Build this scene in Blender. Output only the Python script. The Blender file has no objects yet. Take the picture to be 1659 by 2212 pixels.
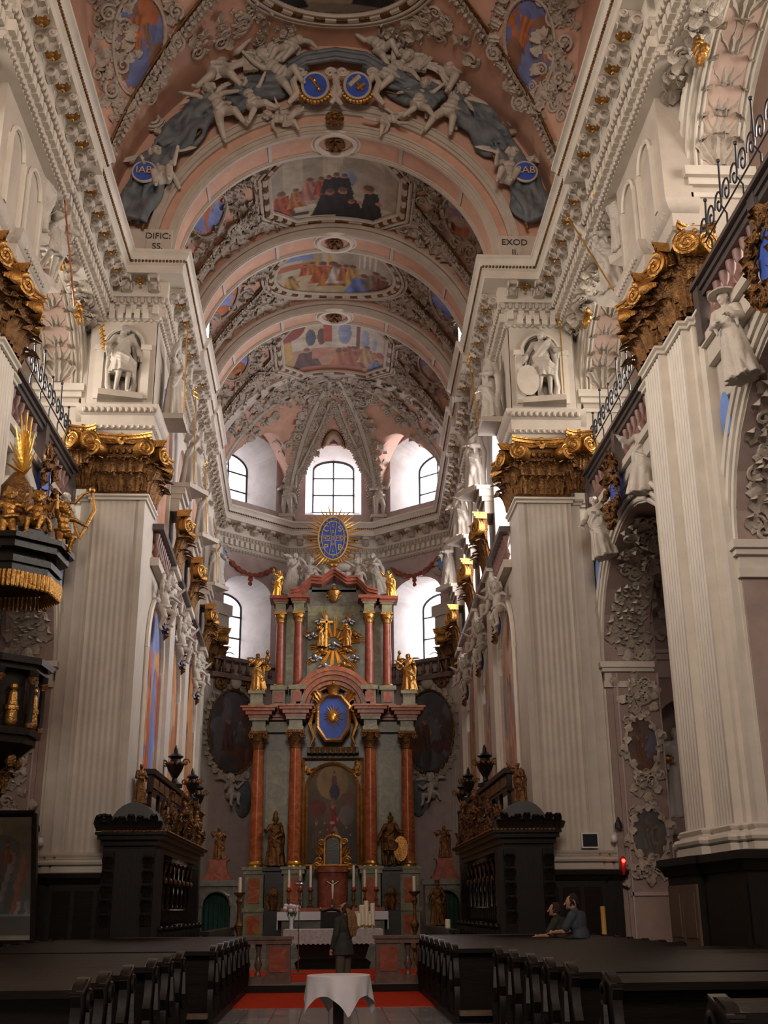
import bpy, math, random
from math import sin, cos, pi, sqrt, radians, atan2, hypot
from mathutils import Vector as V, Matrix as M
SC = bpy.context.scene
COL = SC.collection
RND = random.Random(7)
BASE = {}
ORD = ['first', 'second', 'third', 'fourth', 'fifth', 'sixth', 'seventh', 'eighth', 'ninth', 'tenth', 'eleventh', 'twelfth']
SIDE = {-1: 'left', 1: 'right'}

# ---------------------------------------------------------------- mesh builder
class B:
    def __init__(s):
        s.v = []; s.f = []; s.m = None; s.c = []
    def add(s, vs, fs):
        n = len(s.v)
        if s.m is not None:
            m = s.m
            s.v += [tuple(m @ V(p)) for p in vs]
        else:
            s.v += [tuple(p) for p in vs]
        s.f += [tuple(i + n for i in f) for f in fs]
        return s
    def inst(s, o, m):
        n = len(s.v)
        mm = m if s.m is None else s.m @ m
        s.v += [tuple(mm @ V(p)) for p in o.v]
        s.f += [tuple(i + n for i in f) for f in o.f]
        return s
    def box(s, x0, x1, y0, y1, z0, z1):
        return s.add([(x0, y0, z0), (x1, y0, z0), (x1, y1, z0), (x0, y1, z0), (x0, y0, z1), (x1, y0, z1), (x1, y1, z1), (x0, y1, z1)],
                     [(3, 2, 1, 0), (4, 5, 6, 7), (0, 1, 5, 4), (1, 2, 6, 5), (2, 3, 7, 6), (3, 0, 4, 7)])
    def prism(s, poly, z0, z1):
        n = len(poly)
        vs = [(x, y, z0) for x, y in poly] + [(x, y, z1) for x, y in poly]
        fs = [(i, (i + 1) % n, n + (i + 1) % n, n + i) for i in range(n)]
        return s.add(vs, fs + [tuple(range(n - 1, -1, -1)), tuple(range(n, 2 * n))])
    def slab(s, poly, T, d0, d1):
        """polygon (a,h) extruded from depth d0 to d1 through the frame T(a,h,d)"""
        n = len(poly)
        vs = [T(a, h, d0) for a, h in poly] + [T(a, h, d1) for a, h in poly]
        fs = [(i, (i + 1) % n, n + (i + 1) % n, n + i) for i in range(n)]
        return s.add(vs, fs + [tuple(range(n - 1, -1, -1)), tuple(range(n, 2 * n))])
    def lathe(s, prof, n=16, o=(0, 0, 0), ax=None):
        m = M.Translation(o)
        if ax is not None:
            m = m @ V((0, 0, 1)).rotation_difference(V(ax)).to_matrix().to_4x4()
        vs = []
        for r, z in prof:
            for i in range(n):
                t = 2 * pi * i / n
                vs.append(tuple(m @ V((r * cos(t), r * sin(t), z))))
        fs = []
        for j in range(len(prof) - 1):
            for i in range(n):
                k = (i + 1) % n
                fs.append((j * n + i, j * n + k, (j + 1) * n + k, (j + 1) * n + i))
        fs.append(tuple(range(n - 1, -1, -1))); q = (len(prof) - 1) * n
        fs.append(tuple(range(q, q + n)))
        return s.add(vs, fs)
    def tube(s, pts, r, n=6, closed=False):
        pts = [V(p) for p in pts]; N = len(pts)
        if N < 2: return s
        rs = r if isinstance(r, (list, tuple)) else [r] * N
        vs = []; up = V((0, 0, 1)); prev = None
        for i, p in enumerate(pts):
            a = pts[(i - 1) % N] if (closed or i > 0) else p
            b = pts[(i + 1) % N] if (closed or i < N - 1) else p
            t = (b - a)
            if t.length < 1e-9: t = V((0, 0, 1))
            t.normalize()
            if prev is None:
                u = t.cross(up)
                if u.length < 1e-3: u = t.cross(V((1, 0, 0)))
            else:
                u = prev - t * prev.dot(t)
                if u.length < 1e-4: u = t.orthogonal()
            u.normalize(); w = t.cross(u); prev = u
            for k in range(n):
                q = 2 * pi * k / n
                vs.append(tuple(p + (u * cos(q) + w * sin(q)) * rs[i]))
        fs = []
        for i in range(N if closed else N - 1):
            j = (i + 1) % N
            for k in range(n):
                l = (k + 1) % n
                fs.append((i * n + k, i * n + l, j * n + l, j * n + k))
        if not closed:
            fs.append(tuple(range(n - 1, -1, -1))); q = (N - 1) * n
            fs.append(tuple(range(q, q + n)))
        return s.add(vs, fs)
    def ell(s, c, r, n=10, m=7, rot=None):
        rx, ry, rz = r if isinstance(r, (list, tuple)) else (r, r, r)
        R = rot
        c = V(c); vs = [(0, 0, -rz)]
        for j in range(1, m):
            p = -pi / 2 + pi * j / m
            for i in range(n):
                t = 2 * pi * i / n
                vs.append((rx * cos(p) * cos(t), ry * cos(p) * sin(t), rz * sin(p)))
        vs.append((0, 0, rz))
        if R is not None: vs = [tuple(R @ V(p) + c) for p in vs]
        else: vs = [(p[0] + c.x, p[1] + c.y, p[2] + c.z) for p in vs]
        fs = [(0, 1 + (i + 1) % n, 1 + i) for i in range(n)]
        for j in range(m - 2):
            for i in range(n):
                k = (i + 1) % n
                fs.append((1 + j * n + i, 1 + j * n + k, 1 + (j + 1) * n + k, 1 + (j + 1) * n + i))
        L = len(vs) - 1; q = 1 + (m - 2) * n
        fs += [(q + i, q + (i + 1) % n, L) for i in range(n)]
        return s.add(vs, fs)
    def caps(s, p, q, r0, r1, n=10):
        p = V(p); q = V(q); d = q - p; L = d.length
        if L < 1e-6: return s.ell(p, max(r0, r1))
        prof = []
        for k in range(4): a = -pi / 2 + pi / 2 * k / 4; prof.append((max(r0 * cos(a), 1e-4), r0 * sin(a)))
        prof.append((r0, 0)); prof.append((r1, L))
        for k in range(1, 5): a = pi / 2 * k / 4; prof.append((max(r1 * cos(a), 1e-4), L + r1 * sin(a)))
        return s.lathe(prof, n, p, d)
    def grid(s, fn, nu, nv):
        vs = [fn(i / nu, j / nv) for j in range(nv + 1) for i in range(nu + 1)]
        w = nu + 1
        return s.add(vs, [(j * w + i, j * w + i + 1, (j + 1) * w + i + 1, (j + 1) * w + i) for j in range(nv) for i in range(nu)])
    def sweep(s, prof, path, side=1, caps=True):
        """profile (out,z) along a plan polyline, mitred; out is to the left of travel for side=1"""
        P = [V((p[0], p[1], 0)) for p in path]; N = len(P); offs = []
        for i in range(N):
            ns = []
            if i > 0: d = (P[i] - P[i - 1]).normalized(); ns.append(V((-d.y, d.x, 0)))
            if i < N - 1: d = (P[i + 1] - P[i]).normalized(); ns.append(V((-d.y, d.x, 0)))
            if len(ns) == 1: o = ns[0]
            else:
                o = (ns[0] + ns[1]); o = o / max(o.length_squared / 2, 1e-6) if o.length > 1e-6 else ns[0]
            offs.append(o * side)
        k = len(prof); vs = []
        for i in range(N):
            for (o, z) in prof:
                q = P[i] + offs[i] * o; vs.append((q.x, q.y, z))
        fs = []
        for i in range(N - 1):
            for j in range(k):
                l = (j + 1) % k
                fs.append((i * k + j, i * k + l, (i + 1) * k + l, (i + 1) * k + j))
        if caps: fs += [tuple(range(k)), tuple((N - 1) * k + j for j in range(k - 1, -1, -1))]
        return s.add(vs, fs)
    def loft(s, rings, closed=True, capped=True):
        n = len(rings[0]); vs = [p for r in rings for p in r]; fs = []
        for j in range(len(rings) - 1):
            for i in range(n if closed else n - 1):
                k = (i + 1) % n
                fs.append((j * n + i, j * n + k, (j + 1) * n + k, (j + 1) * n + i))
        if capped: fs += [tuple(range(n - 1, -1, -1)), tuple((len(rings) - 1) * n + i for i in range(n))]
        return s.add(vs, fs)

def mesh_from(b, name='m', smooth=True, off=None):
    me = bpy.data.meshes.new(name)
    if off is not None: vs = [(p[0] - off[0], p[1] - off[1], p[2] - off[2]) for p in b.v]
    else: vs = b.v
    me.from_pydata(vs, [], b.f); me.validate(verbose=False)
    if smooth and len(me.polygons):
        me.polygons.foreach_set('use_smooth', [True] * len(me.polygons))
        me.update()
        try: me.set_sharp_from_angle(angle=radians(38))
        except Exception: pass
    if b.c and len(b.c) == len(me.vertices):
        at = me.color_attributes.new('paint', 'FLOAT_COLOR', 'POINT')
        at.data.foreach_set('color', [x for q in b.c for x in (q[0], q[1], q[2], 1.0)])
    me.update(); return me

def tag(o, label=None, cat=None, group=None, kind=None):
    if label: o['label'] = label
    if cat: o['category'] = cat
    if group: o['group'] = group
    if kind: o['kind'] = kind
    return o
def thing(name, label, cat, loc=(0, 0, 0), group=None, rz=0.0):
    o = bpy.data.objects.new(name, None); COL.objects.link(o)
    o.location = loc; o.rotation_euler = (0, 0, rz); o.empty_display_size = 0.2
    BASE[o.name] = tuple(loc)
    return tag(o, label, cat, group)
def base_of(o):
    return BASE.get(o.name, None)
def obj(name, b, mat, parent=None, label=None, smooth=True, at=None, kind=None):
    off = base_of(parent) if parent is not None else at
    me = b if isinstance(b, bpy.types.Mesh) else mesh_from(b, name, smooth, off)
    o = bpy.data.objects.new(name, me); COL.objects.link(o)
    if mat is not None:
        if isinstance(b, bpy.types.Mesh):
            if not me.materials: me.materials.append(MAT(mat))
            o.material_slots[0].link = 'OBJECT'; o.material_slots[0].material = MAT(mat)
        else: me.materials.append(MAT(mat))
    if parent is not None:
        o.parent = parent; BASE[o.name] = off
    elif at is not None:
        o.location = at; BASE[o.name] = tuple(at)
    if label: o['label'] = label
    if kind: o['kind'] = kind
    return o
def solo(name, b, mat, label, cat, at=None, group=None, **k):
    return tag(obj(name, b, mat, at=at, **k), label, cat, group)
def struct(name, b, mat, **k):
    return obj(name, b, mat, kind='structure', **k)
def dup(root, loc=None, rz=None, label=None, group=None, scale=None, rot=None):
    def cp(o, par):
        c = o.copy(); COL.objects.link(c)
        if par is not None:
            c.parent = par
        for ch in o.children: cp(ch, c)
        return c
    r = cp(root, None)
    if loc is not None: r.location = loc
    if rot is not None: r.rotation_euler = rot
    elif rz is not None: r.rotation_euler = (0, 0, rz)
    if scale is not None: r.scale = scale if isinstance(scale, (tuple, list)) else (scale,) * 3
    if label: r['label'] = label
    if group: r['group'] = group
    return r
def frame(o, x, y, z=None):
    """4x4 from an origin and x / y axes"""
    x = V(x).normalized(); y = V(y); y = (y - x * y.dot(x)).normalized(); z = x.cross(y)
    m = M((x, y, z)).transposed().to_4x4(); m.translation = V(o); return m
def surf_frame(p, n, up=(0, 0, 1)):
    """local -Y looks along n (out of the wall), local Z follows up"""
    y = -V(n).normalized(); z = V(up); z = z - y * z.dot(y)
    if z.length < 1e-4: z = V((0, 1, 0)) - y * y.y
    z.normalize(); x = y.cross(z)
    m = M((x, y, z)).transposed().to_4x4(); m.translation = V(p); return m

# ---------------------------------------------------------------- materials
_M = {}; _S = {}
def spec(name, **k): _S[name] = k
def MAT(name):
    if name not in _M: _M[name] = make_mat(name, **_S[name])
    return _M[name]
def make_mat(name, col=(.5, .5, .5), col2=None, rough=.6, metal=0, bump=0, bs=12, vs=2.5, var=.12, emit=None, marble=False, paint=False, tile=None, sheen=0, spec_=.5, alpha=None, wood=False, dirt=None):
    m = bpy.data.materials.new(name); m.use_nodes = True; nt = m.node_tree; N = nt.nodes; L = nt.links
    p = N['Principled BSDF']; p.inputs['Roughness'].default_value = rough; p.inputs['Metallic'].default_value = metal
    p.inputs['Specular IOR Level'].default_value = spec_
    if emit:
        p.inputs['Base Color'].default_value = (*col, 1); p.inputs['Emission Color'].default_value = (*emit[:3], 1); p.inputs['Emission Strength'].default_value = emit[3]
        return m
    tc = N.new('ShaderNodeTexCoord'); geo = N.new('ShaderNodeNewGeometry')
    crd = geo.outputs['Position']
    if paint:
        a = N.new('ShaderNodeAttribute'); a.attribute_name = 'paint'
        nz = N.new('ShaderNodeTexNoise'); nz.inputs['Scale'].default_value = vs; nz.inputs['Detail'].default_value = 6
        L.new(crd, nz.inputs['Vector'])
        mx = N.new('ShaderNodeMix'); mx.data_type = 'RGBA'; mx.blend_type = 'MULTIPLY'; mx.inputs[0].default_value = .5
        rp = N.new('ShaderNodeValToRGB'); rp.color_ramp.elements[0].position = .3; rp.color_ramp.elements[0].color = (.45, .42, .4, 1); rp.color_ramp.elements[1].position = .7; rp.color_ramp.elements[1].color = (1.25, 1.2, 1.15, 1)
        L.new(nz.outputs['Fac'], rp.inputs['Fac']); L.new(a.outputs['Color'], mx.inputs[6]); L.new(rp.outputs['Color'], mx.inputs[7]); L.new(mx.outputs[2], p.inputs['Base Color'])
        return m
    c1 = col2 or tuple(min(1, c * (1 + var)) for c in col); c0 = col if col2 else tuple(c * (1 - var) for c in col)
    nz = N.new('ShaderNodeTexNoise'); nz.inputs['Scale'].default_value = vs; nz.inputs['Detail'].default_value = 6; nz.inputs['Roughness'].default_value = .6
    if marble: nz.inputs['Distortion'].default_value = 2.2; nz.inputs['Detail'].default_value = 9
    src = crd
    if wood:
        mp = N.new('ShaderNodeMapping'); mp.inputs['Scale'].default_value = (1.2, 14, 14) if wood == 'x' else (14, 14, 1.2); L.new(crd, mp.inputs['Vector']); src = mp.outputs['Vector']
    L.new(src, nz.inputs['Vector'])
    rp = N.new('ShaderNodeValToRGB'); e = rp.color_ramp.elements
    e[0].position = .32; e[0].color = (*c0, 1); e[1].position = .68; e[1].color = (*c1, 1)
    if marble and marble is not True:
        q = e.new(.5); q.color = (*marble, 1)
    L.new(nz.outputs['Fac'], rp.inputs['Fac']); out = rp.outputs['Color']
    if tile:
        br = N.new('ShaderNodeTexBrick'); br.offset = 0; br.inputs['Scale'].default_value = tile; br.inputs['Mortar Size'].default_value = .012
        br.inputs['Color1'].default_value = (1, 1, 1, 1); br.inputs['Color2'].default_value = (.72, .72, .74, 1); br.inputs['Mortar'].default_value = (.3, .3, .3, 1); br.inputs['Brick Width'].default_value = .5; br.inputs['Row Height'].default_value = .5
        L.new(crd, br.inputs['Vector'])
        mx = N.new('ShaderNodeMix'); mx.data_type = 'RGBA'; mx.blend_type = 'MULTIPLY'; mx.inputs[0].default_value = 1
        L.new(out, mx.inputs[6]); L.new(br.outputs['Color'], mx.inputs[7]); out = mx.outputs[2]
    if dirt:
        n3 = N.new('ShaderNodeTexNoise'); n3.inputs['Scale'].default_value = .9; n3.inputs['Detail'].default_value = 8; L.new(crd, n3.inputs['Vector'])
        r3 = N.new('ShaderNodeValToRGB'); r3.color_ramp.elements[0].position = .45; r3.color_ramp.elements[1].position = .62; r3.color_ramp.elements[0].color = (0, 0, 0, 1); r3.color_ramp.elements[1].color = (.55, .55, .55, 1)
        L.new(n3.outputs['Fac'], r3.inputs['Fac'])
        mx = N.new('ShaderNodeMix'); mx.data_type = 'RGBA'; L.new(r3.outputs['Color'], mx.inputs[0]); L.new(out, mx.inputs[6]); mx.inputs[7].default_value = (*dirt, 1); out = mx.outputs[2]
    L.new(out, p.inputs['Base Color'])
    if bump:
        n2 = N.new('ShaderNodeTexNoise'); n2.inputs['Scale'].default_value = bs; n2.inputs['Detail'].default_value = 4; L.new(src, n2.inputs['Vector'])
        bp = N.new('ShaderNodeBump'); bp.inputs['Strength'].default_value = min(1, bump); bp.inputs['Distance'].default_value = .06 if bump <= 1 else .06 * bump
        L.new(n2.outputs['Fac'], bp.inputs['Height']); L.new(bp.outputs['Normal'], p.inputs['Normal'])
    return m
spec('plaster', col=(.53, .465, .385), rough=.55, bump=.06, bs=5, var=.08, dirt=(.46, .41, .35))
spec('plaster_grey', col=(.44, .41, .38), rough=.4, bump=.05, bs=5, var=.1)
spec('plaster_pale', col=(.62, .56, .475), rough=.5, bump=.05, bs=5, var=.07)
spec('gilt_letter', col=(.62, .42, .14), rough=.5)
spec('pink', col=(.6, .35, .25), rough=.7, bump=.05, bs=4, var=.1, dirt=(.5, .3, .22))
spec('pink_pale', col=(.62, .44, .36), rough=.7, bump=.05, bs=4, var=.08)
spec('mauve', col=(.45, .35, .33), rough=.7, bump=.06, bs=4, var=.1)
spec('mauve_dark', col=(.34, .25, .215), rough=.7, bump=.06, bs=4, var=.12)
spec('stucco', col=(.43, .365, .295), rough=.55, bump=.5, bs=14, var=.14)
spec('stucco_plain', col=(.47, .405, .335), rough=.55, bump=.12, bs=8, var=.1)
spec('stone_figure', col=(.46, .41, .345), rough=.5, bump=.25, bs=18, var=.12)
spec('stone_white', col=(.7, .68, .64), rough=.45, bump=.15, bs=16, var=.08)
spec('gold', col=(.42, .215, .055), rough=.34, metal=.85, bump=.35, bs=22, var=.3, vs=5)
spec('gold_plain', col=(.72, .4, .08), rough=.3, metal=.9, bump=.1, bs=18, var=.2)
spec('gold_dark', col=(.175, .083, .027), rough=.42, metal=.75, bump=.6, bs=26, var=.45, vs=7)
spec('dark_wood', col=(.009, .0065, .005), col2=(.015, .0105, .008), spec_=.28, rough=.25, bump=.08, bs=6, vs=1.2, wood='x')
spec('pew_end', col=(.006, .0045, .004), col2=(.011, .008, .006), rough=.4, spec_=.18, bump=.1, bs=6)
spec('polish', col=(.012, .009, .007), col2=(.02, .015, .011), rough=.16, spec_=.6)
spec('dark_wood_matt', col=(.007, .005, .004), col2=(.014, .01, .0075), spec_=.22, rough=.45, bump=.1, bs=6, vs=1.5, wood='z')
spec('brown_wood', col=(.09, .055, .033), col2=(.13, .085, .055), rough=.5, vs=1.4, wood='z', bump=.1)
spec('red_marble', col=(.24, .05, .016), col2=(.46, .155, .055), marble=(.34, .085, .026), rough=.25, spec_=.25, vs=2.2)
spec('red_marble_dark', col=(.2, .05, .03), col2=(.36, .12, .07), marble=(.27, .075, .045), spec_=.25, rough=.28, vs=2.6)
spec('green_marble', col=(.14, .135, .075), col2=(.3, .28, .16), marble=(.2, .19, .11), spec_=.3, rough=.3, vs=1.8)
spec('grey_marble', col=(.1, .1, .08), col2=(.21, .2, .165), marble=(.15, .145, .115), spec_=.3, rough=.3, vs=1.8)
spec('rail_marble', col=(.1, .055, .045), col2=(.2, .11, .085), marble=(.14, .08, .06), rough=.3, vs=3)
spec('floor_marble', col=(.3, .3, .31), col2=(.46, .46, .47), marble=(.37, .37, .38), rough=.16, vs=1.4, tile=1.1)
spec('carpet', col=(.5, .04, .012), rough=.95, bump=.3, bs=90, vs=5, spec_=.1)
spec('blue', col=(.035, .09, .42), rough=.5, var=.2)
spec('blue_pale', col=(.14, .25, .58), rough=.5, var=.25)
spec('pew_wood', col=(.007, .005, .004), col2=(.014, .010, .0075), spec_=.18, rough=.3, bump=.08, bs=6, vs=1.2, wood='x')
spec('hood_grey', col=(.05, .05, .05), rough=.45, var=.2)
spec('fresco', paint=True, vs=2.5)
spec('blue_drape', col=(.07, .085, .1), col2=(.16, .175, .18), rough=.6, bump=.2, bs=8, vs=2)
spec('cloth', col=(.72, .7, .74), rough=.85, bump=.08, bs=30, var=.04, spec_=.2)
spec('lace', col=(.66, .64, .66), rough=.9, bump=.9, bs=55, var=.2, vs=20, spec_=.2)
spec('wax', col=(.78, .7, .52), rough=.5, var=.05)
spec('wax_yellow', col=(.6, .33, .08), rough=.5, var=.2)
spec('red_plastic', col=(.55, .02, .015), rough=.35)
spec('iron', col=(.02, .02, .025), rough=.5, metal=.4)
spec('balus_red', col=(.2, .1, .08), rough=.5, var=.2)
spec('rail_dark', col=(.075, .06, .055), rough=.35, var=.2)
spec('paint', paint=True, vs=5)
spec('green_curtain', col=(.015, .06, .045), rough=.8, var=.3)
spec('pane', emit=(1, .97, 1, 7.0))
spec('pane_apse', emit=(1, .92, 1, 6.5))
spec('pane_left', emit=(1, .92, 1, 2.6))
spec('pane_right', emit=(1, .93, 1, 8.0))
spec('lamp_white', emit=(.95, .95, 1, 14.0))
spec('lamp_red', emit=(1, .02, .01, 9.0))
spec('screen', col=(.015, .017, .02), rough=.25, var=.1)
spec('white_plastic', col=(.75, .75, .76), rough=.4, var=.03)
spec('skin', col=(.5, .26, .18), rough=.5, var=.06)
spec('hair_brown', col=(.045, .022, .013), rough=.55, bump=.8, bs=40, var=.3)
spec('hair_fair', col=(.3, .16, .065), rough=.5, bump=.8, bs=40, var=.3)
spec('hair_dark', col=(.025, .018, .014), rough=.55, bump=.8, bs=40, var=.3)
spec('jacket', col=(.03, .032, .024), rough=.85, bump=.2, bs=14, var=.2)
spec('trousers', col=(.075, .068, .045), rough=.85, bump=.2, bs=12, var=.15)
spec('tshirt', col=(.055, .065, .085), rough=.85, bump=.2, bs=10, var=.2)
spec('shoe', col=(.012, .01, .01), rough=.5)
spec('black_letter', col=(.03, .028, .026), rough=.6)
spec('leaf_green', col=(.05, .1, .025), rough=.6)
spec('petal', col=(.8, .72, .74), rough=.6)
spec('silver', col=(.6, .6, .62), rough=.25, metal=.9)
spec('silver_dark', col=(.4, .4, .42), rough=.35, metal=.85, bump=.3)
spec('glass', col=(.75, .78, .8), rough=.12, spec_=.7)
spec('canvas_dark', paint=True, vs=3)

# ---------------------------------------------------------------- camera (calibrated from the verticals and the nave axis)
FPX = 2430.0; CX = 829.5; CY = 1106.0
_T = radians(19.46); _PS = radians(2.72); _RO = radians(-.5); CAM = V((.02, 0, 1.6))
_R0 = V((cos(_PS), -sin(_PS), 0)); FWD = V((sin(_PS) * cos(_T), cos(_PS) * cos(_T), sin(_T))); _U0 = V((-sin(_PS) * sin(_T), -cos(_PS) * sin(_T), cos(_T)))
RGT = _R0 * cos(_RO) + _U0 * sin(_RO); UPV = _U0 * cos(_RO) - _R0 * sin(_RO)
cam = bpy.data.cameras.new('camera'); camo = bpy.data.objects.new('camera', cam); COL.objects.link(camo)
_m = M((RGT, UPV, -FWD)).transposed().to_4x4(); _m.translation = CAM; camo.matrix_world = _m
cam.sensor_fit = 'VERTICAL'; cam.sensor_height = 36; cam.lens = 36 * FPX / 2212; cam.clip_end = 300; cam.clip_start = .05
SC.camera = camo
def ray(u, v): return FWD + RGT * ((u - CX) / FPX) + UPV * ((CY - v) / FPX)
def P(u, v, X=None, Y=None, Z=None):
    d = ray(u, v)
    k = (X - CAM.x) / d.x if X is not None else (Y - CAM.y) / d.y if Y is not None else (Z - CAM.z) / d.z
    return CAM + d * k
# ================================================================ shell
ZC = 18.2                                             # top of the great cornice
def cx(y): return 4.75 + max(0, y - 27) * .55 / 19.4  # choir half width
APSE = [(5.3, 46.4), (2.1, 49.2), (-2.1, 49.2), (-5.3, 46.4)]

def arch_wall(b, T, a0, a1, h0, h1, ac, hw, sill, spring, rise, d, splay=1.0, n=14, rv=None):
    O = [(ac - hw, sill)] + [(ac - hw * cos(pi * i / n), spring + rise * sin(pi * i / n)) for i in range(n + 1)] + [(ac + hw, sill)]
    q = lambda *ps: b.add([T(*p) for p in ps], [tuple(range(len(ps)))])
    if ac - hw > a0 + 1e-4: q((a0, h0, 0), (ac - hw, h0, 0), (ac - hw, h1, 0), (a0, h1, 0))
    if ac + hw < a1 - 1e-4: q((ac + hw, h0, 0), (a1, h0, 0), (a1, h1, 0), (ac + hw, h1, 0))
    if sill > h0 + 1e-4: q((ac - hw, h0, 0), (ac + hw, h0, 0), (ac + hw, sill, 0), (ac - hw, sill, 0))
    for i in range(1, n + 1):
        p, r = O[i], O[i + 1]
        if h1 > max(p[1], r[1]): q((p[0], p[1], 0), (r[0], r[1], 0), (r[0], h1, 0), (p[0], h1, 0))
    hc = (sill + spring + rise) / 2
    I = [(ac + (a - ac) * splay, hc + (h - hc) * splay) for a, h in O]
    for i in range(len(O)):
        j = (i + 1) % len(O)
        if sill <= h0 + 1e-4 and i == len(O) - 1: continue
        (rv or b).add([T(*O[i], 0), T(*O[j], 0), T(*I[j], d), T(*I[i], d)], [(0, 1, 2, 3)])
    return O, I
def wall_T(p0, p1, flip=1):
    """frame on a vertical wall from plan point p0 to p1; depth goes away from the interior (right of travel when flip=1)"""
    p0 = V((*p0, 0)); p1 = V((*p1, 0)); t = (p1 - p0).normalized(); n = V((t.y, -t.x, 0)) * flip
    def T(a, h, d=0):
        q = p0 + t * a + n * d
        return (q.x, q.y, h)
    T.len = (p1 - p0).length; T.t = t; T.n = n
    return T
def face(b, T, a0, a1, h0, h1, d=0):
    b.add([T(a0, h0, d), T(a1, h0, d), T(a1, h1, d), T(a0, h1, d)], [(0, 1, 2, 3)])

# floor -----------------------------------------------------------
b = B(); b.box(-11.5, 11.5, -9, 51, -.3, 0); struct('floor', b, 'floor_marble')
b = B(); b.box(-5.5, 5.5, 25.0, 50, -.01, .15); b.box(-3.9, 3.9, 38.2, 46, .14, .32); b.box(-3.5, 3.5, 38.8, 46, .3, .48); struct('trim_1', b, 'grey_marble')

# nave arcade walls, both sides ------------------------------------
BY = (-5.2, 4.5, 14.2, 23.9); LH = 3.35; UH = 3.55
ARC = {}
for s in (-1, 1):
    b = B(); bi = B()
    T = lambda a, h, d=0, s=s: (s * (6.75 + d), a, h)
    for yc in BY:
        y0, y1 = yc - 4.85, yc + 4.85
        if yc == BY[-1]: y1 = 28.2
        arch_wall(b, T, y0, y1, 0, 10.9, yc, LH, 0, 7.2, 2.9, 1.15, rv=bi)
        arch_wall(b, T, y0, y1, 10.9, ZC, yc, UH, 11.15, 14.75, 2.2, 1.15)
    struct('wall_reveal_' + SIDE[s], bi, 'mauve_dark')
    # pier mass between arches is closed by the reveals; aisle and gallery shells behind
    struct('wall_' + SIDE[s], b, 'plaster')
    a = B()
    for yc in BY[:3]:                                  # backs of piers towards aisle / gallery
        a.box(min(s * 7.3, s * 7.9), max(s * 7.3, s * 7.9), yc + UH + .05, yc + 9.7 - UH - .05, 0, ZC)
    a.add([(s * 11, -8, 0), (s * 11, 29, 0), (s * 11, 29, 10.6), (s * 11, -8, 10.6)], [(0, 1, 2, 3)])
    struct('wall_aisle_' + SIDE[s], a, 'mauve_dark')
    g = B()
    Tg = lambda q, h, d=0, s=s: (s * (11 + d), q, h)
    for yc in BY:
        arch_wall(g, Tg, yc - 4.85, min(yc + 4.85, 29), 10.9, ZC, yc, 1.5, 12.0, 14.8, 1.3, .5, .85)
    g.box(min(s * 6.9, s * 11), max(s * 6.9, s * 11), -8, 28.6, 10.6, 10.9)   # gallery floor
    g.box(min(s * 7.9, s * 11.4), max(s * 7.9, s * 11.4), 28.0, 28.4, 10.9, ZC)
    struct('wall_gallery_' + SIDE[s], g, 'plaster_pale')
    v = B()                                           # pink gallery vault
    for yc in BY:
        v.grid(lambda p, q: (s * (7.9 + 3.1 * p), yc - 4.85 + 9.7 * q if yc < 20 else 19.05 + 9.1 * q, 14.9 + 2.5 * sqrt(max(0, 1 - ((q - .5) / .5) ** 2 * .98))), 2, 16)
    struct('ceiling_gallery_' + SIDE[s], v, 'pink_pale')
    e = B()                                           # east end wall of the aisle, facing the nave
    e.box(min(s * 6.9, s * 8.05), max(s * 6.9, s * 8.05), 27.2, 28.6, 0, 10.6)
    Te = lambda q, h, d=0, s=s: (s * q, 27.8 + d, h)
    arch_wall(e, Te, 8.0, 11, 0, 10.6, 8.75, .62, 3.3, 5.9, .6, .8)
    face(e, lambda q, h, d=0, s=s: (s * q, 28.6, h), 8, 9.6, 3, 7)
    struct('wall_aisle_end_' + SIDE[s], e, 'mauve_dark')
# pier L1 / R1: the chancel piers
for s in (-1, 1):
    b = B()
    x0, x1 = sorted((s * 4.78, s * 6.9))
    b.prism([(s * 4.78, 27.1), (s * 6.0, 27.1), (s * 6.0, 27.25), (s * 6.3, 27.25), (s * 6.3, 27.4), (s * 6.68, 27.4), (s * 6.68, 28.6), (s * 4.8, 28.6)], 0, 13.95)
    b.box(*sorted((s * 4.72, s * 6.68)), 27.42, 28.6, 13.95, ZC)
    b.box(x0, x1, 27.33, 28.6, ZC, 24)
    struct('wall_pier_' + SIDE[s], b, 'plaster')

# choir side walls: arched fresco field, tribune opening above --------------
CB = [(28.6, 32.1), (33.3, 36.9), (38.1, 42.9)]
for s in (-1, 1):
    b = B()
    p0 = (s * cx(27.5), 27.5); p1 = (s * 5.3, 46.4)
    T = wall_T(p0, p1, 1 if s < 0 else -1)
    if s < 0: T = wall_T(p0, p1, -1)
    else: T = wall_T(p0, p1, 1)
    L = T.len; f = L / 18.9
    A = lambda y, f=f: (y - 27.5) * f
    prev = 0
    for (y0, y1) in CB:
        face(b, T, prev, A(y0) - .0, 0, ZC)
        w = (A(y1) - A(y0)); c = (A(y1) + A(y0)) / 2
        arch_wall(b, T, A(y0), A(y1), 0, 10.2, c, w * .485, 3.2, 8.0, w * .485 * .95, .06)
        arch_wall(b, T, A(y0), A(y1), 10.2, ZC, c, w * .44, 10.45, 14.6, w * .44 * .9, 1.1 if s > 0 else .14)
        prev = A(y1)
    face(b, T, prev, L, 0, ZC)
    struct('wall_choir_' + SIDE[s], b, 'plaster')
    ARC['choir', s] = (T, A)
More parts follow.
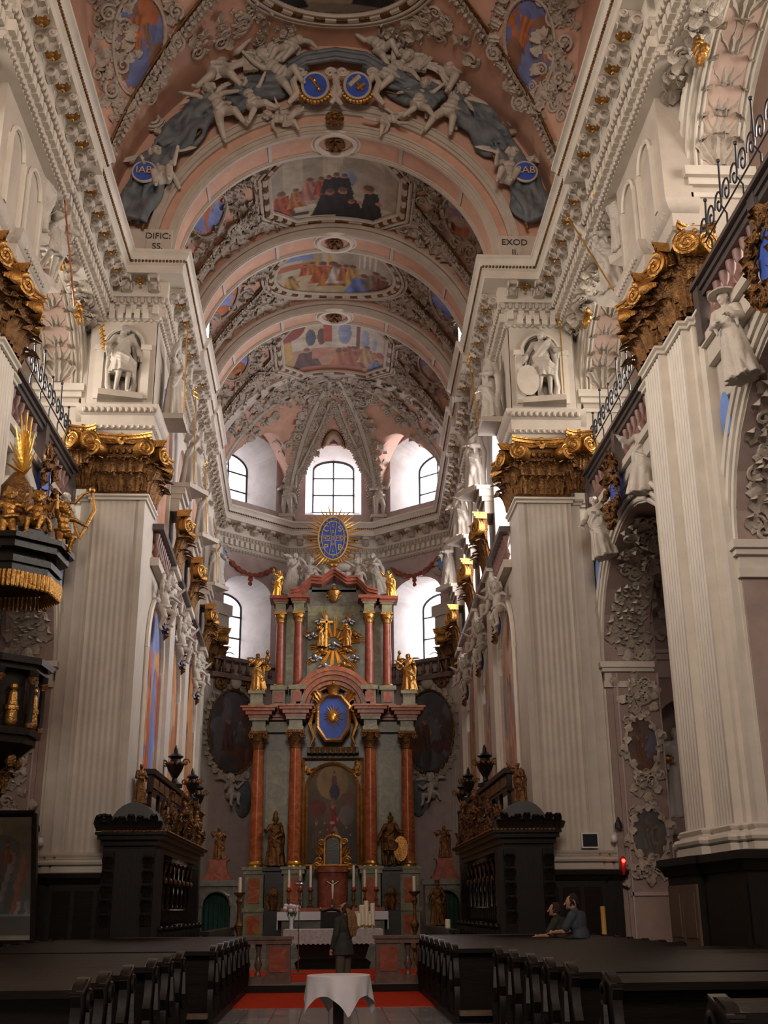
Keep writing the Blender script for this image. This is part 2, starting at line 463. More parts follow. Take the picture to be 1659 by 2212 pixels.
# apse --------------------------------------------------------------------
WIN = []
b = B(); rvb = B()
for k, (p0, p1) in enumerate(((APSE[3], APSE[2]), (APSE[2], APSE[1]), (APSE[1], APSE[0]))):
    T = wall_T(p0, p1, -1); L = T.len; c = L / 2
    if k == 1:
        face(b, T, 0, L, 0, 18.0)
        O, I = arch_wall(b, T, 0, L, 18.0, 23.2, c, 1.3, 18.85, 21.7, .62, 1.0, .74, rv=rvb); WIN.append((T, I, 1.0))
    else:
        O, I = arch_wall(b, T, 0, L, 0, 16.6, c, 1.3, 11.75, 14.7, .75, 1.9, .8, rv=rvb); WIN.append((T, I, 1.9))
        O, I = arch_wall(b, T, 0, L, 16.6, 23.2, c, 1.42, 18.85, 21.4, .85, 1.9, .78, rv=rvb); WIN.append((T, I, 1.9))
struct('wall_apse', b, 'mauve'); struct('wall_window_reveals', rvb, 'plaster_grey')
# west wall with its big window (behind the photographer)
b = B(); T = wall_T((-6.75, -8), (6.75, -8), 1)
O, I = arch_wall(b, T, 0, 13.5, 0, 26, 6.75, 3.4, 8.0, 17, 3.4, .6, .92); struct('wall_back', b, 'plaster')

# windows: pale glass, glowing with daylight, in iron frames ------------------
def window(name, T, I, d, pm, bars=(1, 2)):
    pane = B(); n = len(I); pane.add([T(a, h, d + .02) for a, h in I], [tuple(range(n))])
    w = struct(name, pane, pm, smooth=False)
    fr = B(); fr.tube([T(a, h, d - .02) for a, h in I], .06, 4, True)
    a0, a1 = min(p[0] for p in I), max(p[0] for p in I); h0, h1 = min(p[1] for p in I), max(p[1] for p in I)
    for k in range(1, bars[0] + 1):
        a = a0 + (a1 - a0) * k / (bars[0] + 1); fr.tube([T(a, h0, d - .05), T(a, h1, d - .05)], .045, 4)
    for k in range(1, bars[1] + 1):
        h = h0 + (h1 - h0) * k / (bars[1] + 1); fr.tube([T(a0, h, d - .03), T(a1, h, d - .05)], .045, 4)
    obj('window_frame', fr, 'iron', w); return w
wn = 0
for k, (T, I, d) in enumerate(WIN):
    wn += 1
    window('window_%d' % wn, T, I, d, ('pane_left', 'pane_left', 'pane_apse', 'pane_right', 'pane_right')[k], (1, 2))

# vaults --------------------------------------------------------------------
NA, NBH = 6.3, 7.3; CA, CBH = 5.0, 5.0
NLUN = [(-3.4, 4.0), (5.6, 4.0), (12.5, 4.0), (21.75, 3.75)]
CLUN = [(29.75, 2.15), (34.9, 2.0), (40.3, 2.45)]
LE = .52
def vault(x, y, a, bh, luns, xin, h0):
    ax = min(abs(x), a); zb = bh * sqrt(max(0, 1 - (ax / a) ** 2)); z = zb
    if ax > xin:
        cin = bh * sqrt(1 - (xin / a) ** 2)
        for yc, W in luns:
            k = (ax - xin) / (a - xin); w = W * k ** LE; dy = abs(y - yc)
            if dy < w:
                cr = cin + (h0 - cin) * k
                z = max(z, zb + max(0, cr - zb) * (1 - (dy / w) ** 2))
    return ZC + z
def nvault(x, y): return vault(x, y, NA, NBH, NLUN, 2.2, 5.3)
def cvault(x, y): return vault(x, y, CA + max(0, y - 27) * .02, CBH, CLUN, 2.3, 3.7)
def ca(y): return CA + max(0, y - 27) * .02
def normal(fn, x, y):
    e = .02; dx = (fn(x + e, y) - fn(x - e, y)) / (2 * e); dy = (fn(x, y + e) - fn(x, y - e)) / (2 * e)
    return V((dx, dy, -1)).normalized()               # into the room
def vault_mesh(b, fn, af, y0, y1, nu, nv):
    b.grid(lambda p, q: (lambda y: (lambda x: (x, y, fn(x, y)))(af(y) * sin((p - .5) * pi)))(y0 + (y1 - y0) * q), nu, nv)
    for s in (-1, 1):                                  # lunette walls over the cornice
        b.grid(lambda p, q: (s * af(y0 + (y1 - y0) * p), y0 + (y1 - y0) * p, ZC - .1 + (fn(s * af(y0 + (y1 - y0) * p), y0 + (y1 - y0) * p) - ZC + .1) * q), nv, 2)
b = B(); vault_mesh(b, nvault, lambda y: NA, -8, 26.62, 72, 150); struct('ceiling', b, 'pink')
b = B(); vault_mesh(b, cvault, ca, 27.5, 43.2, 64, 110); struct('ceiling_choir', b, 'pink')
def hitv(u, v, fn, y0, y1, step=.05):
    """where the line of sight meets a vault"""
    d = ray(u, v); k0 = y0 / d.y; y = y0
    while y < y1:
        p = CAM + d * (y / d.y)
        if abs(p.x) < 7.2 and p.z >= fn(p.x, y): return p
        y += step
    return CAM + d * (y1 / d.y)

# chancel arch wall (tympanum) and transverse arches ------------------------
def ell_pt(a, bh, t): return (-a * cos(t), ZC + bh * sin(t))
b = B(); n = 48
A0, B0 = 4.45, 4.3
b.grid(lambda p, q: (lambda i, o: (i[0] + (o[0] - i[0]) * q, 26.6, i[1] + (o[1] - i[1]) * q))(ell_pt(A0, B0, pi * p), ell_pt(6.45, 7.5, pi * p)), n, 3)
b.grid(lambda p, q: (lambda i: (i[0], 26.6 + 1.05 * q, i[1]))(ell_pt(A0, B0, pi * p)), n, 2)
b.grid(lambda p, q: (lambda i, o: (i[0] + (o[0] - i[0]) * q, 27.65, i[1] + (o[1] - i[1]) * q))(ell_pt(A0, B0, pi * p), ell_pt(5.3, 5.3, pi * p)), n, 2)
struct('wall_chancel', b, 'pink')
def arch_strip(b, a0, b0, a1, b1, y0, y1, n=48, t0=0, t1=pi):
    """solid arch ring between two ellipses"""
    rings = []
    for i in range(n + 1):
        t = t0 + (t1 - t0) * i / n
        i0 = ell_pt(a0, b0, t); o0 = ell_pt(a1, b1, t)
        rings.append([(i0[0], y0, i0[1]), (i0[0], y1, i0[1]), (o0[0], y1, o0[1]), (o0[0], y0, o0[1])])
    b.loft(rings)
ARCHES = [(26.6, 27.65, A0, B0), (31.95, 33.0, 4.5, 4.45), (36.95, 37.95, 4.6, 4.45)]
for k, (y0, y1, a, bh) in enumerate(ARCHES):
    b = B()
    if k: arch_strip(b, a, bh, a + .75, bh + .8, y0, y1)
    else: arch_strip(b, a - .01, bh - .01, a + .02, bh + .02, y0, y1)
    struct('trim_%d' % (k + 2), b, 'pink')
    e = B()
    for (q0, q1) in ((y0 - .03, y0 + .16), (y1 - .16, y1 + .03)):
        arch_strip(e, a - .06, bh - .06, a + .02, bh + .02, q0, q1)
        arch_strip(e, a - .09, bh - .09, a + .02, bh + .02, q0 + .04, q1 - .06)
    for tt in (.2, .36, .64, .8):                      # panel ends across the soffit
        t = tt * pi; arch_strip(e, a - .05, bh - .05, a + .02, bh + .02, y0 + .1, y1 - .1, 2, t - .012, t + .012)
    if k == 0:                                         # moulded archivolt on the nave face
        for (d0, d1, yy) in ((0, .12, .06), (.12, .2, .1), (.52, .62, .1), (.62, .78, .16), (.78, .84, .2)):
            arch_strip(e, a + d0 * .8, bh + d0, a + d1 * .8, bh + d1, 26.6 - yy, 26.62)
    else:
        arch_strip(e, a - .02, bh - .02, a + .16, bh + .16, y0 - .05, y0 + .02)
        arch_strip(e, a + .2, bh + .2, a + .3, bh + .3, y0 - .08, y0 + .02)
    struct('trim_%d' % (k + 5), e, 'stucco_plain')
# apse webs --------------------------------------------------------------------
AC = V((0, 43.4, ZC + 4.95))
APOLY = [(5.25, 43.1)] + APSE + [(-5.25, 43.1)]
def web(k, sq, t):
    A_ = V((*APOLY[k], 0)); B_ = V((*APOLY[k + 1], 0))
    q = A_.lerp(B_, sq).lerp(V((0, 43.4, 0)), t)
    hd = 4.95 * sqrt(max(0, 1 - (1 - t) ** 2)); ha = 4.3 * sqrt(max(0, 1 - (2 * sq - 1) ** 2)) * (1 - t) ** .6
    if k in (0, 4): ha *= .8
    return (q.x, q.y, ZC + max(hd, ha) if t > 0 else ZC + ha)
b = B()
for k in range(5): b.grid(lambda p, q: web(k, p, q), 20, 20)
struct('ceiling_apse', b, 'pink')
b = B(); arch_strip(b, 5.16, 4.9, 5.9, 5.6, 42.95, 43.7); struct('trim_98', b, 'stucco_plain')
# ================================================================ ornament stock
def leaf(b, m, w, h, curl=.3, lobes=3, nu=6, nv=9):
    def fn(p, t):
        u = p * 2 - 1
        hw = w * .5 * (.5 + .62 * sin(pi * min(1, t * .93 + .1)) ** .8) * (1 + .2 * cos(lobes * 2 * pi * t)) * (1 if t < .98 else .3)
        k = max(0, t - .62) / .38
        y = -(.12 * h * t + curl * h * (t ** 3) + .16 * w * (1 - u * u) - .05 * w * cos(u * 9))
        z = h * (t - .38 * k * k)
        return tuple(m @ V((u * hw, y, z)))
    return b.grid(fn, nu, nv)
def spiral(c, r, turns=2.0, n=30, m=None, dirn=1, y=0, a0=0):
    pts = []
    for i in range(n + 1):
        t = i / n; rr = r * (1 - .86 * t); a = a0 + dirn * turns * 2 * pi * t
        p = V((c[0] + rr * cos(a), y, c[1] + rr * sin(a))); pts.append(m @ p if m is not None else p)
    return pts
def rosette(b, m, r=1.0, pet=6, d=.35):
    for k in range(pet):
        a = 2 * pi * k / pet
        mm = m @ M.Rotation(a, 4, 'Y')
        leaf(b, mm @ M.Translation((0, -.02 * r, r * .12)) @ M.Rotation(-.25, 4, 'X'), r * .75, r * .85, .25, 2, 4, 5)
    b.m = m; b.ell((0, -d * r * .8, 0), (r * .24, r * .24, r * .24), 8, 5); b.m = None
    return b

def cap_parts(W, H, out=.34):
    """pilaster capital facing -Y, centred on x, from z=0 to H: returns (bell, leaves, [volutes], abacus)"""
    bell = B(); h = W / 2
    rings = []
    for z, o in ((0, .03), (.03, .07), (.06, .03), (.5, .05), (.68, .12), (.74, .17), (.8, .14), (.9, .12)):
        rings.append([(-h - o * .6, 0, z * H), (-h - o * .6, -o * 1.0, z * H), (h + o * .6, -o * 1.0, z * H), (h + o * .6, 0, z * H)])
    bell.loft(rings)
    k = max(3, int(W / .16))
    for i in range(k): bell.ell((-h + W * (i + .5) / k, -.17, .715 * H), (.06, .06, .07), 6, 5)
    L = B(); n = max(2, round(W / .42))
    for i in range(n):
        leaf(L, M.Translation((-h + W * (i + .5) / n, -.03, .03 * H)), W / n * 1.02, .42 * H, .42, 3)
    for i in range(n + 1):
        leaf(L, M.Translation((-h + W * i / n, -.02, .22 * H)), W / n * .95, .5 * H, .4, 3)
    for s in (-1, 1): leaf(L, M.Translation((s * h * .98, .0, .05 * H)) @ M.Rotation(s * .8, 4, 'Z'), .3, .6 * H, .4, 3)
    vols = []; R = .15 * H
    for s in (-1, 1):
        v = B(); mm = M.Translation((s * (h - R * .25), -out * .82, .74 * H)) @ M.Rotation(s * .5, 4, 'Z')
        for yy, rr in ((-.1, .045), (0, .05), (.12, .06), (.22, .045)): v.tube(spiral((0, 0), R * (1 if yy < .1 else .93), 1.9 if yy < 0 else 1, 30 if yy < 0 else 16, mm, -s, yy, pi / 2), rr, 6)
        v.m = mm; v.lathe([(R * .9, -.1), (R * .95, .22)], 14, (0, .0, 0), (0, 1, 0)); v.m = None
        v.tube([mm @ V((0, 0, R)), V((s * h * .5, -.2, .86 * H)), V((s * h * .15, -.16, .88 * H))], .05, 6)
        vols.append(v)
    ab = B(); N = 10
    def plan(o):
        p = []
        for i in range(N + 1):
            x = -1 + 2 * i / N; p.append((x * (h + out * .45), -(out * (.45 + .6 * x * x)) - o))
        return [(-h - out * .3, 0)] + p + [(h + out * .3, 0)]
    for z0, z1, o in ((.88, .92, 0), (.92, .97, .05), (.97, 1.0, .09)): ab.prism(plan(o), z0 * H, z1 * H)
    rosette(ab, M.Translation((0, -out * .55, .93 * H)), .13 * H, 5)
    return bell, L, vols, ab
_CAP = {}
def capital(root, m, W, H=1.55, out=.34, mats=('gold_dark', 'gold_dark', 'gold', 'gold')):
    key = (round(W, 2), H, out)
    if key not in _CAP: _CAP[key] = cap_parts(W, H, out)
    bell, L, vols, ab = _CAP[key]
    def put(nm, src, mt, par):
        q = B(); q.inst(src, m); return obj(nm, q, mt, par)
    c = put('capital', bell, mats[0], root); put('acanthus_leaves', L, mats[1], c)
    for v in vols: put('volute', v, mats[2], c)
    put('abacus', ab, mats[3], c); return c
def fluted(x0, x1, y, n, d=.009, sgn=1):
    """plan points of a fluted front from x0 to x1 at y (grooves go towards +y*sgn)"""
    pts = []; w = (x1 - x0) / n
    for i in range(n):
        a = x0 + w * i
        for k in range(5):
            t = k / 4; pts.append((a + w * (.14 + .72 * t), y + sgn * d * sin(pi * t)))
    return pts
BASEPROF = [(.0, 0), (.16, 0), (.16, .13), (.12, .14), (.19, .17), (.21, .22), (.19, .27), (.12, .29), (.08, .33), (.12, .36), (.13, .39), (.1, .42), (.0, .43)]
def baseprof(z, k=1): return [(o * k, z + h * k) for o, h in BASEPROF]
NECK = [(0, 0), (.05, 0), (.05, .06), (.1, .09), (.1, .14), (0, .16)]
S_ = lambda s, pts: [(s * x, y) for x, y in pts]

# chancel pier pilasters ------------------------------------------------------
for s in (-1, 1):
    side = SIDE[s]
    r = thing('pilaster', 'tall fluted white pilaster with gold capital on the %s chancel pier' % side, 'pilaster', (s * 5.45, 27, 2.44))
    b = B()
    plan = [(4.75, 28.2), (4.75, 27.0), (4.9, 27.0), (4.9, 27.03), (4.98, 27.03), (4.98, 27.0)] + fluted(5.0, 5.98, 27.012, 7) + [(6.0, 27.0), (6.0, 27.03), (6.06, 27.03), (6.06, 27.0), (6.12, 27.0), (6.12, 27.2), (6.12, 28.2)]
    b.prism(S_(s, plan), 2.8, 11.6); obj('shaft', b, 'plaster', r)
    b = B(); b.sweep(baseprof(2.44), S_(s, [(4.75, 28.5), (4.75, 27.0), (6.12, 27.0), (6.12, 27.15), (6.38, 27.15), (6.38, 27.3), (6.7, 27.3)]), -s); obj('base', b, 'plaster', r)
    b = B(); b.sweep([(o, z + 11.42) for o, z in NECK], S_(s, [(4.75, 28.5), (4.75, 27.0), (6.12, 27.0), (6.12, 27.15), (6.38, 27.15), (6.38, 27.3), (6.7, 27.3)]), -s); obj('necking', b, 'plaster_pale', r)
    capital(r, M.Translation((s * 5.42, 27.0, 11.58)), 1.3)
    b = B(); b.prism(S_(s, [(6.12, 27.5), (6.12, 27.16), (6.38, 27.16), (6.38, 27.31), (6.68, 27.31), (6.68, 27.5)]), 2.8, 11.6); obj('side_strip', b, 'plaster_pale', r)
    capital(r, M.Translation((s * 6.42, 26.92, 11.68)), .5, 1.65, .3)
    capital(r, M.Translation((s * 4.75, 27.85, 11.58)) @ M.Rotation(s * -pi / 2, 4, 'Z'), 1.2)
    # dark panelling round its foot
    w = thing('wainscot', 'dark panelled box around the foot of the %s chancel pier' % side, 'wainscot', (s * 5.6, 26.9, .15))
    b = B(); b.prism(S_(s, [(4.66, 28.4), (4.66, 26.86), (6.3, 26.86), (6.3, 26.98), (6.72, 26.98), (6.72, 28.4)]), .0, 2.28); obj('body', b, 'dark_wood_matt', w)
    b = B(); b.sweep([(0, 2.2), (.05, 2.2), (.08, 2.28), (.14, 2.32), (.14, 2.42), (0, 2.44)], S_(s, [(4.66, 28.4), (4.66, 26.86), (6.3, 26.86), (6.3, 26.98), (6.72, 26.98), (6.72, 28.4)]), -s); obj('moulding', b, 'dark_wood', w)
    for i in range(3):
        b = B(); x = 4.8 + i * .5; b.box(*sorted((s * x, s * (x + .4))), 26.83, 26.87, .3, 2.05); obj('panel', b, 'dark_wood', w)
# nave pier pilasters -----------------------------------------------------------
for s in (-1, 1):
    side = SIDE[s]
    for yo, where in ((0, 'on the %s nave wall nearest the chancel'), (-9, 'on the %s nave wall next to the camera')):
        r = thing('pilaster', ('stepped white pilaster with gold capital ' + where) % side, 'pilaster', (s * 6.3, 19 + yo, 2.4))
        path = [(6.75, 20.7), (6.38, 20.7), (6.38, 20.0), (6.2, 20.0), (6.2, 19.0), (6.35, 19.0), (6.35, 18.03), (6.49, 18.03), (6.49, 17.87), (6.57, 17.87), (6.57, 17.6), (6.75, 17.6)]
        fl = [(6.2 + .025 * sin(pi * ((k % 5) / 4)), 19.95 - .9 * (k // 5 + .14 + .72 * (k % 5) / 4) / 6) for k in range(30)]
        fl2 = [(6.35 + .025 * sin(pi * ((k % 5) / 4)), 18.95 - .85 * (k // 5 + .14 + .72 * (k % 5) / 4) / 6) for k in range(30)]
        pl = path[:4] + fl + path[4:6] + fl2 + path[6:]
        sh = lambda q: S_(s, [(x, y + yo) for x, y in q])
        b = B(); b.prism(sh(pl), 2.8, 11.7); obj('shaft', b, 'plaster_pale', r)
        b = B(); b.sweep(baseprof(2.4, 1), sh(path), s * 1 if False else -s); obj('base', b, 'plaster_pale', r)
        b = B(); b.sweep([(o, z + 11.55) for o, z in NECK], sh(path), -s); obj('necking', b, 'plaster_pale', r)
        rot = M.Rotation(-s * pi / 2, 4, 'Z')
        capital(r, M.Translation((s * 6.2, 19.5 + yo, 11.7)) @ rot, 1.0, 1.55)
        capital(r, M.Translation((s * 6.35, 18.48 + yo, 11.7)) @ rot, .95, 1.6)
        capital(r, M.Translation((s * 6.62, 17.75 + yo, 11.75)), .45, 1.7, .3)
        capital(r, M.Translation((s * 6.42, 20.5 + yo, 11.7)) @ rot, .5, 1.55)
        # plinth of dark timber with a two-leaf door
        w = thing('plinth_cupboard', 'dark wooden cupboard plinth under the ' + ('%s pilaster ' % side) + ('nearest the chancel' if yo == 0 else 'next to the camera'), 'cupboard', (s * 6.2, 18.9 + yo, 0))
        pp = [(6.75, 20.9), (6.1, 20.9), (6.0, 20.75), (6.0, 19.0), (6.1, 19.0), (6.1, 17.0), (6.75, 17.0)]
        b = B(); b.prism(sh(pp), 0, 2.15); obj('body', b, 'dark_wood_matt', w)
        b = B(); b.sweep([(0, 2.1), (.06, 2.1), (.1, 2.2), (.18, 2.26), (.18, 2.38), (0, 2.4)], sh(pp), -s); obj('moulding', b, 'dark_wood_matt', w)
        for k, y in enumerate((19.9, 19.08)):
            b = B(); b.box(*sorted((s * 5.96, s * 6.02)), y + yo, y + .78 + yo, .25, 1.95); d = obj('door', b, 'brown_wood', w)
            b = B(); b.box(*sorted((s * 5.945, s * 5.97)), y + .12 + yo, y + .66 + yo, .4, 1.0); b.box(*sorted((s * 5.945, s * 5.97)), y + .12 + yo, y + .66 + yo, 1.12, 1.82); obj('panel', b, 'brown_wood', d)
        b = B(); b.box(*sorted((s * 6.04, s * 6.12)), 17.1 + yo, 18.8 + yo, .25, 1.95); obj('side_panel', b, 'dark_wood_matt', w)
# choir pilasters -----------------------------------------------------------------
CPIL = [(32.7, 1.15, 'first'), (37.5, 1.15, 'second'), (43.75, 1.3, 'third')]
for s in (-1, 1):
    T, A = ARC['choir', s]
    for y, w, nth in CPIL:
        a = A(y); o = V(T(a, 0, 0)); inn = -T.n
        m = surf_frame(o, inn)
        r = thing('pilaster', 'slim white pilaster with gold capital, %s along the %s choir wall' % (nth, SIDE[s]), 'pilaster', tuple(o))
        b = B(); b.slab([(a - w / 2, .1), (a + w / 2, .1), (a + w / 2, 11.2), (a - w / 2, 11.2)], T, -.22, .05); obj('shaft', b, 'plaster_pale', r)
        b = B(); b.slab([(a - w / 2 - .08, 11.1), (a + w / 2 + .08, 11.1), (a + w / 2 + .08, 11.25), (a - w / 2 - .08, 11.25)], T, -.32, .05); obj('necking', b, 'plaster_pale', r)
        capital(r, M.Translation(o + inn * .22 + V((0, 0, 11.22))) @ surf_frame((0, 0, 0), inn), w * .92, 1.75, .34)
        b = B()
        for z0, z1, d in ((12.95, 13.35, .22), (13.35, 13.5, .3), (13.5, 13.72, .38), (13.72, 13.85, .46)):
            b.slab([(a - w / 2 - d * .4 + .1, z0), (a + w / 2 + d * .4 - .1, z0), (a + w / 2 + d * .4 - .1, z1), (a - w / 2 - d * .4 + .1, z1)], T, -d - .05, .05)
        obj('entablature_block', b, 'stucco_plain', r)
# apse corner pilasters
for s in (-1, 1):
    p = V((s * 5.0, 46.55, 0)); n = V((-s * .9, -.6, 0)).normalized(); m = surf_frame(p, n)
    r = thing('pilaster', 'fluted pilaster at the corner of the apse, %s of the retable' % SIDE[s], 'pilaster', tuple(p))
    b = B(); b.m = m; b.prism([(-.55, .5), (-.55, 0)] + fluted(-.5, .5, .02, 6) + [(.55, 0), (.55, .5)], .1, 11.0); b.m = None; obj('shaft', b, 'plaster', r)
    capital(r, M.Translation((0, 0, 11.0)) @ m, 1.0, 1.9, .34)
    b = B(); b.m = m; b.box(-.65, .65, -.3, .5, 12.9, 13.4); b.box(-.75, .75, -.4, .5, 13.4, 13.9); b.m = None; obj('entablature_block', b, 'stucco_plain', r)

# the great cornice ------------------------------------------------------------------
CPROF = [(-.6, 16.45), (.06, 16.45), (.09, 16.6), (.12, 16.62), (.12, 16.9), (.2, 16.93), (.22, 17.1), (.28, 17.13), (.3, 17.56), (.7, 17.6), (.7, 17.82), (.77, 17.86), (.8, 17.95), (.88, 18.1), (.92, 18.12), (.92, 18.2), (-.6, 18.24)]
CHL = [(-4.82, 31.9), (-4.7, 31.9), (-4.72, 33.5), (-4.88, 33.5), (-4.98, 36.7), (-4.86, 36.7), (-4.9, 38.3), (-5.03, 38.3), (-5.3, 46.4)]
LEFTRUN = [(-6.2, -8), (-6.2, 16.6), (-6.05, 16.6), (-6.05, 21.4), (-6.2, 21.4), (-6.2, 27.0), (-4.75, 27.0)] + CHL
RUNS = {'left': LEFTRUN, 'right': [(-x, y) for x, y in reversed(LEFTRUN)], 'apse': [(-5.3, 46.4), (-2.1, 49.2), (2.1, 49.2), (5.3, 46.4)]}
def run_off(path, d):
    """polyline offset to the interior (right of travel), mitred"""
    out = []; Pn = [V((p[0], p[1], 0)) for p in path]
    for i in range(len(Pn)):
        ns = []
        if i > 0: t = (Pn[i] - Pn[i - 1]).normalized(); ns.append(V((t.y, -t.x, 0)))
        if i < len(Pn) - 1: t = (Pn[i + 1] - Pn[i]).normalized(); ns.append(V((t.y, -t.x, 0)))
        o = ns[0] if len(ns) == 1 else (ns[0] + ns[1]) / max((ns[0] + ns[1]).length_squared / 2, 1e-6)
        out.append(Pn[i] + o * d)
    return out
ENDS = {'nave_left': ((0, 1), None), }
MODI = B()                                            # one console, facing -Y, hanging under z=0
prof = [(0, 0), (-.4, 0), (-.42, -.05), (-.38, -.13), (-.3, -.12), (-.22, -.14), (-.16, -.24), (-.1, -.33), (0, -.36)]
MODI.loft([[(x, y, z) for y, z in prof] for x in (-.11, .11)])
for x in (-.12, .12):
    MODI.tube([V((x, -.33 + .07 * cos(a), -.09 + .07 * sin(a))) for a in [k * pi / 4 for k in range(8)]], .03, 5, True)
    MODI.tube([V((x, -.08 + .1 * cos(a), -.22 + .1 * sin(a))) for a in [k * pi / 4 for k in range(8)]], .035, 5, True)
MODI.tube([V((-.14, -.37, -.08)), V((.14, -.37, -.08))], .05, 8); MODI.tube([V((-.13, -.1, -.28)), V((.13, -.1, -.28))], .06, 8)
leaf(MODI, M.Translation((0, -.22, -.36)) @ M.Rotation(.9, 4, 'X'), .2, .3, .3, 3, 4, 6)
RO = B(); rosette(RO, M.Rotation(pi / 2, 4, 'X') @ M.Identity(4), .2, 6, .8)
modi_me = mesh_from(MODI, 'modillion'); ro_me = mesh_from(RO, 'rosette')
ro_me.materials.append(MAT('gold')); modi_me.materials.append(MAT('stucco_plain'))
def vis(p): return p.y > 8
tn = 8
for nm, path in RUNS.items():
    offs = 0
    ext = list(path)
    b = B(); b.sweep(CPROF, path, -1)
    tr = struct('trim_%d' % tn, b, 'plaster_pale'); tn += 1
    den = B(); egg = B(); rope = B(); bead = B()
    inner = run_off(path, .12); eg = run_off(path, .25); mo = run_off(path, .3); rp = run_off(path, .79); rs = run_off(path, .52); bd = run_off(path, .1)
    pts = []
    for i in range(len(path) - 1):
        p, q = inner[i], inner[i + 1]; t = q - p; L = t.length
        if L < .3: continue
        t.normalize(); n_ = V((t.y, -t.x, 0))
        k = int(L / .27)
        for j in range(k):
            c = p + t * (L * (j + .5) / k)
            if not vis(c): continue
            den.m = surf_frame((c.x, c.y, 16.76), n_); den.box(-.075, .075, -.13, .02, -.12, .13)
        p, q = eg[i], eg[i + 1]; L = (q - p).length; k = int(L / .17)
        for j in range(k):
            c = p + (q - p) * ((j + .5) / k)
            if vis(c): egg.ell((c.x, c.y, 17.03), (.07, .07, .1), 6, 5)
        p, q = bd[i], bd[i + 1]; L = (q - p).length; k = int(L / .16)
        for j in range(k):
            c = p + (q - p) * ((j + .5) / k)
            if vis(c): bead.ell((c.x, c.y, 16.5), (.06, .06, .06), 6, 4)
        p, q = rp[i], rp[i + 1]; L = (q - p).length; k = max(2, int(L / .09))
        for j in range(k):
            c = p + (q - p) * ((j + .5) / k)
            if vis(c): rope.ell((c.x, c.y, 17.9), (.035, .06, .04), 5, 4, M.Rotation(.7, 3, 'X') if abs(t.y) > .5 else M.Rotation(.7, 3, 'Y'))
        p, q = mo[i], mo[i + 1]; L = (q - p).length; d_ = (q - p).normalized()
        k = max(1, round(L / .9))
        for j in range(k):
            c = p + (q - p) * ((j + .5) / k)
            if not vis(c): continue
            o = bpy.data.objects.new('modillion', modi_me); COL.objects.link(o); o.parent = tr
            o.matrix_basis = surf_frame((c.x, c.y, 17.58), n_)
            c2 = p + (q - p) * ((j + 1) / k) + n_ * .2
            if j < k - 1:
                o = bpy.data.objects.new('rosette', ro_me); COL.objects.link(o); o.parent = tr; o.matrix_basis = M.Translation((c2.x, c2.y, 17.5)) 
    den.m = None
    obj('dentil_course', den, 'plaster_pale', tr, smooth=False, kind='stuff'); obj('egg_moulding', egg, 'stucco_plain', tr, kind='stuff'); obj('bead_moulding', bead, 'stucco_plain', tr, kind='stuff'); obj('rope_moulding', rope, 'gold_dark', tr, kind='stuff')
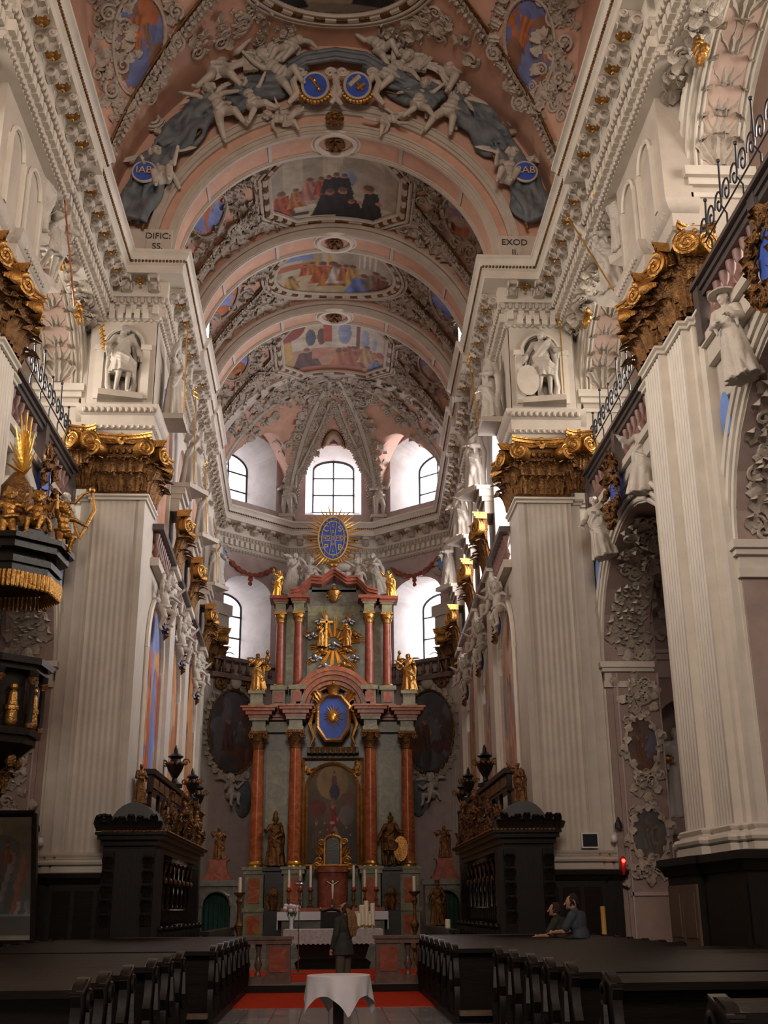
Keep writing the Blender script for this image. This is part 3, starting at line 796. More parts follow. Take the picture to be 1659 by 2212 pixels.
# architrave blocks over the piers and the pier friezes -----------------------------------
APROF = [(-.4, 13.12), (.05, 13.12), (.05, 13.3), (.1, 13.33), (.1, 13.42), (.05, 13.45), (.06, 13.72), (.14, 13.78), (.2, 13.92), (.2, 13.98), (-.4, 14.0)]
for s in (-1, 1):
    T = lambda a, h, d=0, s=s: (s * a, 26.95 + d, h)
    b = B(); arch_wall(b, T, 4.7, 6.45, 13.9, 16.5, 5.56, .44, 14.25, 15.75, .44, .45)
    face(b, T, 5.0, 6.1, 14, 16.4, .44)
    b.box(*sorted((s * 4.7, s * 4.72)), 26.95, 28.6, 13.9, 16.5); b.box(*sorted((s * 6.44, s * 6.46)), 26.95, 28.6, 13.9, 16.5)
    struct('wall_frieze_' + SIDE[s], b, 'plaster')
    b = B(); pth = S_(s, [(4.72, 28.6), (4.72, 26.95), (6.45, 26.95), (6.45, 27.4), (6.75, 27.4)]); b.sweep(APROF, pth, -s)
    eg = B(); pp = [(4.62, 28.4), (4.62, 26.85), (6.5, 26.85)]
    for i in range(2):
        p, q = V((*pp[i], 0)), V((*pp[i + 1], 0)); k = int((q - p).length / .15)
        for j in range(k):
            c = p + (q - p) * ((j + .5) / k); b.ell((s * c.x, c.y - .06, 13.84), (.06, .07, .08), 6, 5); b.ell((s * c.x, c.y, 13.38), (.045, .05, .05), 5, 4)
    struct('trim_%d' % tn, b, 'stucco_plain'); tn += 1
    b = B(); b.tube([T(5.56 + .5 * cos(a), 15.75 + .5 * sin(a), -.03) for a in [pi * k / 14 for k in range(15)]], .05, 5)
    for sg in (-1, 1):
        b.slab([(5.56 + sg * .6 - .1, 14.2), (5.56 + sg * .6 + .1, 14.2), (5.56 + sg * .6 + .1, 15.6), (5.56 + sg * .6 - .1, 15.6)], T, -.07, .02)
        b.slab([(5.56 + sg * .6 - .14, 15.6), (5.56 + sg * .6 + .14, 15.6), (5.56 + sg * .6 + .14, 15.75), (5.56 + sg * .6 - .14, 15.75)], T, -.1, .02)
    for k in range(6): b.slab([(4.95 + k * .22, 16.48), (5.1 + k * .22, 16.48), (5.1 + k * .22, 16.75), (4.95 + k * .22, 16.75)], T, -.22, .02)
    struct('trim_%d' % tn, b, 'plaster_pale'); tn += 1
    for yo in (0, -9):
        b = B(); pth = S_(s, [(6.75, 20.8 + yo), (6.15, 20.8 + yo), (6.15, 19.0 + yo), (6.3, 19.0 + yo), (6.3, 17.6 + yo), (6.75, 17.6 + yo)]); b.sweep(APROF, pth, -s)
        for j in range(22): b.ell((s * (6.02 if j > 10 else 6.2), 17.7 + yo + j * .14, 13.84), (.07, .06, .08), 6, 5); b.ell((s * (6.06 if j > 10 else 6.22), 17.7 + yo + j * .14, 13.38), (.05, .045, .05), 5, 4)
        b.box(*sorted((s * 6.2, s * 6.75)), 17.7 + yo, 20.8 + yo, 13.98, 16.5)
        struct('trim_%d' % tn, b, 'stucco_plain'); tn += 1
        b = B(); Tn = lambda a, h, d=0: (s * (6.2 + d), a + yo, h)
        for yc in (18.6, 19.9):
            b.tube([Tn(yc + .42 * cos(a), 15.6 + .42 * sin(a), -.03) for a in [pi * k / 12 for k in range(13)]], .05, 5)
            for sg in (-1, 1): b.slab([(yc + sg * .48 - .07, 14.1), (yc + sg * .48 + .07, 14.1), (yc + sg * .48 + .07, 15.6), (yc + sg * .48 - .07, 15.6)], Tn, -.07, .02)
        struct('trim_%d' % tn, b, 'plaster_pale'); tn += 1
# arch mouldings, imposts, acanthus jambs in the nave bays ----------------------------------
def arc_tube(b, T, yc, r, z, rise, d, rad, n=20, t0=0, t1=pi):
    b.tube([T(yc - r * cos(t0 + (t1 - t0) * i / n), z + rise * sin(t0 + (t1 - t0) * i / n), d) for i in range(n + 1)], rad, 6)
for s in (-1, 1):
    T = lambda a, h, d=0, s=s: (s * (6.75 + d), a, h)
    for yc in BY[1:]:
        b = B()
        for r, d, rad in ((LH + .03, -.02, .05), (LH + .2, -.05, .06), (LH + .4, -.06, .07)):
            arc_tube(b, T, yc, r, 7.25, r - .45, d, rad, 26)
        for r, d, rad in ((UH + .02, -.02, .05), (UH + .2, -.06, .07), (UH + .38, -.06, .06)):
            arc_tube(b, T, yc, r, 14.8, r - 1.35, d, rad, 26)
        for sg in (-1, 1):                             # straight moulded jamb strips above/below impost
            for r in (LH + .06, LH + .2, LH + .34): b.tube([T(yc + sg * r, .1, -.03), T(yc + sg * r, 6.75, -.03)], .04, 5)
            for z0, z1, o in ((6.7, 6.85, .08), (6.85, 7.08, .03), (7.08, 7.18, .12), (7.18, 7.32, .18)):
                y0_, y1_ = sorted((yc + sg * (LH - o), yc + sg * (LH + .4))); b.box(*sorted((s * (6.75 - o * .8), s * 7.95)), y0_, y1_, z0, z1)
            for z0, z1, o in ((14.2, 14.3, .05), (14.45, 14.6, .1), (14.6, 14.8, .2)):
                y0_, y1_ = sorted((yc + sg * (UH - o), yc + sg * (UH + .3))); b.box(*sorted((s * (6.75 - o * .8), s * 7.95)), y0_, y1_, z0, z1)
        struct('trim_%d' % tn, b, 'plaster_pale'); tn += 1
        # soffit borders and acanthus candelabra on the east springing of the upper arch
        if yc < 10: continue
        m0 = lambda t, w: V((s * (7.32 + w), yc + (UH - .05) * cos(t), 14.8 + 2.14 * sin(t)))
        b = B()
        for w in (-.46, -.36, .36, .46): b.tube([m0(t * pi / 20, w) for t in range(0, 21)], .035, 5)
        struct('trim_%d' % tn, b, 'plaster_pale'); tn += 1
        pk = B()
        pk.grid(lambda p, q: tuple(m0(q * pi, -.34 + .68 * p) + V((0, -.01 * cos(q * pi), -.01 * sin(q * pi)))), 1, 24); struct('trim_%d' % tn, pk, 'pink_pale'); tn += 1
        b = B()
        for k in range(7):
            t = .04 + k * .21
            p = m0(t, 0); nn = V((0, -cos(t), -sin(t) * .9)); up = V((0, -sin(t) * UH, cos(t) * 2.18))
            f = surf_frame(p, nn, up); sc = 1.0
            leaf(b, f @ M.Scale(sc, 4), .42, .8, .3, 3)
            for sg in (-1, 1):
                leaf(b, f @ M.Translation((sg * .06, 0, .05)) @ M.Rotation(sg * .6, 4, 'Y'), .32, .72, .3, 3)
                leaf(b, f @ M.Translation((sg * .05, 0, .3)) @ M.Rotation(sg * 1.0, 4, 'Y'), .28, .46, .35, 2)
                b.m = f; b.tube(spiral((sg * .2, .42), .1, 1.3, 14, None, sg, -.05), .025, 5); b.m = None
            b.m = f; b.ell((0, -.08, .58), (.07, .07, .1), 7, 5); b.m = None
        solo('acanthus_relief', b, 'stucco', 'climbing acanthus relief under the %s gallery arch %s' % (SIDE[s], 'nearest the chancel' if yc > 20 else 'next to the camera'), 'relief', at=(s * 7.3, yc + UH, 14.8))
# ================================================================ carved figures
def fuse(b, vox, name='figure', smooth=2, dec=None):
    me = mesh_from(b, name, True)
    o = bpy.data.objects.new('tmp', me); COL.objects.link(o)
    r = o.modifiers.new('r', 'REMESH'); r.mode = 'VOXEL'; r.voxel_size = vox; r.use_smooth_shade = True
    if smooth:
        q = o.modifiers.new('s', 'SMOOTH'); q.iterations = smooth; q.factor = .5
    if dec:
        d = o.modifiers.new('d', 'DECIMATE'); d.ratio = dec
    bpy.context.view_layer.update()
    dg = bpy.context.evaluated_depsgraph_get()
    nm = bpy.data.meshes.new_from_object(o.evaluated_get(dg)); nm.name = name
    nm.materials.clear(); nm.materials.append(None)
    if len(nm.polygons): nm.polygons.foreach_set('use_smooth', [True] * len(nm.polygons))
    bpy.data.objects.remove(o); bpy.data.meshes.remove(me); return nm
def hand(b, p, d, r=.04, curl=.5):
    """palm with four fingers and a thumb growing along d"""
    p = V(p); d = V(d).normalized(); u = d.cross(V((0, 0, 1)));
    if u.length < .1: u = d.cross(V((0, 1, 0)))
    u.normalize(); w = u.cross(d)
    b.ell(p + d * r, (r, r * .7, r * 1.15), 8, 6)
    for k in range(4):
        q = p + d * r * 1.7 + u * r * (k - 1.5) * .52
        e = q + d * r * (1.15 - .12 * abs(k - 1.4)); f = e + (d * (1 - curl) - w * curl).normalized() * r * .9
        b.caps(q, e, r * .26, r * .24, 6); b.caps(e, f, r * .24, r * .2, 6)
    q = p + d * r * .6 - u * r * .8
    b.caps(q, q + (d * .7 - u * .7 - w * .3).normalized() * r * 1.3, r * .3, r * .22, 6)
def head(b, c, r=.105, turn=0, tilt=0, hair=1, beard=0, seed=1, chin=0):
    rd = random.Random(seed); m = M.Translation(c) @ M.Rotation(turn, 4, 'Z') @ M.Rotation(tilt, 4, 'X')
    b.m = m
    b.ell((0, 0, 0), (r * .8, r * .95, r * 1.1), 12, 9); b.ell((0, -r * .35, -r * .55), (r * .58, r * .55, r * .55), 9, 7)
    b.caps((0, -r * .9, r * .12), (0, -r * 1.2, -r * .28), r * .1, r * .17, 6); b.ell((0, -r * .86, -r * .62), (r * .26, r * .14, r * .09), 7, 5)
    b.ell((0, -r * .82, -r * .9), (r * .22, r * .18, r * .16), 7, 5)
    for s in (-1, 1):
        b.ell((s * r * .36, -r * .86, r * .2), (r * .28, r * .12, r * .08), 7, 5); b.ell((s * r * .82, 0, -r * .05), (r * .12, r * .2, r * .3), 6, 5)
    if hair:
        for k in range(int(26 * hair)):
            a = rd.uniform(-.2, pi + .2); z = rd.uniform(-.5 * hair, 1); q = sqrt(max(0, 1 - z * z * .8))
            b.ell((r * .92 * q * cos(a), r * .15 + r * .85 * q * sin(a), r * (z * 1.02 + .05)), r * rd.uniform(.22, .36), 6, 5)
    if beard:
        for k in range(12): b.ell((rd.uniform(-.4, .4) * r, -r * rd.uniform(.6, .95), -r * rd.uniform(.75, 1.5)), r * rd.uniform(.2, .32), 6, 5)
    b.m = None
def skirt(b, z0, z1, r0, r1, n=7, seed=1, sx=1.15, sy=.85, amp=.16, cy0=0, cy1=0, cx1=0):
    rd = random.Random(seed); ph = [rd.uniform(0, 6.3) for _ in range(4)]; rings = []; K = 56
    for j in range(15):
        t = j / 14; ring = []
        for i in range(K):
            a = 2 * pi * i / K
            f = 1 + amp * t ** .7 * (.6 * sin(n * a + ph[0] + 1.3 * t) + .45 * sin((n * 2 - 3) * a + ph[1] - t) + .25 * sin(3 * a + ph[2]))
            r = (r0 + (r1 - r0) * t ** .8) * f
            ring.append((r * sx * cos(a) + cx1 * t, r * sy * sin(a) + cy0 + (cy1 - cy0) * t, z0 + (z1 - z0) * t))
        rings.append(ring)
    b.loft(rings)
def cloak(b, pts, r=.05, n=3, spread=.06):
    for k in range(n):
        o = V((0, 0, (k - (n - 1) / 2) * spread))
        b.tube([V(p) + o * (1 if i < len(pts) - 1 else 1.6) + V((.012 * sin(i * 2 + k), -.014 * k, 0)) for i, p in enumerate(pts)], [r * (.8 + .3 * sin(1.7 * i + k)) for i in range(len(pts))], 8)
def robed(arms, seed=1, turn=0, tilt=0, beard=0, hair=1, hat=None, short=False, sway=.04, cape=True, wide=.3, vox=.0165):
    b = B(); rd = random.Random(seed)
    b.ell((0, 0, 1.36), (.2, .13, .19), 12, 8); b.ell((sway * .5, -.01, 1.14), (.165, .125, .18), 12, 8); b.ell((sway, 0, .95), (.19, .145, .16), 12, 8)
    b.caps((0, 0, 1.5), (0, -.01, 1.6), .06, .055); b.caps((-.17, 0, 1.47), (.17, 0, 1.47), .075, .075)
    head(b, (0, -.02, 1.69), .105, turn, tilt, hair, beard, seed)
    for s, (el, ha) in zip((-1, 1), arms):
        sh = V((s * .2, 0, 1.46)); el = V(el); ha = V(ha)
        b.caps(sh, el, .075, .065); b.caps(el, el.lerp(ha, .75), .075, .08); b.caps(el, ha, .048, .034); hand(b, ha, (ha - el), .042)
        b.caps(el.lerp(ha, .55), el.lerp(ha, .55) + V((0, .02, -.2)), .05, .025)
    if short:
        skirt(b, 1.05, .56, .17, .26, 9, seed, 1.1, .9, .14)
        for s, f in ((-1, .1), (1, -.06)):
            k = V((s * .11 + sway, -.05 - f * .3, .5)); a = V((s * .13 + sway * .3, f, .09))
            b.caps((s * .1 + sway, 0, .9), k, .095, .068); b.caps(k, a, .066, .042); b.caps(a + V((0, .02, -.05)), a + V((s * .03, -.15, -.055)), .045, .035)
        for k in range(5): b.caps((rd.uniform(-.16, .16), -.1, 1.2), (rd.uniform(-.18, .18), -.13, 1.02), .03, .03)
        cloak(b, [(-.2, .08, 1.46), (-.3, .14, 1.1), (-.32, .16, .7), (-.3, .14, .25), (-.24, .12, .05)], .075, 3, .02)
        cloak(b, [(-.14, .12, 1.46), (-.1, .17, 1.1), (-.1, .2, .7), (-.08, .2, .25), (-.04, .18, .05)], .09, 2, .02)
    else:
        skirt(b, 1.08, .04, .17, wide, 7, seed, 1.12, .85, .2, 0, 0, sway)
        k = V((.1 + sway, -.17, .52)); b.caps((.09, -.04, .9), k, .1, .09); b.caps(k, (.13, -.12, .12), .085, .05)
        b.caps((.13, -.14, .05), (.15, -.3, .045), .045, .04); b.caps((-.1, -.12, .05), (-.14, -.26, .045), .045, .04)
    if cape:
        cloak(b, [(.19, .02, 1.5), (.1, -.13, 1.36), (-.06, -.15, 1.18), (-.2, -.1, 1.0), (-.24, .03, .86)], .05, 3, .07)
        cloak(b, [(-.24, .02, 1.0), (-.05, -.17, .86), (.14, -.19, .76), (.27, -.08, .68), (.3, .05, .45)], .055, 4, .075)
        cloak(b, [(.2, .08, 1.46), (.3, .12, 1.1), (.3, .13, .7), (.3, .1, .3), (.28, .08, .08)], .08, 3, .02)
    if hat == 'mitre':
        b.m = M.Translation((0, -.02, 1.69)) @ M.Rotation(turn, 4, 'Z')
        b.loft([[(.09 * cos(a), .1 * sin(a), .06) for a in [k * pi / 6 for k in range(12)]], [(.1 * cos(a), .085 * sin(a), .18) for a in [k * pi / 6 for k in range(12)]], [(.02 * cos(a), .03 * sin(a), .34) for a in [k * pi / 6 for k in range(12)]]]); b.m = None
    if hat == 'helmet':
        b.ell((0, 0, 1.73), (.11, .13, .11), 12, 8); b.tube([(0, -.12, 1.84), (0, -.04, 1.92), (0, .08, 1.9), (0, .17, 1.78), (0, .18, 1.66)], .04, 6)
    if hat == 'crown':
        b.lathe([(.09, 1.75), (.1, 1.77), (.1, 1.8), (.115, 1.86)], 12, (0, -.01, 0))
        for k in range(6): b.ell((.11 * cos(k * pi / 3), .11 * sin(k * pi / 3) - .01, 1.89), .026, 6, 5)
    if hat == 'brim': b.lathe([(.17, 1.79), (.18, 1.8), (.11, 1.82), (.1, 1.88), (.03, 1.92)], 14, (0, -.01, 0))
    return fuse(b, vox, 'figure')
def putto(arms, legs, seed=1, turn=0, tilt=0, sash=True, vox=.0105):
    b = B()
    b.ell((0, 0, 0), (.105, .095, .09), 10, 8); b.ell((0, -.025, .1), (.1, .092, .1), 10, 8); b.ell((0, -.005, .21), (.115, .085, .095), 10, 8)
    b.caps((0, 0, .28), (0, -.01, .33), .05, .05); head(b, (0, -.03, .43), .105, turn, tilt, 1, 0, seed)
    for s, (el, ha) in zip((-1, 1), arms):
        sh = V((s * .115, 0, .265)); el = V(el); ha = V(ha); b.caps(sh, el, .046, .04); b.caps(el, ha, .04, .028); hand(b, ha, ha - el, .028)
    for s, (kn, an) in zip((-1, 1), legs):
        h = V((s * .058, 0, -.03)); kn = V(kn); an = V(an); b.caps(h, kn, .072, .058); b.caps(kn, an, .056, .034); b.ell(kn.lerp(an, .3), (.05, .05, .055), 8, 6)
        d = (an - kn).normalized(); f = an + (V((0, -1, 0)) * .7 + d * .5).normalized() * .075; b.caps(an, f, .033, .025)
    if sash:
        b.tube([(-.12, .02, .02), (-.06, -.1, .0), (.05, -.11, .03), (.13, -.02, .07), (.17, .08, .0), (.2, .13, -.14)], [.03, .036, .034, .04, .045, .03], 8)
        b.tube([(-.12, .02, .02), (0, .1, .04), (.13, .03, .08)], .035, 8)
    return fuse(b, vox, 'putto')
def wing_mesh(k=1.0):
    b = B()
    for row, (n, L, z) in enumerate(((7, .62, 0), (7, .42, .012), (6, .24, .024))):
        for i in range(n):
            t = i / (n - 1); a = radians(25 + 95 * t); base = V((.05 + .24 * t, -z, .1 + .2 * t - .1 * t * t)); d = V((cos(a - 1.1) * (1 - .1 * t), .02, -sin(a - .5) * .9 + .55 * t)).normalized()
            e = base + d * L * (.75 + .35 * t); mid = base.lerp(e, .55)
            R = V((0, 0, 1)).rotation_difference(e - base).to_matrix()
            b.ell(mid, (.045, .014, (e - base).length * .52), 6, 6, R)
    b.tube([(0, 0, 0), (.06, -.02, .14), (.18, -.02, .26), (.32, -.02, .27)], [.05, .055, .05, .03], 7)
    return b
WING = wing_mesh()
wing_r = B(); wing_r.inst(WING, M.Identity(4)); wing_l = B(); wing_l.inst(WING, M.Scale(-1, 4, (1, 0, 0)))
WING_ME = {1: mesh_from(wing_r, 'wing'), -1: mesh_from(wing_l, 'wing')}
FIG = {
    'saint': robed([((-.32, -.04, 1.2), (-.36, -.24, 1.06)), ((.3, -.02, 1.18), (.1, -.2, 1.26))], 3, .3, .1, 1),
    'bishop': robed([((-.34, -.06, 1.25), (-.4, -.26, 1.3)), ((.28, -.04, 1.16), (.14, -.22, 1.1))], 5, -.2, 0, 1, 1, 'mitre', wide=.32),
    'warrior': robed([((-.34, -.02, 1.2), (-.42, -.14, 1.0)), ((.32, -.04, 1.25), (.42, -.14, 1.2))], 7, -.5, -.05, 1, 1.2, 'helmet', True),
    'martyr': robed([((-.34, -.06, 1.22), (-.38, -.22, 1.02)), ((.34, .02, 1.24), (.4, -.08, .98))], 11, -.6, -.1, 1, 1.3, None, True),
    'angel': robed([((-.36, -.06, 1.3), (-.5, -.22, 1.42)), ((.34, -.1, 1.26), (.28, -.34, 1.3))], 13, .25, -.1, 0, 1.3, None, False, .06, True, .33),
    'orator': robed([((-.36, .02, 1.5), (-.5, -.12, 1.78)), ((.3, -.04, 1.2), (.16, -.22, 1.22))], 17, .4, -.15, 1, 1, None, False, .05),
    'monk': robed([((-.28, -.06, 1.2), (-.14, -.26, 1.14)), ((.28, -.06, 1.2), (.12, -.28, 1.2))], 19, -.3, .15, 0, .4, None, False, .02, False, .29),
    'king': robed([((-.32, -.05, 1.2), (-.34, -.26, 1.14)), ((.32, -.02, 1.2), (.28, -.22, 1.02))], 23, .2, 0, 1, 1, 'crown', wide=.32),
}
PUT = {
    'sit': putto([((-.2, -.06, .16), (-.22, -.2, .22)), ((.2, -.02, .2), (.28, -.12, .32))], [((-.1, -.2, -.02), (-.12, -.2, -.22)), ((.12, -.19, .02), (.08, -.22, -.18))], 2, .3),
    'fly': putto([((-.2, -.06, .34), (-.34, -.1, .42)), ((.2, -.06, .2), (.3, -.14, .1))], [((-.12, -.04, -.22), (-.16, .06, -.42)), ((.14, -.12, -.16), (.2, -.02, -.34))], 4, -.4, -.2),
    'reach': putto([((-.18, -.06, .36), (-.2, -.08, .54)), ((.22, -.04, .26), (.36, -.08, .2))], [((-.1, -.1, -.2), (-.1, 0, -.4)), ((.13, -.16, -.1), (.1, -.1, -.32))], 6, .6, .1),
    'recline': putto([((-.22, .0, .22), (-.34, -.04, .1)), ((.2, -.08, .26), (.3, -.16, .36))], [((-.02, -.12, -.2), (-.16, -.08, -.38)), ((.2, -.12, -.12), (.36, -.06, -.22))], 8, -.2),
    'stand': putto([((-.2, -.06, .18), (-.14, -.18, .14)), ((.21, -.02, .24), (.24, -.1, .4))], [((-.07, -.04, -.24), (-.07, 0, -.44)), ((.09, -.08, -.22), (.1, .0, -.43))], 9, .1),
}
def figure(name, me, mat, m, label, cat, wings=None, wmat=None, group=None, wz=1.38, wy=.12, wk=1.0):
    o = bpy.data.objects.new(name, me); COL.objects.link(o)
    o.material_slots[0].link = 'OBJECT'; o.material_slots[0].material = MAT(mat)
    loc, rot, sc = m.decompose(); o.location = loc; o.rotation_mode = 'QUATERNION'; o.rotation_quaternion = rot; o.scale = sc
    tag(o, label, cat, group); BASE[o.name] = (0, 0, 0)
    if wings:
        for s in (-1, 1):
            w = WING_ME[s]
            if not w.materials: w.materials.append(None)
            c = bpy.data.objects.new('wing', w); COL.objects.link(c); c.parent = o; c.location = (s * .05 * wk, wy * wk, wz); c.scale = (wings * .62,) * 3; c.rotation_euler = (.25, -s * .55, -s * .25)
            c.material_slots[0].link = 'OBJECT'; c.material_slots[0].material = MAT(wmat or mat)
    return o
def at(loc, rz=0, sc=1.0, lean=0, roll=0):
    return M.Translation(loc) @ M.Rotation(rz, 4, 'Z') @ M.Rotation(lean, 4, 'X') @ M.Rotation(roll, 4, 'Y') @ M.Scale(sc, 4)
def attr(o, name, b, mat, label=None): return obj(name, b, mat, o, label)
def staff(p0, p1, r=.018, kind='plain'):
    b = B(); p0 = V(p0); p1 = V(p1); b.tube([p0, p1], r, 6); d = (p1 - p0).normalized()
    if kind == 'crozier':
        b.tube([p1 + V((.12 * (1 - t / 16) * cos(-1.57 + 5.6 * t / 16) , 0, .13 + .13 * (1 - t / 18) * sin(-1.57 + 5.6 * t / 16))) for t in range(17)], [.024 - .0008 * t for t in range(17)], 6); b.ell(p1, .04, 8, 6)
    if kind == 'cross':
        for z, w in ((.02, .13), (.14, .09)): b.tube([p1 + d * z + V((-w, 0, 0)), p1 + d * z + V((w, 0, 0))], r * 1.1, 6)
        b.tube([p1, p1 + d * .28], r, 6)
        for q in ((-.13, .02), (.13, .02), (-.09, .14), (.09, .14), (0, .28)): b.ell(p1 + d * q[1] + V((q[0], 0, 0)), .035, 6, 5)
    if kind == 'spear': b.loft([[tuple(p1 + V((.05 * cos(a), .02 * sin(a), 0))) for a in (0, 1.57, 3.14, 4.71)], [tuple(p1 + d * .22 + V((.002 * cos(a), .002 * sin(a), 0))) for a in (0, 1.57, 3.14, 4.71)]]); b.ell(p1, .035, 6, 5)
    return b
FRONT = {-1: radians(90), 1: radians(-90)}

# niche figures on the chancel piers
o = figure('statue', FIG['martyr'], 'stone_figure', at((-5.56, 26.86, 14.28), .25, 1.13), 'stone statue of a draped martyr with a gold palm in the left pier niche', 'statue')
b = B()
for k in range(9):
    t = k / 8; b.ell((-.44 - .1 * t + .02 * k % 2 * .02, -.22, 1.05 + .5 * t), (.03, .012, .1), 6, 5, M.Rotation((-1) ** k * .5 + .2, 3, 'Y'))
b.tube([(-.42, -.2, .95), (-.56, -.22, 1.62)], .012, 5); attr(o, 'palm_branch', b, 'gold_plain', 'gold palm branch')
b = B(); b.box(-.5, .5, -.25, .3, -.14, 0); b.box(-.42, .42, -.2, .3, -.05, .03); attr(o, 'plinth', b, 'stucco_plain')
o = figure('statue', FIG['warrior'], 'stone_figure', at((5.58, 26.86, 14.28), -.2, 1.13), 'stone statue of a helmeted soldier with shield and gold spear in the right pier niche', 'statue')
attr(o, 'spear', staff((.46, -.2, .05), (.46, -.2, 1.9), .016, 'spear'), 'gold_plain', 'gold spear')
b = B(); b.m = M.Translation((-.36, -.24, .42)) @ M.Rotation(.25, 4, 'Z'); b.lathe([(.0, -.05), (.16, -.045), (.24, -.02), (.27, .0), (.27, .03), (.2, .03), (0, .02)], 18, (0, 0, 0), (0, -1, 0)); b.m = None; 
for v in range(len(b.v)): b.v[v] = (b.v[v][0], b.v[v][1], .42 + (b.v[v][2] - .42) * 1.45)
attr(o, 'shield', b, 'stucco_plain', 'oval stone shield')
b = B(); b.box(-.5, .5, -.25, .3, -.14, 0); b.box(-.42, .42, -.2, .3, -.05, .03); attr(o, 'plinth', b, 'stucco_plain')
# figures in front of the choir frieze
for s in (-1, 1):
    side = SIDE[s]
    T, A = ARC['choir', s]
    specs = {-1: [(28.1, 'orator', 'reaching stone figure on the left pier side above the gold capital', 'spear'), (32.7, 'bishop', 'stone bishop with a tall gold double cross, first statue along the left choir wall', 'cross'), (37.5, 'bishop', 'stone bishop leaning a gold crozier outward, second statue along the left choir wall', 'crozier'), (43.7, 'king', 'crowned stone statue with gold staff, last along the left choir wall', 'plain')],
             1: [(28.1, 'saint', 'stone figure with a long gold staff on the right pier side above the gold capital', 'crozier'), (32.7, 'orator', 'stone figure flinging up an arm, first statue along the right choir wall', None), (37.5, 'saint', 'bearded stone statue in a wide cloak, second along the right choir wall', None), (43.7, 'monk', 'hooded-looking stone statue, last along the right choir wall', None)]}[s]
    for y, k, lab, st in specs:
        p = V(T(A(y), 0, 0)) - T.n * (.5 if y > 30 else .42); p.z = 13.86 if y > 30 else 14.1
        o = figure('statue', FIG[k], 'stone_figure', at(p, FRONT[s] + (-.5 * s if y > 30 else 0) * -1, 1.18), lab, 'statue')
        if st == 'cross': attr(o, 'staff', staff((-.25, -.3, .1), (-.52, -.4, 2.35), .017, 'cross'), 'gold_plain', 'gold cross staff')
        elif st == 'crozier': attr(o, 'staff', staff((-.2, -.3, .1), (-.6, -.42, 1.95), .017, 'crozier'), 'gold_plain', 'gold crozier')
        elif st: attr(o, 'staff', staff((-.3, -.3, .1), (-.5, -.3, 2.1), .017, 'spear' if st == 'spear' else 'plain'), 'gold_plain', 'gold staff')
        b = B(); b.box(-.42, .42, -.3, .35, -.1, .03); attr(o, 'plinth', b, 'stucco_plain')
# figures perched on the nave entablature zone, between the arches
for s, rows in ((-1, [(22.2, 15.5, 'warrior', 'stone warrior leaning out with a pink lance over the left gallery arch', 'spear', .35), (20.9, 15.9, 'saint', 'bowed stone figure over the left gallery arch, nearer the camera', None, .3)]),
                (1, [(22.6, 15.6, 'orator', 'stone figure with a long gold lance over the right gallery arch', 'spear', .3), (21.3, 15.9, 'bishop', 'stone figure holding a short gold trumpet over the right gallery arch', 'trumpet', .25)])):
    for y, z, k, lab, st, ln in rows:
        o = figure('statue', FIG[k], 'stone_figure', at((s * 6.5, y, z - .6), FRONT[s] * .7, 1.15, ln * .6), lab, 'statue')
        if st == 'spear': attr(o, 'lance', staff((.5, -.5, -.35), (-.5, -.3, 1.95), .017, 'spear'), 'gold_plain' if s > 0 else 'red_marble', 'long lance')
        if st == 'trumpet': attr(o, 'trumpet', staff((-.4, -.28, 1.3), (.25, -.5, 1.6), .022), 'gold_plain', 'gold trumpet')
        b = B(); b.box(-.35, .35, -.2, .5, -.12, .04); attr(o, 'console', b, 'stucco_plain')
# ================================================================ painted fields
def lerp3(a, b, t): return tuple(a[i] + (b[i] - a[i]) * t for i in range(3))
def painter(bg, shapes, seed=1):
    rd = random.Random(seed)
    def f(p, q):
        c = bg(p, q)
        for sh in shapes:
            k = sh[0]
            if k == 'e':
                _, x, y, rx, ry, col = sh; d = ((p - x) / rx) ** 2 + ((q - y) / ry) ** 2
                if d < 1: c = lerp3(col, tuple(v * .62 for v in col), max(0, min(1, (p - x) / rx * .5 + .5)))
            elif k == 't':
                _, x, y0, y1, w0, w1, col = sh
                if y0 < q < y1:
                    hw = w0 + (w1 - w0) * ((q - y0) / (y1 - y0)) ** .7; d = (p - x) / hw
                    if abs(d) < 1: g = .78 + .3 * sin(d * 7 + q * 9 + x * 30) - .15 * d; c = tuple(v * g for v in col)
            elif k == 'r':
                _, x0, y0, x1, y1, col = sh
                if x0 <= p <= x1 and y0 <= q <= y1: c = col
        return c
    return f
def pfig(x, y, h, col, w=.3, sk=(.42, .2, .12), lean=0):
    """a painted robed figure standing at (x,y), height h"""
    return [('t', x, y, y + h * .78, h * w * .95, h * w * .42, col), ('e', x + h * w * .4 + lean, y + h * .5, h * w * .4, h * .09, col), ('e', x + h * w * .75 + lean, y + h * .52, h * .05, h * .05, sk), ('e', x + lean, y + h * .86, h * .085, h * .12, sk), ('e', x + lean * .8, y + h * .91, h * .08, h * .08, tuple(v * .4 for v in sk))]
STONE = (.44, .38, .29); STONE2 = (.33, .28, .21); SKYB = (.16, .22, .42)
def bg_hall(p, q):
    c = STONE if int((p + 3) * 3.2) % 2 else STONE2
    if q < -.55: c = (.5, .43, .33)
    if abs((p - .42) / .38) < 1 and q < .25 + .55 * sqrt(max(0, 1 - ((p - .42) / .38) ** 2)) and q > -.5: c = (.36, .31, .24)
    return c
RED = (.36, .07, .03); ORG = (.42, .15, .045); BLK = (.018, .017, .018); WHT = (.5, .46, .42); BLU = (.13, .19, .42); BRN = (.17, .06, .035); OCH = (.45, .28, .09)
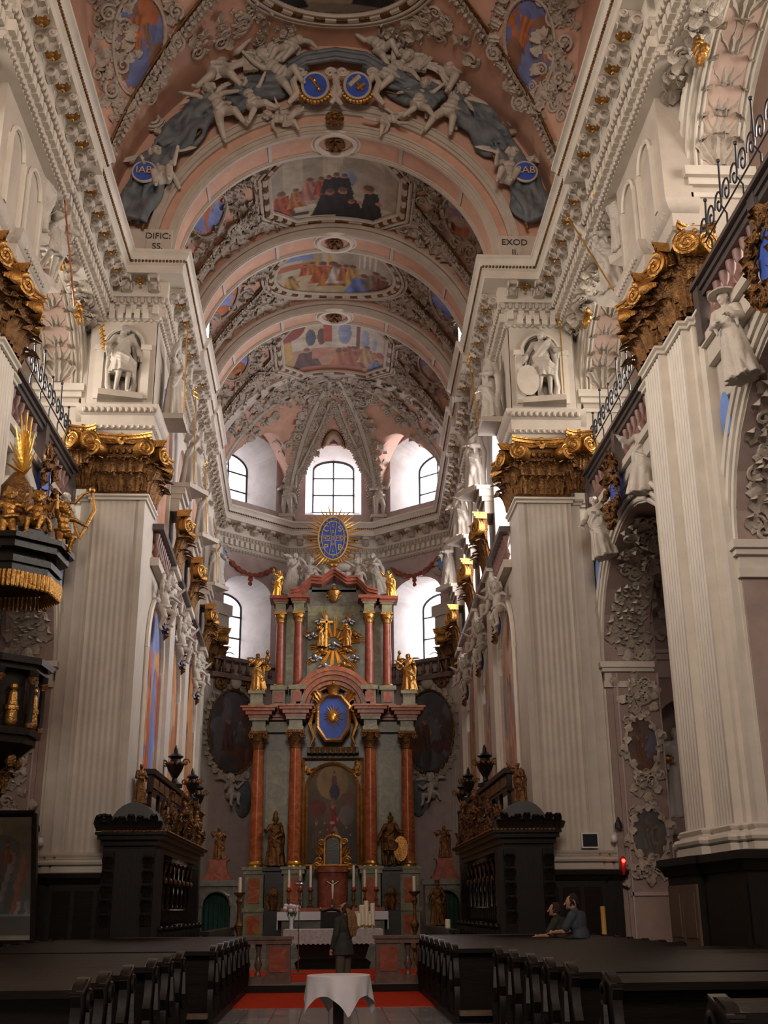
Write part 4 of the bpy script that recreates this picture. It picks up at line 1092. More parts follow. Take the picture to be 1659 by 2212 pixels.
F1 = painter(bg_hall, [('e', .2, .2, .13, .22, (.3, .36, .5)), ('r', -.12, .2, .02, 1, (.5, .45, .34)), ('e', -.55, -.3, .3, .25, (.5, .42, .36))] + pfig(-.85, -.85, .85, RED) + pfig(-.62, -.6, .6, ORG) + pfig(-.4, -.45, .7, (.45, .2, .15), .32) + pfig(-.22, -.3, .55, RED) + pfig(-.1, -.25, .55, BLK) + pfig(.02, -.25, .62, BLK) + pfig(.14, -.25, .6, BLK) + pfig(-.08, -.95, .85, BLK, .42) + pfig(.12, -.95, .9, BLK, .4) + pfig(.26, -1.0, .6, BLK, .5) + [('r', -.7, -.86, -.42, -.78, (.05, .05, .05))] + pfig(.58, -1.0, 1.1, BLK, .22, lean=-.06))
F2 = painter(lambda p, q: SKYB if q > .45 and p < -.35 else (bg_hall(p * .9, q) if q > -.1 else (.42, .34, .22)), [('r', -.95, .1, -.3, .32, (.35, .12, .06)), ('r', -.32, .15, -.26, .9, OCH), ('r', -.12, .15, -.04, .95, OCH), ('r', .02, .2, .08, .95, STONE), ('e', .12, .6, .2, .3, STONE)] + [('r', .4 + k * .09, .1, .425 + k * .09, .7, (.55, .52, .45)) for k in range(4)] + pfig(-.75, -.7, .6, OCH) + pfig(-.5, -.2, .45, RED) + pfig(-.38, -.2, .5, ORG) + pfig(-.2, -.55, .85, (.4, .1, .03), .34) + pfig(-.05, -.7, 1.0, ORG, .28, lean=.03) + pfig(.05, -.6, .8, WHT, .3) + pfig(.2, -.5, .7, (.38, .12, .04), .3) + pfig(.3, -.6, .8, OCH, .25) + pfig(.5, -.95, .85, BLU, .45) + pfig(.7, -.7, .8, (.2, .16, .1), .34) + pfig(.82, -.7, .7, BRN))
F3 = painter(lambda p, q: (.5, .45, .36) if q > -.1 else (.4, .24, .13), [('r', .05, -.05, .42, .95, (.55, .5, .42)), ('e', .2, .45, .13, .42, (.3, .36, .52)), ('e', .6, .3, .08, .35, (.35, .4, .52)), ('e', .78, .2, .05, .25, (.35, .4, .52)), ('r', -1, -.9, -.82, .9, OCH), ('r', -.62, 0, -.12, .85, (.5, .4, .24)), ('e', -.46, .3, .1, .3, (.08, .09, .16)), ('e', -.25, .3, .08, .3, (.12, .06, .05)), ('r', -.2, .1, -.05, 1, RED), ('e', -.9, .8, .35, .5, (.32, .05, .03)), ('r', .42, -.2, .5, .8, BRN)] + pfig(-.55, -.85, .8, (.1, .04, .03), .45) + [('r', -.45, -.5, -.1, -.1, (.42, .18, .12))] + [('e', .1 + .1 * k, -.25 + .05 * (k % 3), .07, .12, (BRN, ORG, RED)[k % 3]) for k in range(9)] + pfig(.2, -.85, .7, ORG, .5) + pfig(.4, -.8, .8, (.35, .1, .04), .34) + pfig(.65, -.6, .7, OCH, .3) + pfig(.85, -.85, .5, BLU, .4) + [('r', -.7, -1, .6, -.8, (.3, .1, .05))])
F0 = painter(lambda p, q: lerp3((.3, .25, .18), (.12, .1, .08), max(0, min(1, .5 + p * .3))), [('e', 0, -.5, .8, .35, (.4, .33, .22))] + pfig(-.62, -.9, .8, BLK, .4) + pfig(.45, -.85, 1.0, BLK, .3) + pfig(.78, -.6, .5, WHT, .4) + pfig(-.1, -.6, .6, BRN, .5))
def cloudy(seed, cols):
    rd = random.Random(seed); L = [('e', rd.uniform(-.9, .9), rd.uniform(-.9, .9), rd.uniform(.2, .5), rd.uniform(.15, .4), rd.choice(cols)) for _ in range(16)]
    L += pfig(rd.uniform(-.3, .1), -.5, .9, cols[0], .35) + pfig(.3, -.2, .6, cols[1], .3)
    return painter(lambda p, q: cols[-1], L)
def picture(name, lab, cat, S, paint, inside, nx=90, ny=70, mat='fresco'):
    """S(p,q)->world point for p,q in [-1,1]"""
    vs = []; cs = []; keep = []
    for j in range(ny + 1):
        for i in range(nx + 1):
            p = -1 + 2 * i / nx; q = -1 + 2 * j / ny; vs.append(S(p, q)); cs.append(paint(p, q)); keep.append(inside(p, q))
    w = nx + 1; b = B(); b.v = [tuple(v) for v in vs]; b.c = cs
    for j in range(ny):
        for i in range(nx):
            f = (j * w + i, j * w + i + 1, (j + 1) * w + i + 1, (j + 1) * w + i)
            if all(keep[k] for k in f): b.f.append(f)
    used = sorted({i for f in b.f for i in f}); mp = {o: n for n, o in enumerate(used)}
    b.v = [b.v[i] for i in used]; b.c = [b.c[i] for i in used]; b.f = [tuple(mp[i] for i in f) for f in b.f]
    c = S(0, 0)
    return solo(name, b, mat, lab, cat, at=tuple(c))
OCT = [(-1, -.5), (-1, .5), (-.62, 1), (.62, 1), (1, .5), (1, -.5), (.62, -1), (-.62, -1)]
def in_oct(p, q): return abs(p) <= 1 and abs(q) <= 1 and abs(q) <= 1 - (abs(p) - .62) / .38 * .5
def in_ell(p, q): return p * p + q * q <= 1.001
def outline(shape, n=96):
    if shape == 'ell': return [(cos(2 * pi * i / n), sin(2 * pi * i / n)) for i in range(n)]
    out = []
    for i in range(8):
        a, c = OCT[i], OCT[(i + 1) % 8]
        for k in range(n // 8): t = k * 8 / n; out.append((a[0] + (c[0] - a[0]) * t, a[1] + (c[1] - a[1]) * t))
    return out
def framed_fresco(name, lab, fn, x, y0, y1, hx, shape, paint, nx=110, ny=84, fw=1.0):
    yc, hy = (y0 + y1) / 2, (y1 - y0) / 2
    S = lambda p, q: (lambda X, Y: V((X, Y, fn(X, Y) - .05)))(x + hx * p, yc - hy * q)
    o = picture(name, lab, 'fresco', S, paint, in_ell if shape == 'ell' else in_oct, nx, ny)
    N = 96; OL = outline(shape, N); fr = B(); g = B()
    def at_(k, sc, dz): p, q = OL[k % N]; v = S(p * (1 + sc / hx), q * (1 + sc / hy)); return v + V((0, 0, -dz))
    fr.tube([at_(k, .03, .04) for k in range(N)], .07, 6, True)
    for k in range(N):
        if k % 4 < 2: g.tube([at_(k, .17, .03), at_(k + 1, .17, .03)], .1, 6)
        else: fr.tube([at_(k, .17, .03), at_(k + 1, .17, .03)], .1, 6)
    fr.tube([at_(k, .32, .06) for k in range(N)], .06, 6, True); fr.tube([at_(k, .45, .04) for k in range(N)], .05, 6, True); g.tube([at_(k, .385, .04) for k in range(N)], .03, 5, True)
    obj('frame', fr, 'stucco_plain', o, 'moulded stucco frame'); obj('gilding', g, 'gold_dark', o, 'gilt blocks of the frame')
    return o
framed_fresco('ceiling_fresco', 'octagonal ceiling fresco of black-robed monks kneeling in a hall, nearest the chancel arch', cvault, 0, 28.3, 31.75, 2.0, 'oct', F1)
framed_fresco('ceiling_fresco', 'oval ceiling fresco with a blue-robed kneeling figure, middle of the three choir paintings', cvault, 0, 33.3, 36.6, 2.1, 'ell', F2)
framed_fresco('ceiling_fresco', 'eight-sided ceiling fresco with a red curtain and arched windows, furthest of the choir paintings', cvault, 0, 38.4, 42.9, 2.05, 'oct', F3)
framed_fresco('ceiling_fresco', 'large oval fresco cut off by the top of the picture over the nave', nvault, 0, 20.0, 25.3, 2.35, 'ell', F0)
# small cloud frescoes in the lunettes
def lun_fresco(x, y, hx, hy, fn, seed, lab, cols, rot=0, frame=None):
    def S(p, q):
        X = x + hx * p * cos(rot) - hy * q * sin(rot); Y = y + hx * p * sin(rot) + hy * q * cos(rot)
        return V((X, Y, fn(X, Y) - .05))
    o = picture('lunette_fresco', lab, 'fresco', S, cloudy(seed, cols), in_ell, 40, 30)
    b = B(); b.tube([S(1.06 * cos(t * pi / 24), 1.06 * sin(t * pi / 24)) + V((0, 0, -.03)) for t in range(48)], .05, 5, True)
    if frame:
        rd = random.Random(seed)
        for k in range(22):
            a = 2 * pi * k / 22; p = S(1.22 * cos(a), 1.22 * sin(a)); n = normal(fn, p.x, p.y); f = surf_frame(p + n * .02, n, (cos(a), sin(a), .3))
            leaf(b, f @ M.Rotation(rd.uniform(-1, 1), 4, 'Y'), .3, .42, .3, 3)
            if k % 4 == 1: b.m = f; b.tube(spiral((.1, .2), .22, 1.6, 18, None, 1, -.08), .05, 5); b.m = None
            if k % 5 == 2: rosette(b, f, .17, 5)
    obj('frame', b, 'stucco', o)
    return o
CNTH = ['nearest the nave', 'middle of three', 'nearest the apse']
for s in (-1, 1):
    for k, (yc, W) in enumerate(CLUN):
        cols = [(.6, .2, .08), (.6, .32, .18), (.26, .33, .68)] if s < 0 or k == 1 else [(.6, .48, .4), (.55, .18, .1), (.28, .26, .45)]
        lun_fresco(s * 4.0, yc, .6, 1.05, cvault, 30 + k + s, 'small blue and red cloud fresco in the %s choir lunette, %s' % (SIDE[s], CNTH[k]), cols)
    p = hitv(302 if s < 0 else 1142, 78, nvault, 18, 26)
    lun_fresco(s * abs(p.x), p.y, .6, .95, nvault, 50 + s, 'cloud fresco in a scrolled stucco cartouche on the %s of the nave vault' % SIDE[s], [(.5, .16, .05), (.26, .13, .08), (.15, .18, .38)], 0, True)
# ---------------------------------------------------------------- stucco garlands on the groins
def garland(pts, n, r=.12, seed=1, b=None, flow=5):
    b = b or B(); rd = random.Random(seed)
    L = [0]
    for i in range(1, len(pts)): L.append(L[-1] + (pts[i] - pts[i - 1]).length)
    d = 0; i = 0; k = 0
    while d < L[-1]:
        while i < len(L) - 2 and L[i + 1] < d: i += 1
        t = (d - L[i]) / max(1e-6, L[i + 1] - L[i]); p = pts[i].lerp(pts[i + 1], t); tg = (pts[i + 1] - pts[i]).normalized()
        f = surf_frame(p, n, tg)
        for s in (-1, 1): leaf(b, f @ M.Translation((s * r * .2, 0, 0)) @ M.Rotation(s * rd.uniform(.35, .8), 4, 'Y'), r * 1.2, r * 1.9, .4, 2, 3, 4)
        b.ell(p + V(n) * r * .5 + V((rd.uniform(-1, 1), rd.uniform(-1, 1), 0)) * r * .3, r * rd.uniform(.3, .45), 6, 5)
        if k % flow == flow - 1: rosette(b, f @ M.Translation((0, -.05, 0)), r * .9, 5)
        d += r * 1.05; k += 1
    return b
def groin(yc, W, sg, s, a, bh, xin, h0, n=26, k0=.0):
    out = []; cin = bh * sqrt(1 - (xin / a) ** 2)
    for i in range(n + 1):
        k = k0 + (1 - k0) * i / n; ax = xin + (a - xin) * k * .995; zb = bh * sqrt(max(0, 1 - (ax / a) ** 2)); cr = cin + (h0 - cin) * k
        dy = W * k ** LE
        out.append(V((s * ax, yc + sg * dy, ZC + zb - .03)))
    return out
for s in (-1, 1):
    for k, (yc, W) in enumerate(CLUN):
        for sg in (-1, 1):
            pts = groin(yc, W, sg, s, ca(yc), CBH, 2.3, 3.7); n = V((-s * .55, sg * .15, -.8)).normalized()
            o = solo('stucco_garland', garland(pts, n, .13, k + 5), 'stucco', 'stucco fruit garland on the %s groin of the %s choir lunette, %s' % ('near' if sg < 0 else 'far', SIDE[s], CNTH[k]), 'garland', at=tuple(pts[0]), group='garlands on the choir groins')
            e = B(); off = V((s * .05, -sg * .19, 0)); e.tube([p + off for p in pts], .028, 5); obj('gilt_fillet', e, 'gold_dark', o)
            e = B(); e.tube([p - off * 1.0 for p in pts], .05, 5); e.tube([p - off * 1.5 for p in pts], .03, 5); obj('moulding', e, 'stucco_plain', o)
    for k, (yc, W) in enumerate(NLUN[3:]):
        for sg in (-1, 1):
            pts = groin(yc, W, sg, s, NA, NBH, 2.2, 5.3); n = V((-s * .5, sg * .15, -.8)).normalized()
            o = solo('stucco_garland', garland(pts, n, .17, k + 9), 'stucco', 'thick stucco garland on the %s groin of the %s nave vault lunette' % ('near' if sg < 0 else 'far', SIDE[s]), 'garland', at=tuple(pts[0]), group='garlands on the nave groins')
            e = B(); off = V((s * .05, -sg * .24, 0)); e.tube([p + off for p in pts], .035, 5); obj('gilt_fillet', e, 'gold_dark', o)
    pts = [V((s * 6.2, 26.2 - .33 * i, nvault(s * 6.2, 26.2 - .33 * i) - .05)) for i in range(20)]
    pts = [V((s * 5.95, y, ZC + .25 + .1 * 0)) for y in [26.3 - .3 * i for i in range(22)]]
# ---------------------------------------------------------------- scattered relief foliage
def scatter(fn, region, N, sc, seed, x0, x1, y0, y1, fl=.12, sr=.18, fruit=.1):
    rd = random.Random(seed); b = B(); c = 0; tr = 0
    while c < N and tr < N * 40:
        tr += 1
        x = rd.uniform(x0, x1); y = rd.uniform(y0, y1)
        if not region(x, y): continue
        c += 1; z = fn(x, y); n = normal(fn, x, y); p = V((x, y, z)) + n * .01; k = sc * rd.uniform(.7, 1.3)
        f = surf_frame(p, n, (rd.uniform(-1, 1), rd.uniform(-1, 1), rd.uniform(-.5, .5)))
        q = rd.random()
        if q < fl: rosette(b, f, k * .34, 5)
        elif q < fl + sr:
            b.m = f; b.tube(spiral((0, 0), k * .55, 1.6, 20, None, rd.choice((-1, 1)), -.07 * k, rd.uniform(0, 6)), [k * .13 * (1 - .5 * t / 20) for t in range(21)], 5); b.m = None
        elif q < fl + sr + fruit:
            b.m = f
            for _ in range(6): b.ell((rd.uniform(-.2, .2) * k, -.1 * k, rd.uniform(-.2, .2) * k), k * .13, 6, 4)
            b.m = None
        else: leaf(b, f, k * .62, k * .95, .35, 3, 5, 6)
    return b
FR = [(28.3, 31.75, 2.0), (33.3, 36.6, 2.1), (38.4, 42.9, 2.05)]
BAYY = [(27.75, 31.9), (33.05, 36.9), (38.0, 43.0)]
for s in (-1, 1):
    for k, (yc, W) in enumerate(CLUN):
        f0, f1, hx = FR[k]
        def barrel(x, y, k=k, s=s):
            a = ca(y); zb = CBH * sqrt(max(0, 1 - (x / a) ** 2)) + ZC
            if cvault(x, y) > zb + .02: return False
            p = x / (hx + .5); q = (y - (f0 + f1) / 2) / ((f1 - f0) / 2 + .5)
            return not in_oct(min(1.5, abs(p)), min(1.5, abs(q))) if k != 1 else p * p + q * q > 1
        for sg, (ya, yb), wd in ((-1, (BAYY[k][0] + .1, yc), 'near'), (1, (yc, BAYY[k][1] - .1), 'far')):
            b = scatter(cvault, barrel, 80, .44, 100 + k * 7 + s + sg, *sorted((s * 1.3, s * 4.6)), ya, yb)
            solo('stucco_relief', b, 'stucco', 'dense stucco scrollwork on the %s choir vault, %s half of bay, %s' % (SIDE[s], wd, CNTH[k]), 'relief', at=(s * 3, yc + sg, 22), group='stucco scrollwork on the choir vault')
        lun = lambda x, y, yc=yc, s=s: cvault(x, y) > CBH * sqrt(max(0, 1 - (x / ca(y)) ** 2)) + ZC + .12 and (abs(x) - 4.0) ** 2 / .42 + (y - yc) ** 2 / 1.2 > 1
        b = scatter(cvault, lun, 120, .36, 200 + k + s, *sorted((s * 2.6, s * 4.9)), yc - W, yc + W, .12, .15, 0)
        solo('stucco_relief', b, 'stucco', 'light leafy relief inside the %s choir lunette, %s' % (SIDE[s], CNTH[k]), 'relief', at=(s * 4.3, yc, 21), group='leafy reliefs in the choir lunettes')
    lun = lambda x, y, s=s: nvault(x, y) > NBH * sqrt(max(0, 1 - (x / NA) ** 2)) + ZC + .15
    b = scatter(nvault, lun, 90, .38, 300 + s, *sorted((s * 5.3, s * 6.2)), 21.5, 26.2, .15, .15, 0)
    solo('stucco_relief', b, 'stucco', 'trailing vine and flower relief inside the %s nave lunette' % SIDE[s], 'relief', at=(s * 5.3, 24, 22))
    for (u, v, w, lab) in ((470, 70, .6, 'cluster of stucco flowers beside the big oval fresco'), (590, 70, .55, 'stucco rose garland under the rim of the big oval fresco'), (540, 30, .5, 'upper stucco foliage beside the big oval fresco')):
        uu = u if s < 0 else 1448 - u
        p = hitv(uu, v, nvault, 18, 26.5); b = scatter(nvault, lambda x, y: True, 22, .4, int(u) + s, p.x - w, p.x + w, p.y - w * .8, p.y + w * .8, .3, .2)
        solo('stucco_relief', b, 'stucco', lab + ', %s side' % SIDE[s], 'relief', at=tuple(p))
# apse webs
for k in range(5):
    rd = random.Random(70 + k); b = B()
    for _ in range(110 if k != 2 else 80):
        a, t = rd.uniform(.08, .92), rd.uniform(.12, .9)
        if k == 2 and (.25 < a < .75 and t < .75): continue
        if k in (1, 3) and abs(a - .5) < .22 and t < .55: continue
        p = V(web(k, a, t)); pa = V(web(k, a + .01, t)); pt = V(web(k, a, t + .01)); n = (pa - p).cross(pt - p).normalized()
        if n.z > 0: n = -n
        f = surf_frame(p + n * .02, n, (rd.uniform(-1, 1), rd.uniform(-1, 1), rd.uniform(0, 1))); q = rd.random(); c = .42 * rd.uniform(.7, 1.3)
        if q < .15: rosette(b, f, c * .36, 5)
        elif q < .32: b.m = f; b.tube(spiral((0, 0), c * .55, 1.6, 18, None, 1, -.05), .05, 5); b.m = None
        else: leaf(b, f, c * .62, c, .35, 3, 5, 6)
    solo('stucco_relief', b, 'stucco', ['stucco foliage on the apse vault, far left web', 'stucco foliage on the apse vault, web left of the centre', 'stucco foliage on the centre web of the apse vault', 'stucco foliage on the apse vault, web right of the centre', 'stucco foliage on the apse vault, far right web'][4 - k], 'relief', at=tuple(V(web(k, .5, .3))))
    if k:
        for sg in (-1, 1):
            pts = [V(web(k, 0, .02 + .9 * i / 16)) + V((0, 0, -.05)) + (V(web(k, .06 * sg if sg > 0 else 0, .1)) - V(web(k, 0, .1))) * 0 for i in range(17)]
            A_ = V((*APOLY[k - 1], 0)) - V((*APOLY[k + 1], 0)) if 0 < k < 6 else V((1, 0, 0)); A_.normalize()
            pts = [p + A_ * sg * .24 for p in pts]; n = V((-pts[0].x * .1, -.6, -.6)).normalized()
            if k in (2, 3):
                o = solo('stucco_garland', garland(pts, n, .13, k + 40), 'stucco', 'stucco garland strip running up the apse rib, %s strip of the %s rib' % ('right' if sg > 0 else 'left', 'right' if k == 2 else 'left'), 'garland', at=tuple(pts[0]))
        rb = B(); pts = [V(web(k, 0, i / 16)) + V((0, 0, -.04)) for i in range(16)]; rb.tube(pts, .13, 7); rb.tube([p + V((.17, 0, -.02)) for p in pts], .035, 5); rb.tube([p + V((-.17, 0, -.02)) for p in pts], .035, 5)
        struct('trim_%d' % tn, rb, 'stucco_plain'); tn += 1
# V-shaped ribs over the centre window and the painted oculus
for s in (-1, 1):
    q0, q1 = V((s * 1.95, 48.6, 18.9)), V((0, 45.6, 22.9))
    pts = [V(web(2, .5 - s * (.47 - .47 * t), .02 + .62 * t)) + V((0, -.1, -.08)) for t in [i / 14 for i in range(15)]]
    o = solo('stucco_garland', garland(pts, V((0, -.7, -.6)).normalized(), .12, 60 + s), 'stucco', 'slanting stucco garland rib on the %s of the central apse window' % SIDE[s], 'garland', at=tuple(pts[0]))
    e = B(); e.tube([p + V((s * .2, 0, 0)) for p in pts], .05, 5); obj('moulding', e, 'stucco_plain', o)
    p = P(620 if s < 0 else 818, 1072, Y=48.7)
    figure('stucco_putto', PUT['stand'], 'stone_figure', at((p.x, 48.75, 19.55), s * .2, 1.95), 'stucco putto standing on a corbel to the %s of the central apse window' % SIDE[s], 'putto')
    b = B(); b.m = M.Translation((p.x, 48.9, 0)); b.prism([(-.4, .35), (-.35, -.3), (.35, -.3), (.4, .35)], 18.55, 18.7); b.prism([(-.28, .35), (-.25, -.2), (.25, -.2), (.28, .35)], 18.25, 18.55); b.m = None
    struct('trim_%d' % tn, b, 'stucco_plain'); tn += 1
S = lambda p, q: (lambda w: V(w) + V((0, -.08, -.06)))(web(2, .5 - p * .16, .26 - q * .13))
o = picture('oculus_painting', 'small round painting with a pale ring above the central apse window', 'fresco', S, painter(lambda p, q: (.4, .22, .14), [('e', 0, 0, .75, .75, (.6, .5, .38)), ('e', 0, 0, .48, .48, (.2, .05, .06))]), in_ell, 30, 30)
b = B(); b.tube([S(cos(t * pi / 16), sin(t * pi / 16)) for t in range(32)], .06, 5, True); obj('frame', b, 'gold_dark', o)
# soffit rosettes of the three arches
for k, (y0, y1, a, bh) in enumerate(ARCHES):
    yc = (y0 + y1) / 2; z = ZC + bh - .05
    b = B(); rosette(b, M.Translation((0, yc, z)) @ M.Rotation(pi / 2, 4, 'X'), .36, 7, .5); rosette(b, M.Translation((0, yc, z - .04)) @ M.Rotation(pi / 2, 4, 'X') @ M.Rotation(.4, 4, 'Y'), .24, 6, .6)
    o = solo('rosette', b, 'gold_dark', 'gold rosette in a white ring under the %s transverse arch from the nave' % ORD[k], 'rosette', at=(0, yc, z))
    b = B(); b.tube([(.56 * cos(t * pi / 16), yc + .46 * sin(t * pi / 16), z - .0) for t in range(32)], .09, 6, True); b.tube([(.7 * cos(t * pi / 16), yc + .56 * sin(t * pi / 16), z + .02) for t in range(32)], .05, 6, True); obj('ring', b, 'plaster_pale', o, 'white moulded ring')
# ---------------------------------------------------------------- tympanum over the chancel arch
YT = 26.42
def tp(u, v, y=YT): return P(u, v, Y=y)
def mir(u): return 1447 - u
def drape(pts, w, seed=1):
    """billowing cloth: many folded strands fused into one surface"""
    b = B(); rd = random.Random(seed); n = len(pts); P_ = [V(p) for p in pts]
    for k in range(11):
        f = (k / 10 - .5) * 2; ph = rd.uniform(0, 6.3); path = []; rr = []
        for i in range(4 * (n - 1) + 1):
            j = min(n - 2, i // 4); u = i / 4 - j; p = P_[j].lerp(P_[j + 1], u); t = (P_[j + 1] - P_[j]).normalized(); sd = t.cross(V((0, -1, 0))).normalized()
            ww = w[j] + (w[j + 1] - w[j]) * u
            path.append(p + sd * ww * (f + .12 * sin(ph + i * .8)) + V((0, -.12 + .12 * sin(ph + i * .55 + f * 3) - .1 * abs(sin(k * 1.9)), 0))); rr.append(ww * (.16 + .07 * sin(ph * 2 + i * .9)) + .03)
        b.tube(path, rr, 7)
    return fuse(b, .05, 'drapery', 1)
for s in (-1, 1):
    mm = (lambda u: u) if s < 0 else mir
    sd = SIDE[s]
    for nm, pix, w, lab in (('a', [(285, 485), (300, 440), (318, 395), (345, 350), (372, 312)], [.34, .46, .42, .34, .2], 'dark blue-grey stucco drapery hanging low beside the chancel arch, %s'),
                            ('b', [(350, 330), (385, 305), (415, 270), (445, 245), (470, 225)], [.26, .44, .46, .36, .2], 'dark blue-grey stucco drapery swag in the middle of the arch, %s'),
                            ('c', [(500, 235), (540, 205), (590, 190), (630, 165), (660, 150)], [.26, .38, .36, .28, .16], 'dark blue-grey stucco drapery next to the coats of arms, %s')):
        pts = [tp(mm(u), v) for u, v in pix]
        me = drape(pts, w, ord(nm) + s); me.transform(M.Translation(-pts[0])); o = solo('stucco_drapery', me, 'blue_drape', lab % (sd + ' half'), 'drapery', at=tuple(pts[0]))
        e = B(); e.tube([p + V((s * .3 * -1, -.12, -.22 + .05 * sin(i * 3))) for i, p in enumerate(pts)], .045, 6); obj('gilt_fringe', e, 'gold_dark', o)
    # putti and angels
    for (u, v, pose, sc, roll, wings, lab) in ((352, 385, 'sit', 1.9, .25, 1.0, 'stucco putto holding a blue lettered shield low on the arch, %s'), (478, 240, 'fly', 2.0, .5, .8, 'stucco putto diving along the chancel arch, %s'), (470, 150, 'recline', 2.3, -.2, None, 'large stucco putto lying on the broken pediment, %s'),
                                                (610, 165, 'reach', 2.1, .7, 1.5, 'winged stucco angel steadying the coats of arms, %s'), (545, 225, 'recline', 1.7, .3, None, 'small stucco putto on the drapery under the winged angel, %s'), (625, 105, 'reach', 1.9, -.6, None, 'stucco putto crouching under the big oval fresco, %s')):
        p = tp(mm(u), v, 26.2)
        o = figure('stucco_putto', PUT[pose], 'stone_figure', at(p, 0, sc) @ M.Rotation(-s * roll * -1, 4, 'Y') @ (M.Scale(-1, 4, (1, 0, 0)) if False else M.Identity(4)), lab % (sd + ' half'), 'putto', wings, None, None, .24, .08, 1.0)
    # low relief putti on the archivolt
    p = tp(mm(618), 262, 26.3); figure('relief_putto', PUT['recline'], 'stucco_plain', at(p, 0, 1.3) @ M.Rotation(s * 1.2, 4, 'Y'), 'pale reclining putto in low relief on the arch face, %s of the top rosette' % sd, 'putto')
    for (u, v, r) in ((330, 262, .3), (566, 100, .28)):
        p = tp(mm(u), v); b = B(); b.tube(spiral((p.x, p.z), r, 2, 30, None, s, p.y), .07, 6); b.tube(spiral((p.x, p.z), r, 2, 30, None, s, p.y - .1), .05, 6)
        b.tube([V((p.x + r * .3, p.y, p.z - r)), V((p.x + s * -.5, p.y, p.z - r * 1.6)), V((p.x + s * -1.2, p.y, p.z - r * 1.5))], .1, 6)
        solo('stucco_scroll', b, 'stucco_plain', ('big stucco volute above the putto with the shield, %s half' if v > 200 else 'stucco volute of the broken pediment, %s half') % sd, 'scroll', at=tuple(p))
    b = B()                                            # broken pediment moulding
    pts = [tp(mm(u), v, 26.3) for u, v in ((488, 50), (490, 90), (528, 120), (532, 160))]
    for d, r in ((0, .08), (.16, .06), (.3, .08), (.44, .05)): b.tube([p + V((s * -d * .7, -.1 + d * .1, d * .2)) for p in pts], r, 6)
    solo('stucco_moulding', b, 'stucco_plain', 'angular broken-pediment moulding over the arch, %s half' % sd, 'moulding', at=tuple(pts[0]))
    # lettered shield
    p = tp(mm(312), 372, 25.95); b = B(); b.lathe([(0, -.05), (.2, -.04), (.29, 0), (.3, .05), (0, .06)], 20, p, (0, -1, 0))
    o = solo('shield', b, 'blue', 'round blue shield with gold letters held by the low putto, %s half' % sd, 'shield', at=tuple(p))
    b = B(); b.tube([p + V((.31 * cos(t * pi / 12), -.02, .31 * sin(t * pi / 12))) for t in range(24)], .04, 6, True); obj('rim', b, 'stucco_plain', o)
    SHL = (globals().get('SHL') or []) + [(o, p, 'IAB' if s < 0 else '2AB')]
    # tablets
    p = tp(mm(318), 530, 26.3); b = B(); b.box(p.x - .62, p.x + .62, 26.42, 26.62, ZC + .02, ZC + .82)
    o = solo('tablet', b, 'plaster', 'white inscription tablet at the %s foot of the chancel arch' % sd, 'tablet', at=(p.x, 26.5, ZC + .4)); TAB = (globals().get('TAB') or []) + [(o, s, p.x)]
    # coat of arms
    p = tp(681 if s < 0 else 772, 187, 26.0); b = B(); b.lathe([(0, -.08), (.2, -.07), (.33, 0), (.35, .06), (0, .07)], 22, (0, 0, 0), (0, -1, 0))
    for i in range(len(b.v)): b.v[i] = (b.v[i][0] * .98 + p.x, b.v[i][1] + p.y, b.v[i][2] * 1.2 + p.z)
    o = solo('coat_of_arms', b, 'blue', ('oval blue coat of arms with a gold diagonal staff over the chancel arch' if s < 0 else 'oval blue coat of arms with white and gold bands over the chancel arch'), 'coat of arms', at=tuple(p))
    b = B(); b.tube([p + V((.36 * cos(t * pi / 12), -.03, .44 * sin(t * pi / 12))) for t in range(24)], .05, 6, True); obj('rim', b, 'stucco_plain', o)
    b = B(); b.tube([p + V((-.14, -.1, .22)), p + V((.16, -.1, -.22))], .04, 6)
    if s < 0: b.ell(p + V((-.02, -.1, .12)), .08, 8, 5); b.ell(p + V((.1, -.1, -.16)), .07, 8, 5)
    else: b.tube([p + V((-.02, -.1, -.18)), p + V((.2, -.1, .02))], .06, 6)
    obj('charge', b, 'gold_plain', o, 'gold charge')
    if s > 0: b = B(); b.tube([p + V((-.24, -.08, -.06)), p + V((.06, -.1, .26))], .08, 6); obj('band', b, 'stucco_plain', o, 'white diagonal band')
    b = B(); rd = random.Random(5)
    for k in range(14): a = 3.3 + k * .2; b.ell(p + V((.5 * cos(a), -.05, .56 * sin(a))), .08, 6, 5)
    obj('gilt_beads', b, 'gold', o)
    for sg in (-1, 1): b = B(); b.tube([p + V((sg * .5, -.02, .4)), p + V((sg * .62, -.05, .1)), p + V((sg * .5, -.05, -.3)), p + V((sg * .75, 0, -.6))], [.06, .1, .12, .06], 7); b.tube(spiral((p.x + sg * .42, p.z + .46), .16, 1.6, 18, None, sg, p.y - .05), .05, 6); obj('strapwork', b, 'stucco_plain', o)
b = B(); pts = [tp(u, v, 26.1) for u, v in ((622, 150), (660, 128), (725, 118), (790, 128), (828, 150))]
for dz, r in ((0, .12), (.16, .09), (-.14, .07)): b.tube([p + V((0, 0, dz)) for p in pts], r, 7)
solo('stucco_canopy', b, 'blue_drape', 'dark arched moulding over the two coats of arms', 'moulding', at=tuple(pts[2]))
p = tp(723, 258, 26.25); b = B(); rosette(b, M.Translation(p), .34, 7, .5)
solo('rosette', b, 'gold_dark', 'gold rosette at the top of the chancel arch face below the arms', 'rosette', at=tuple(p))
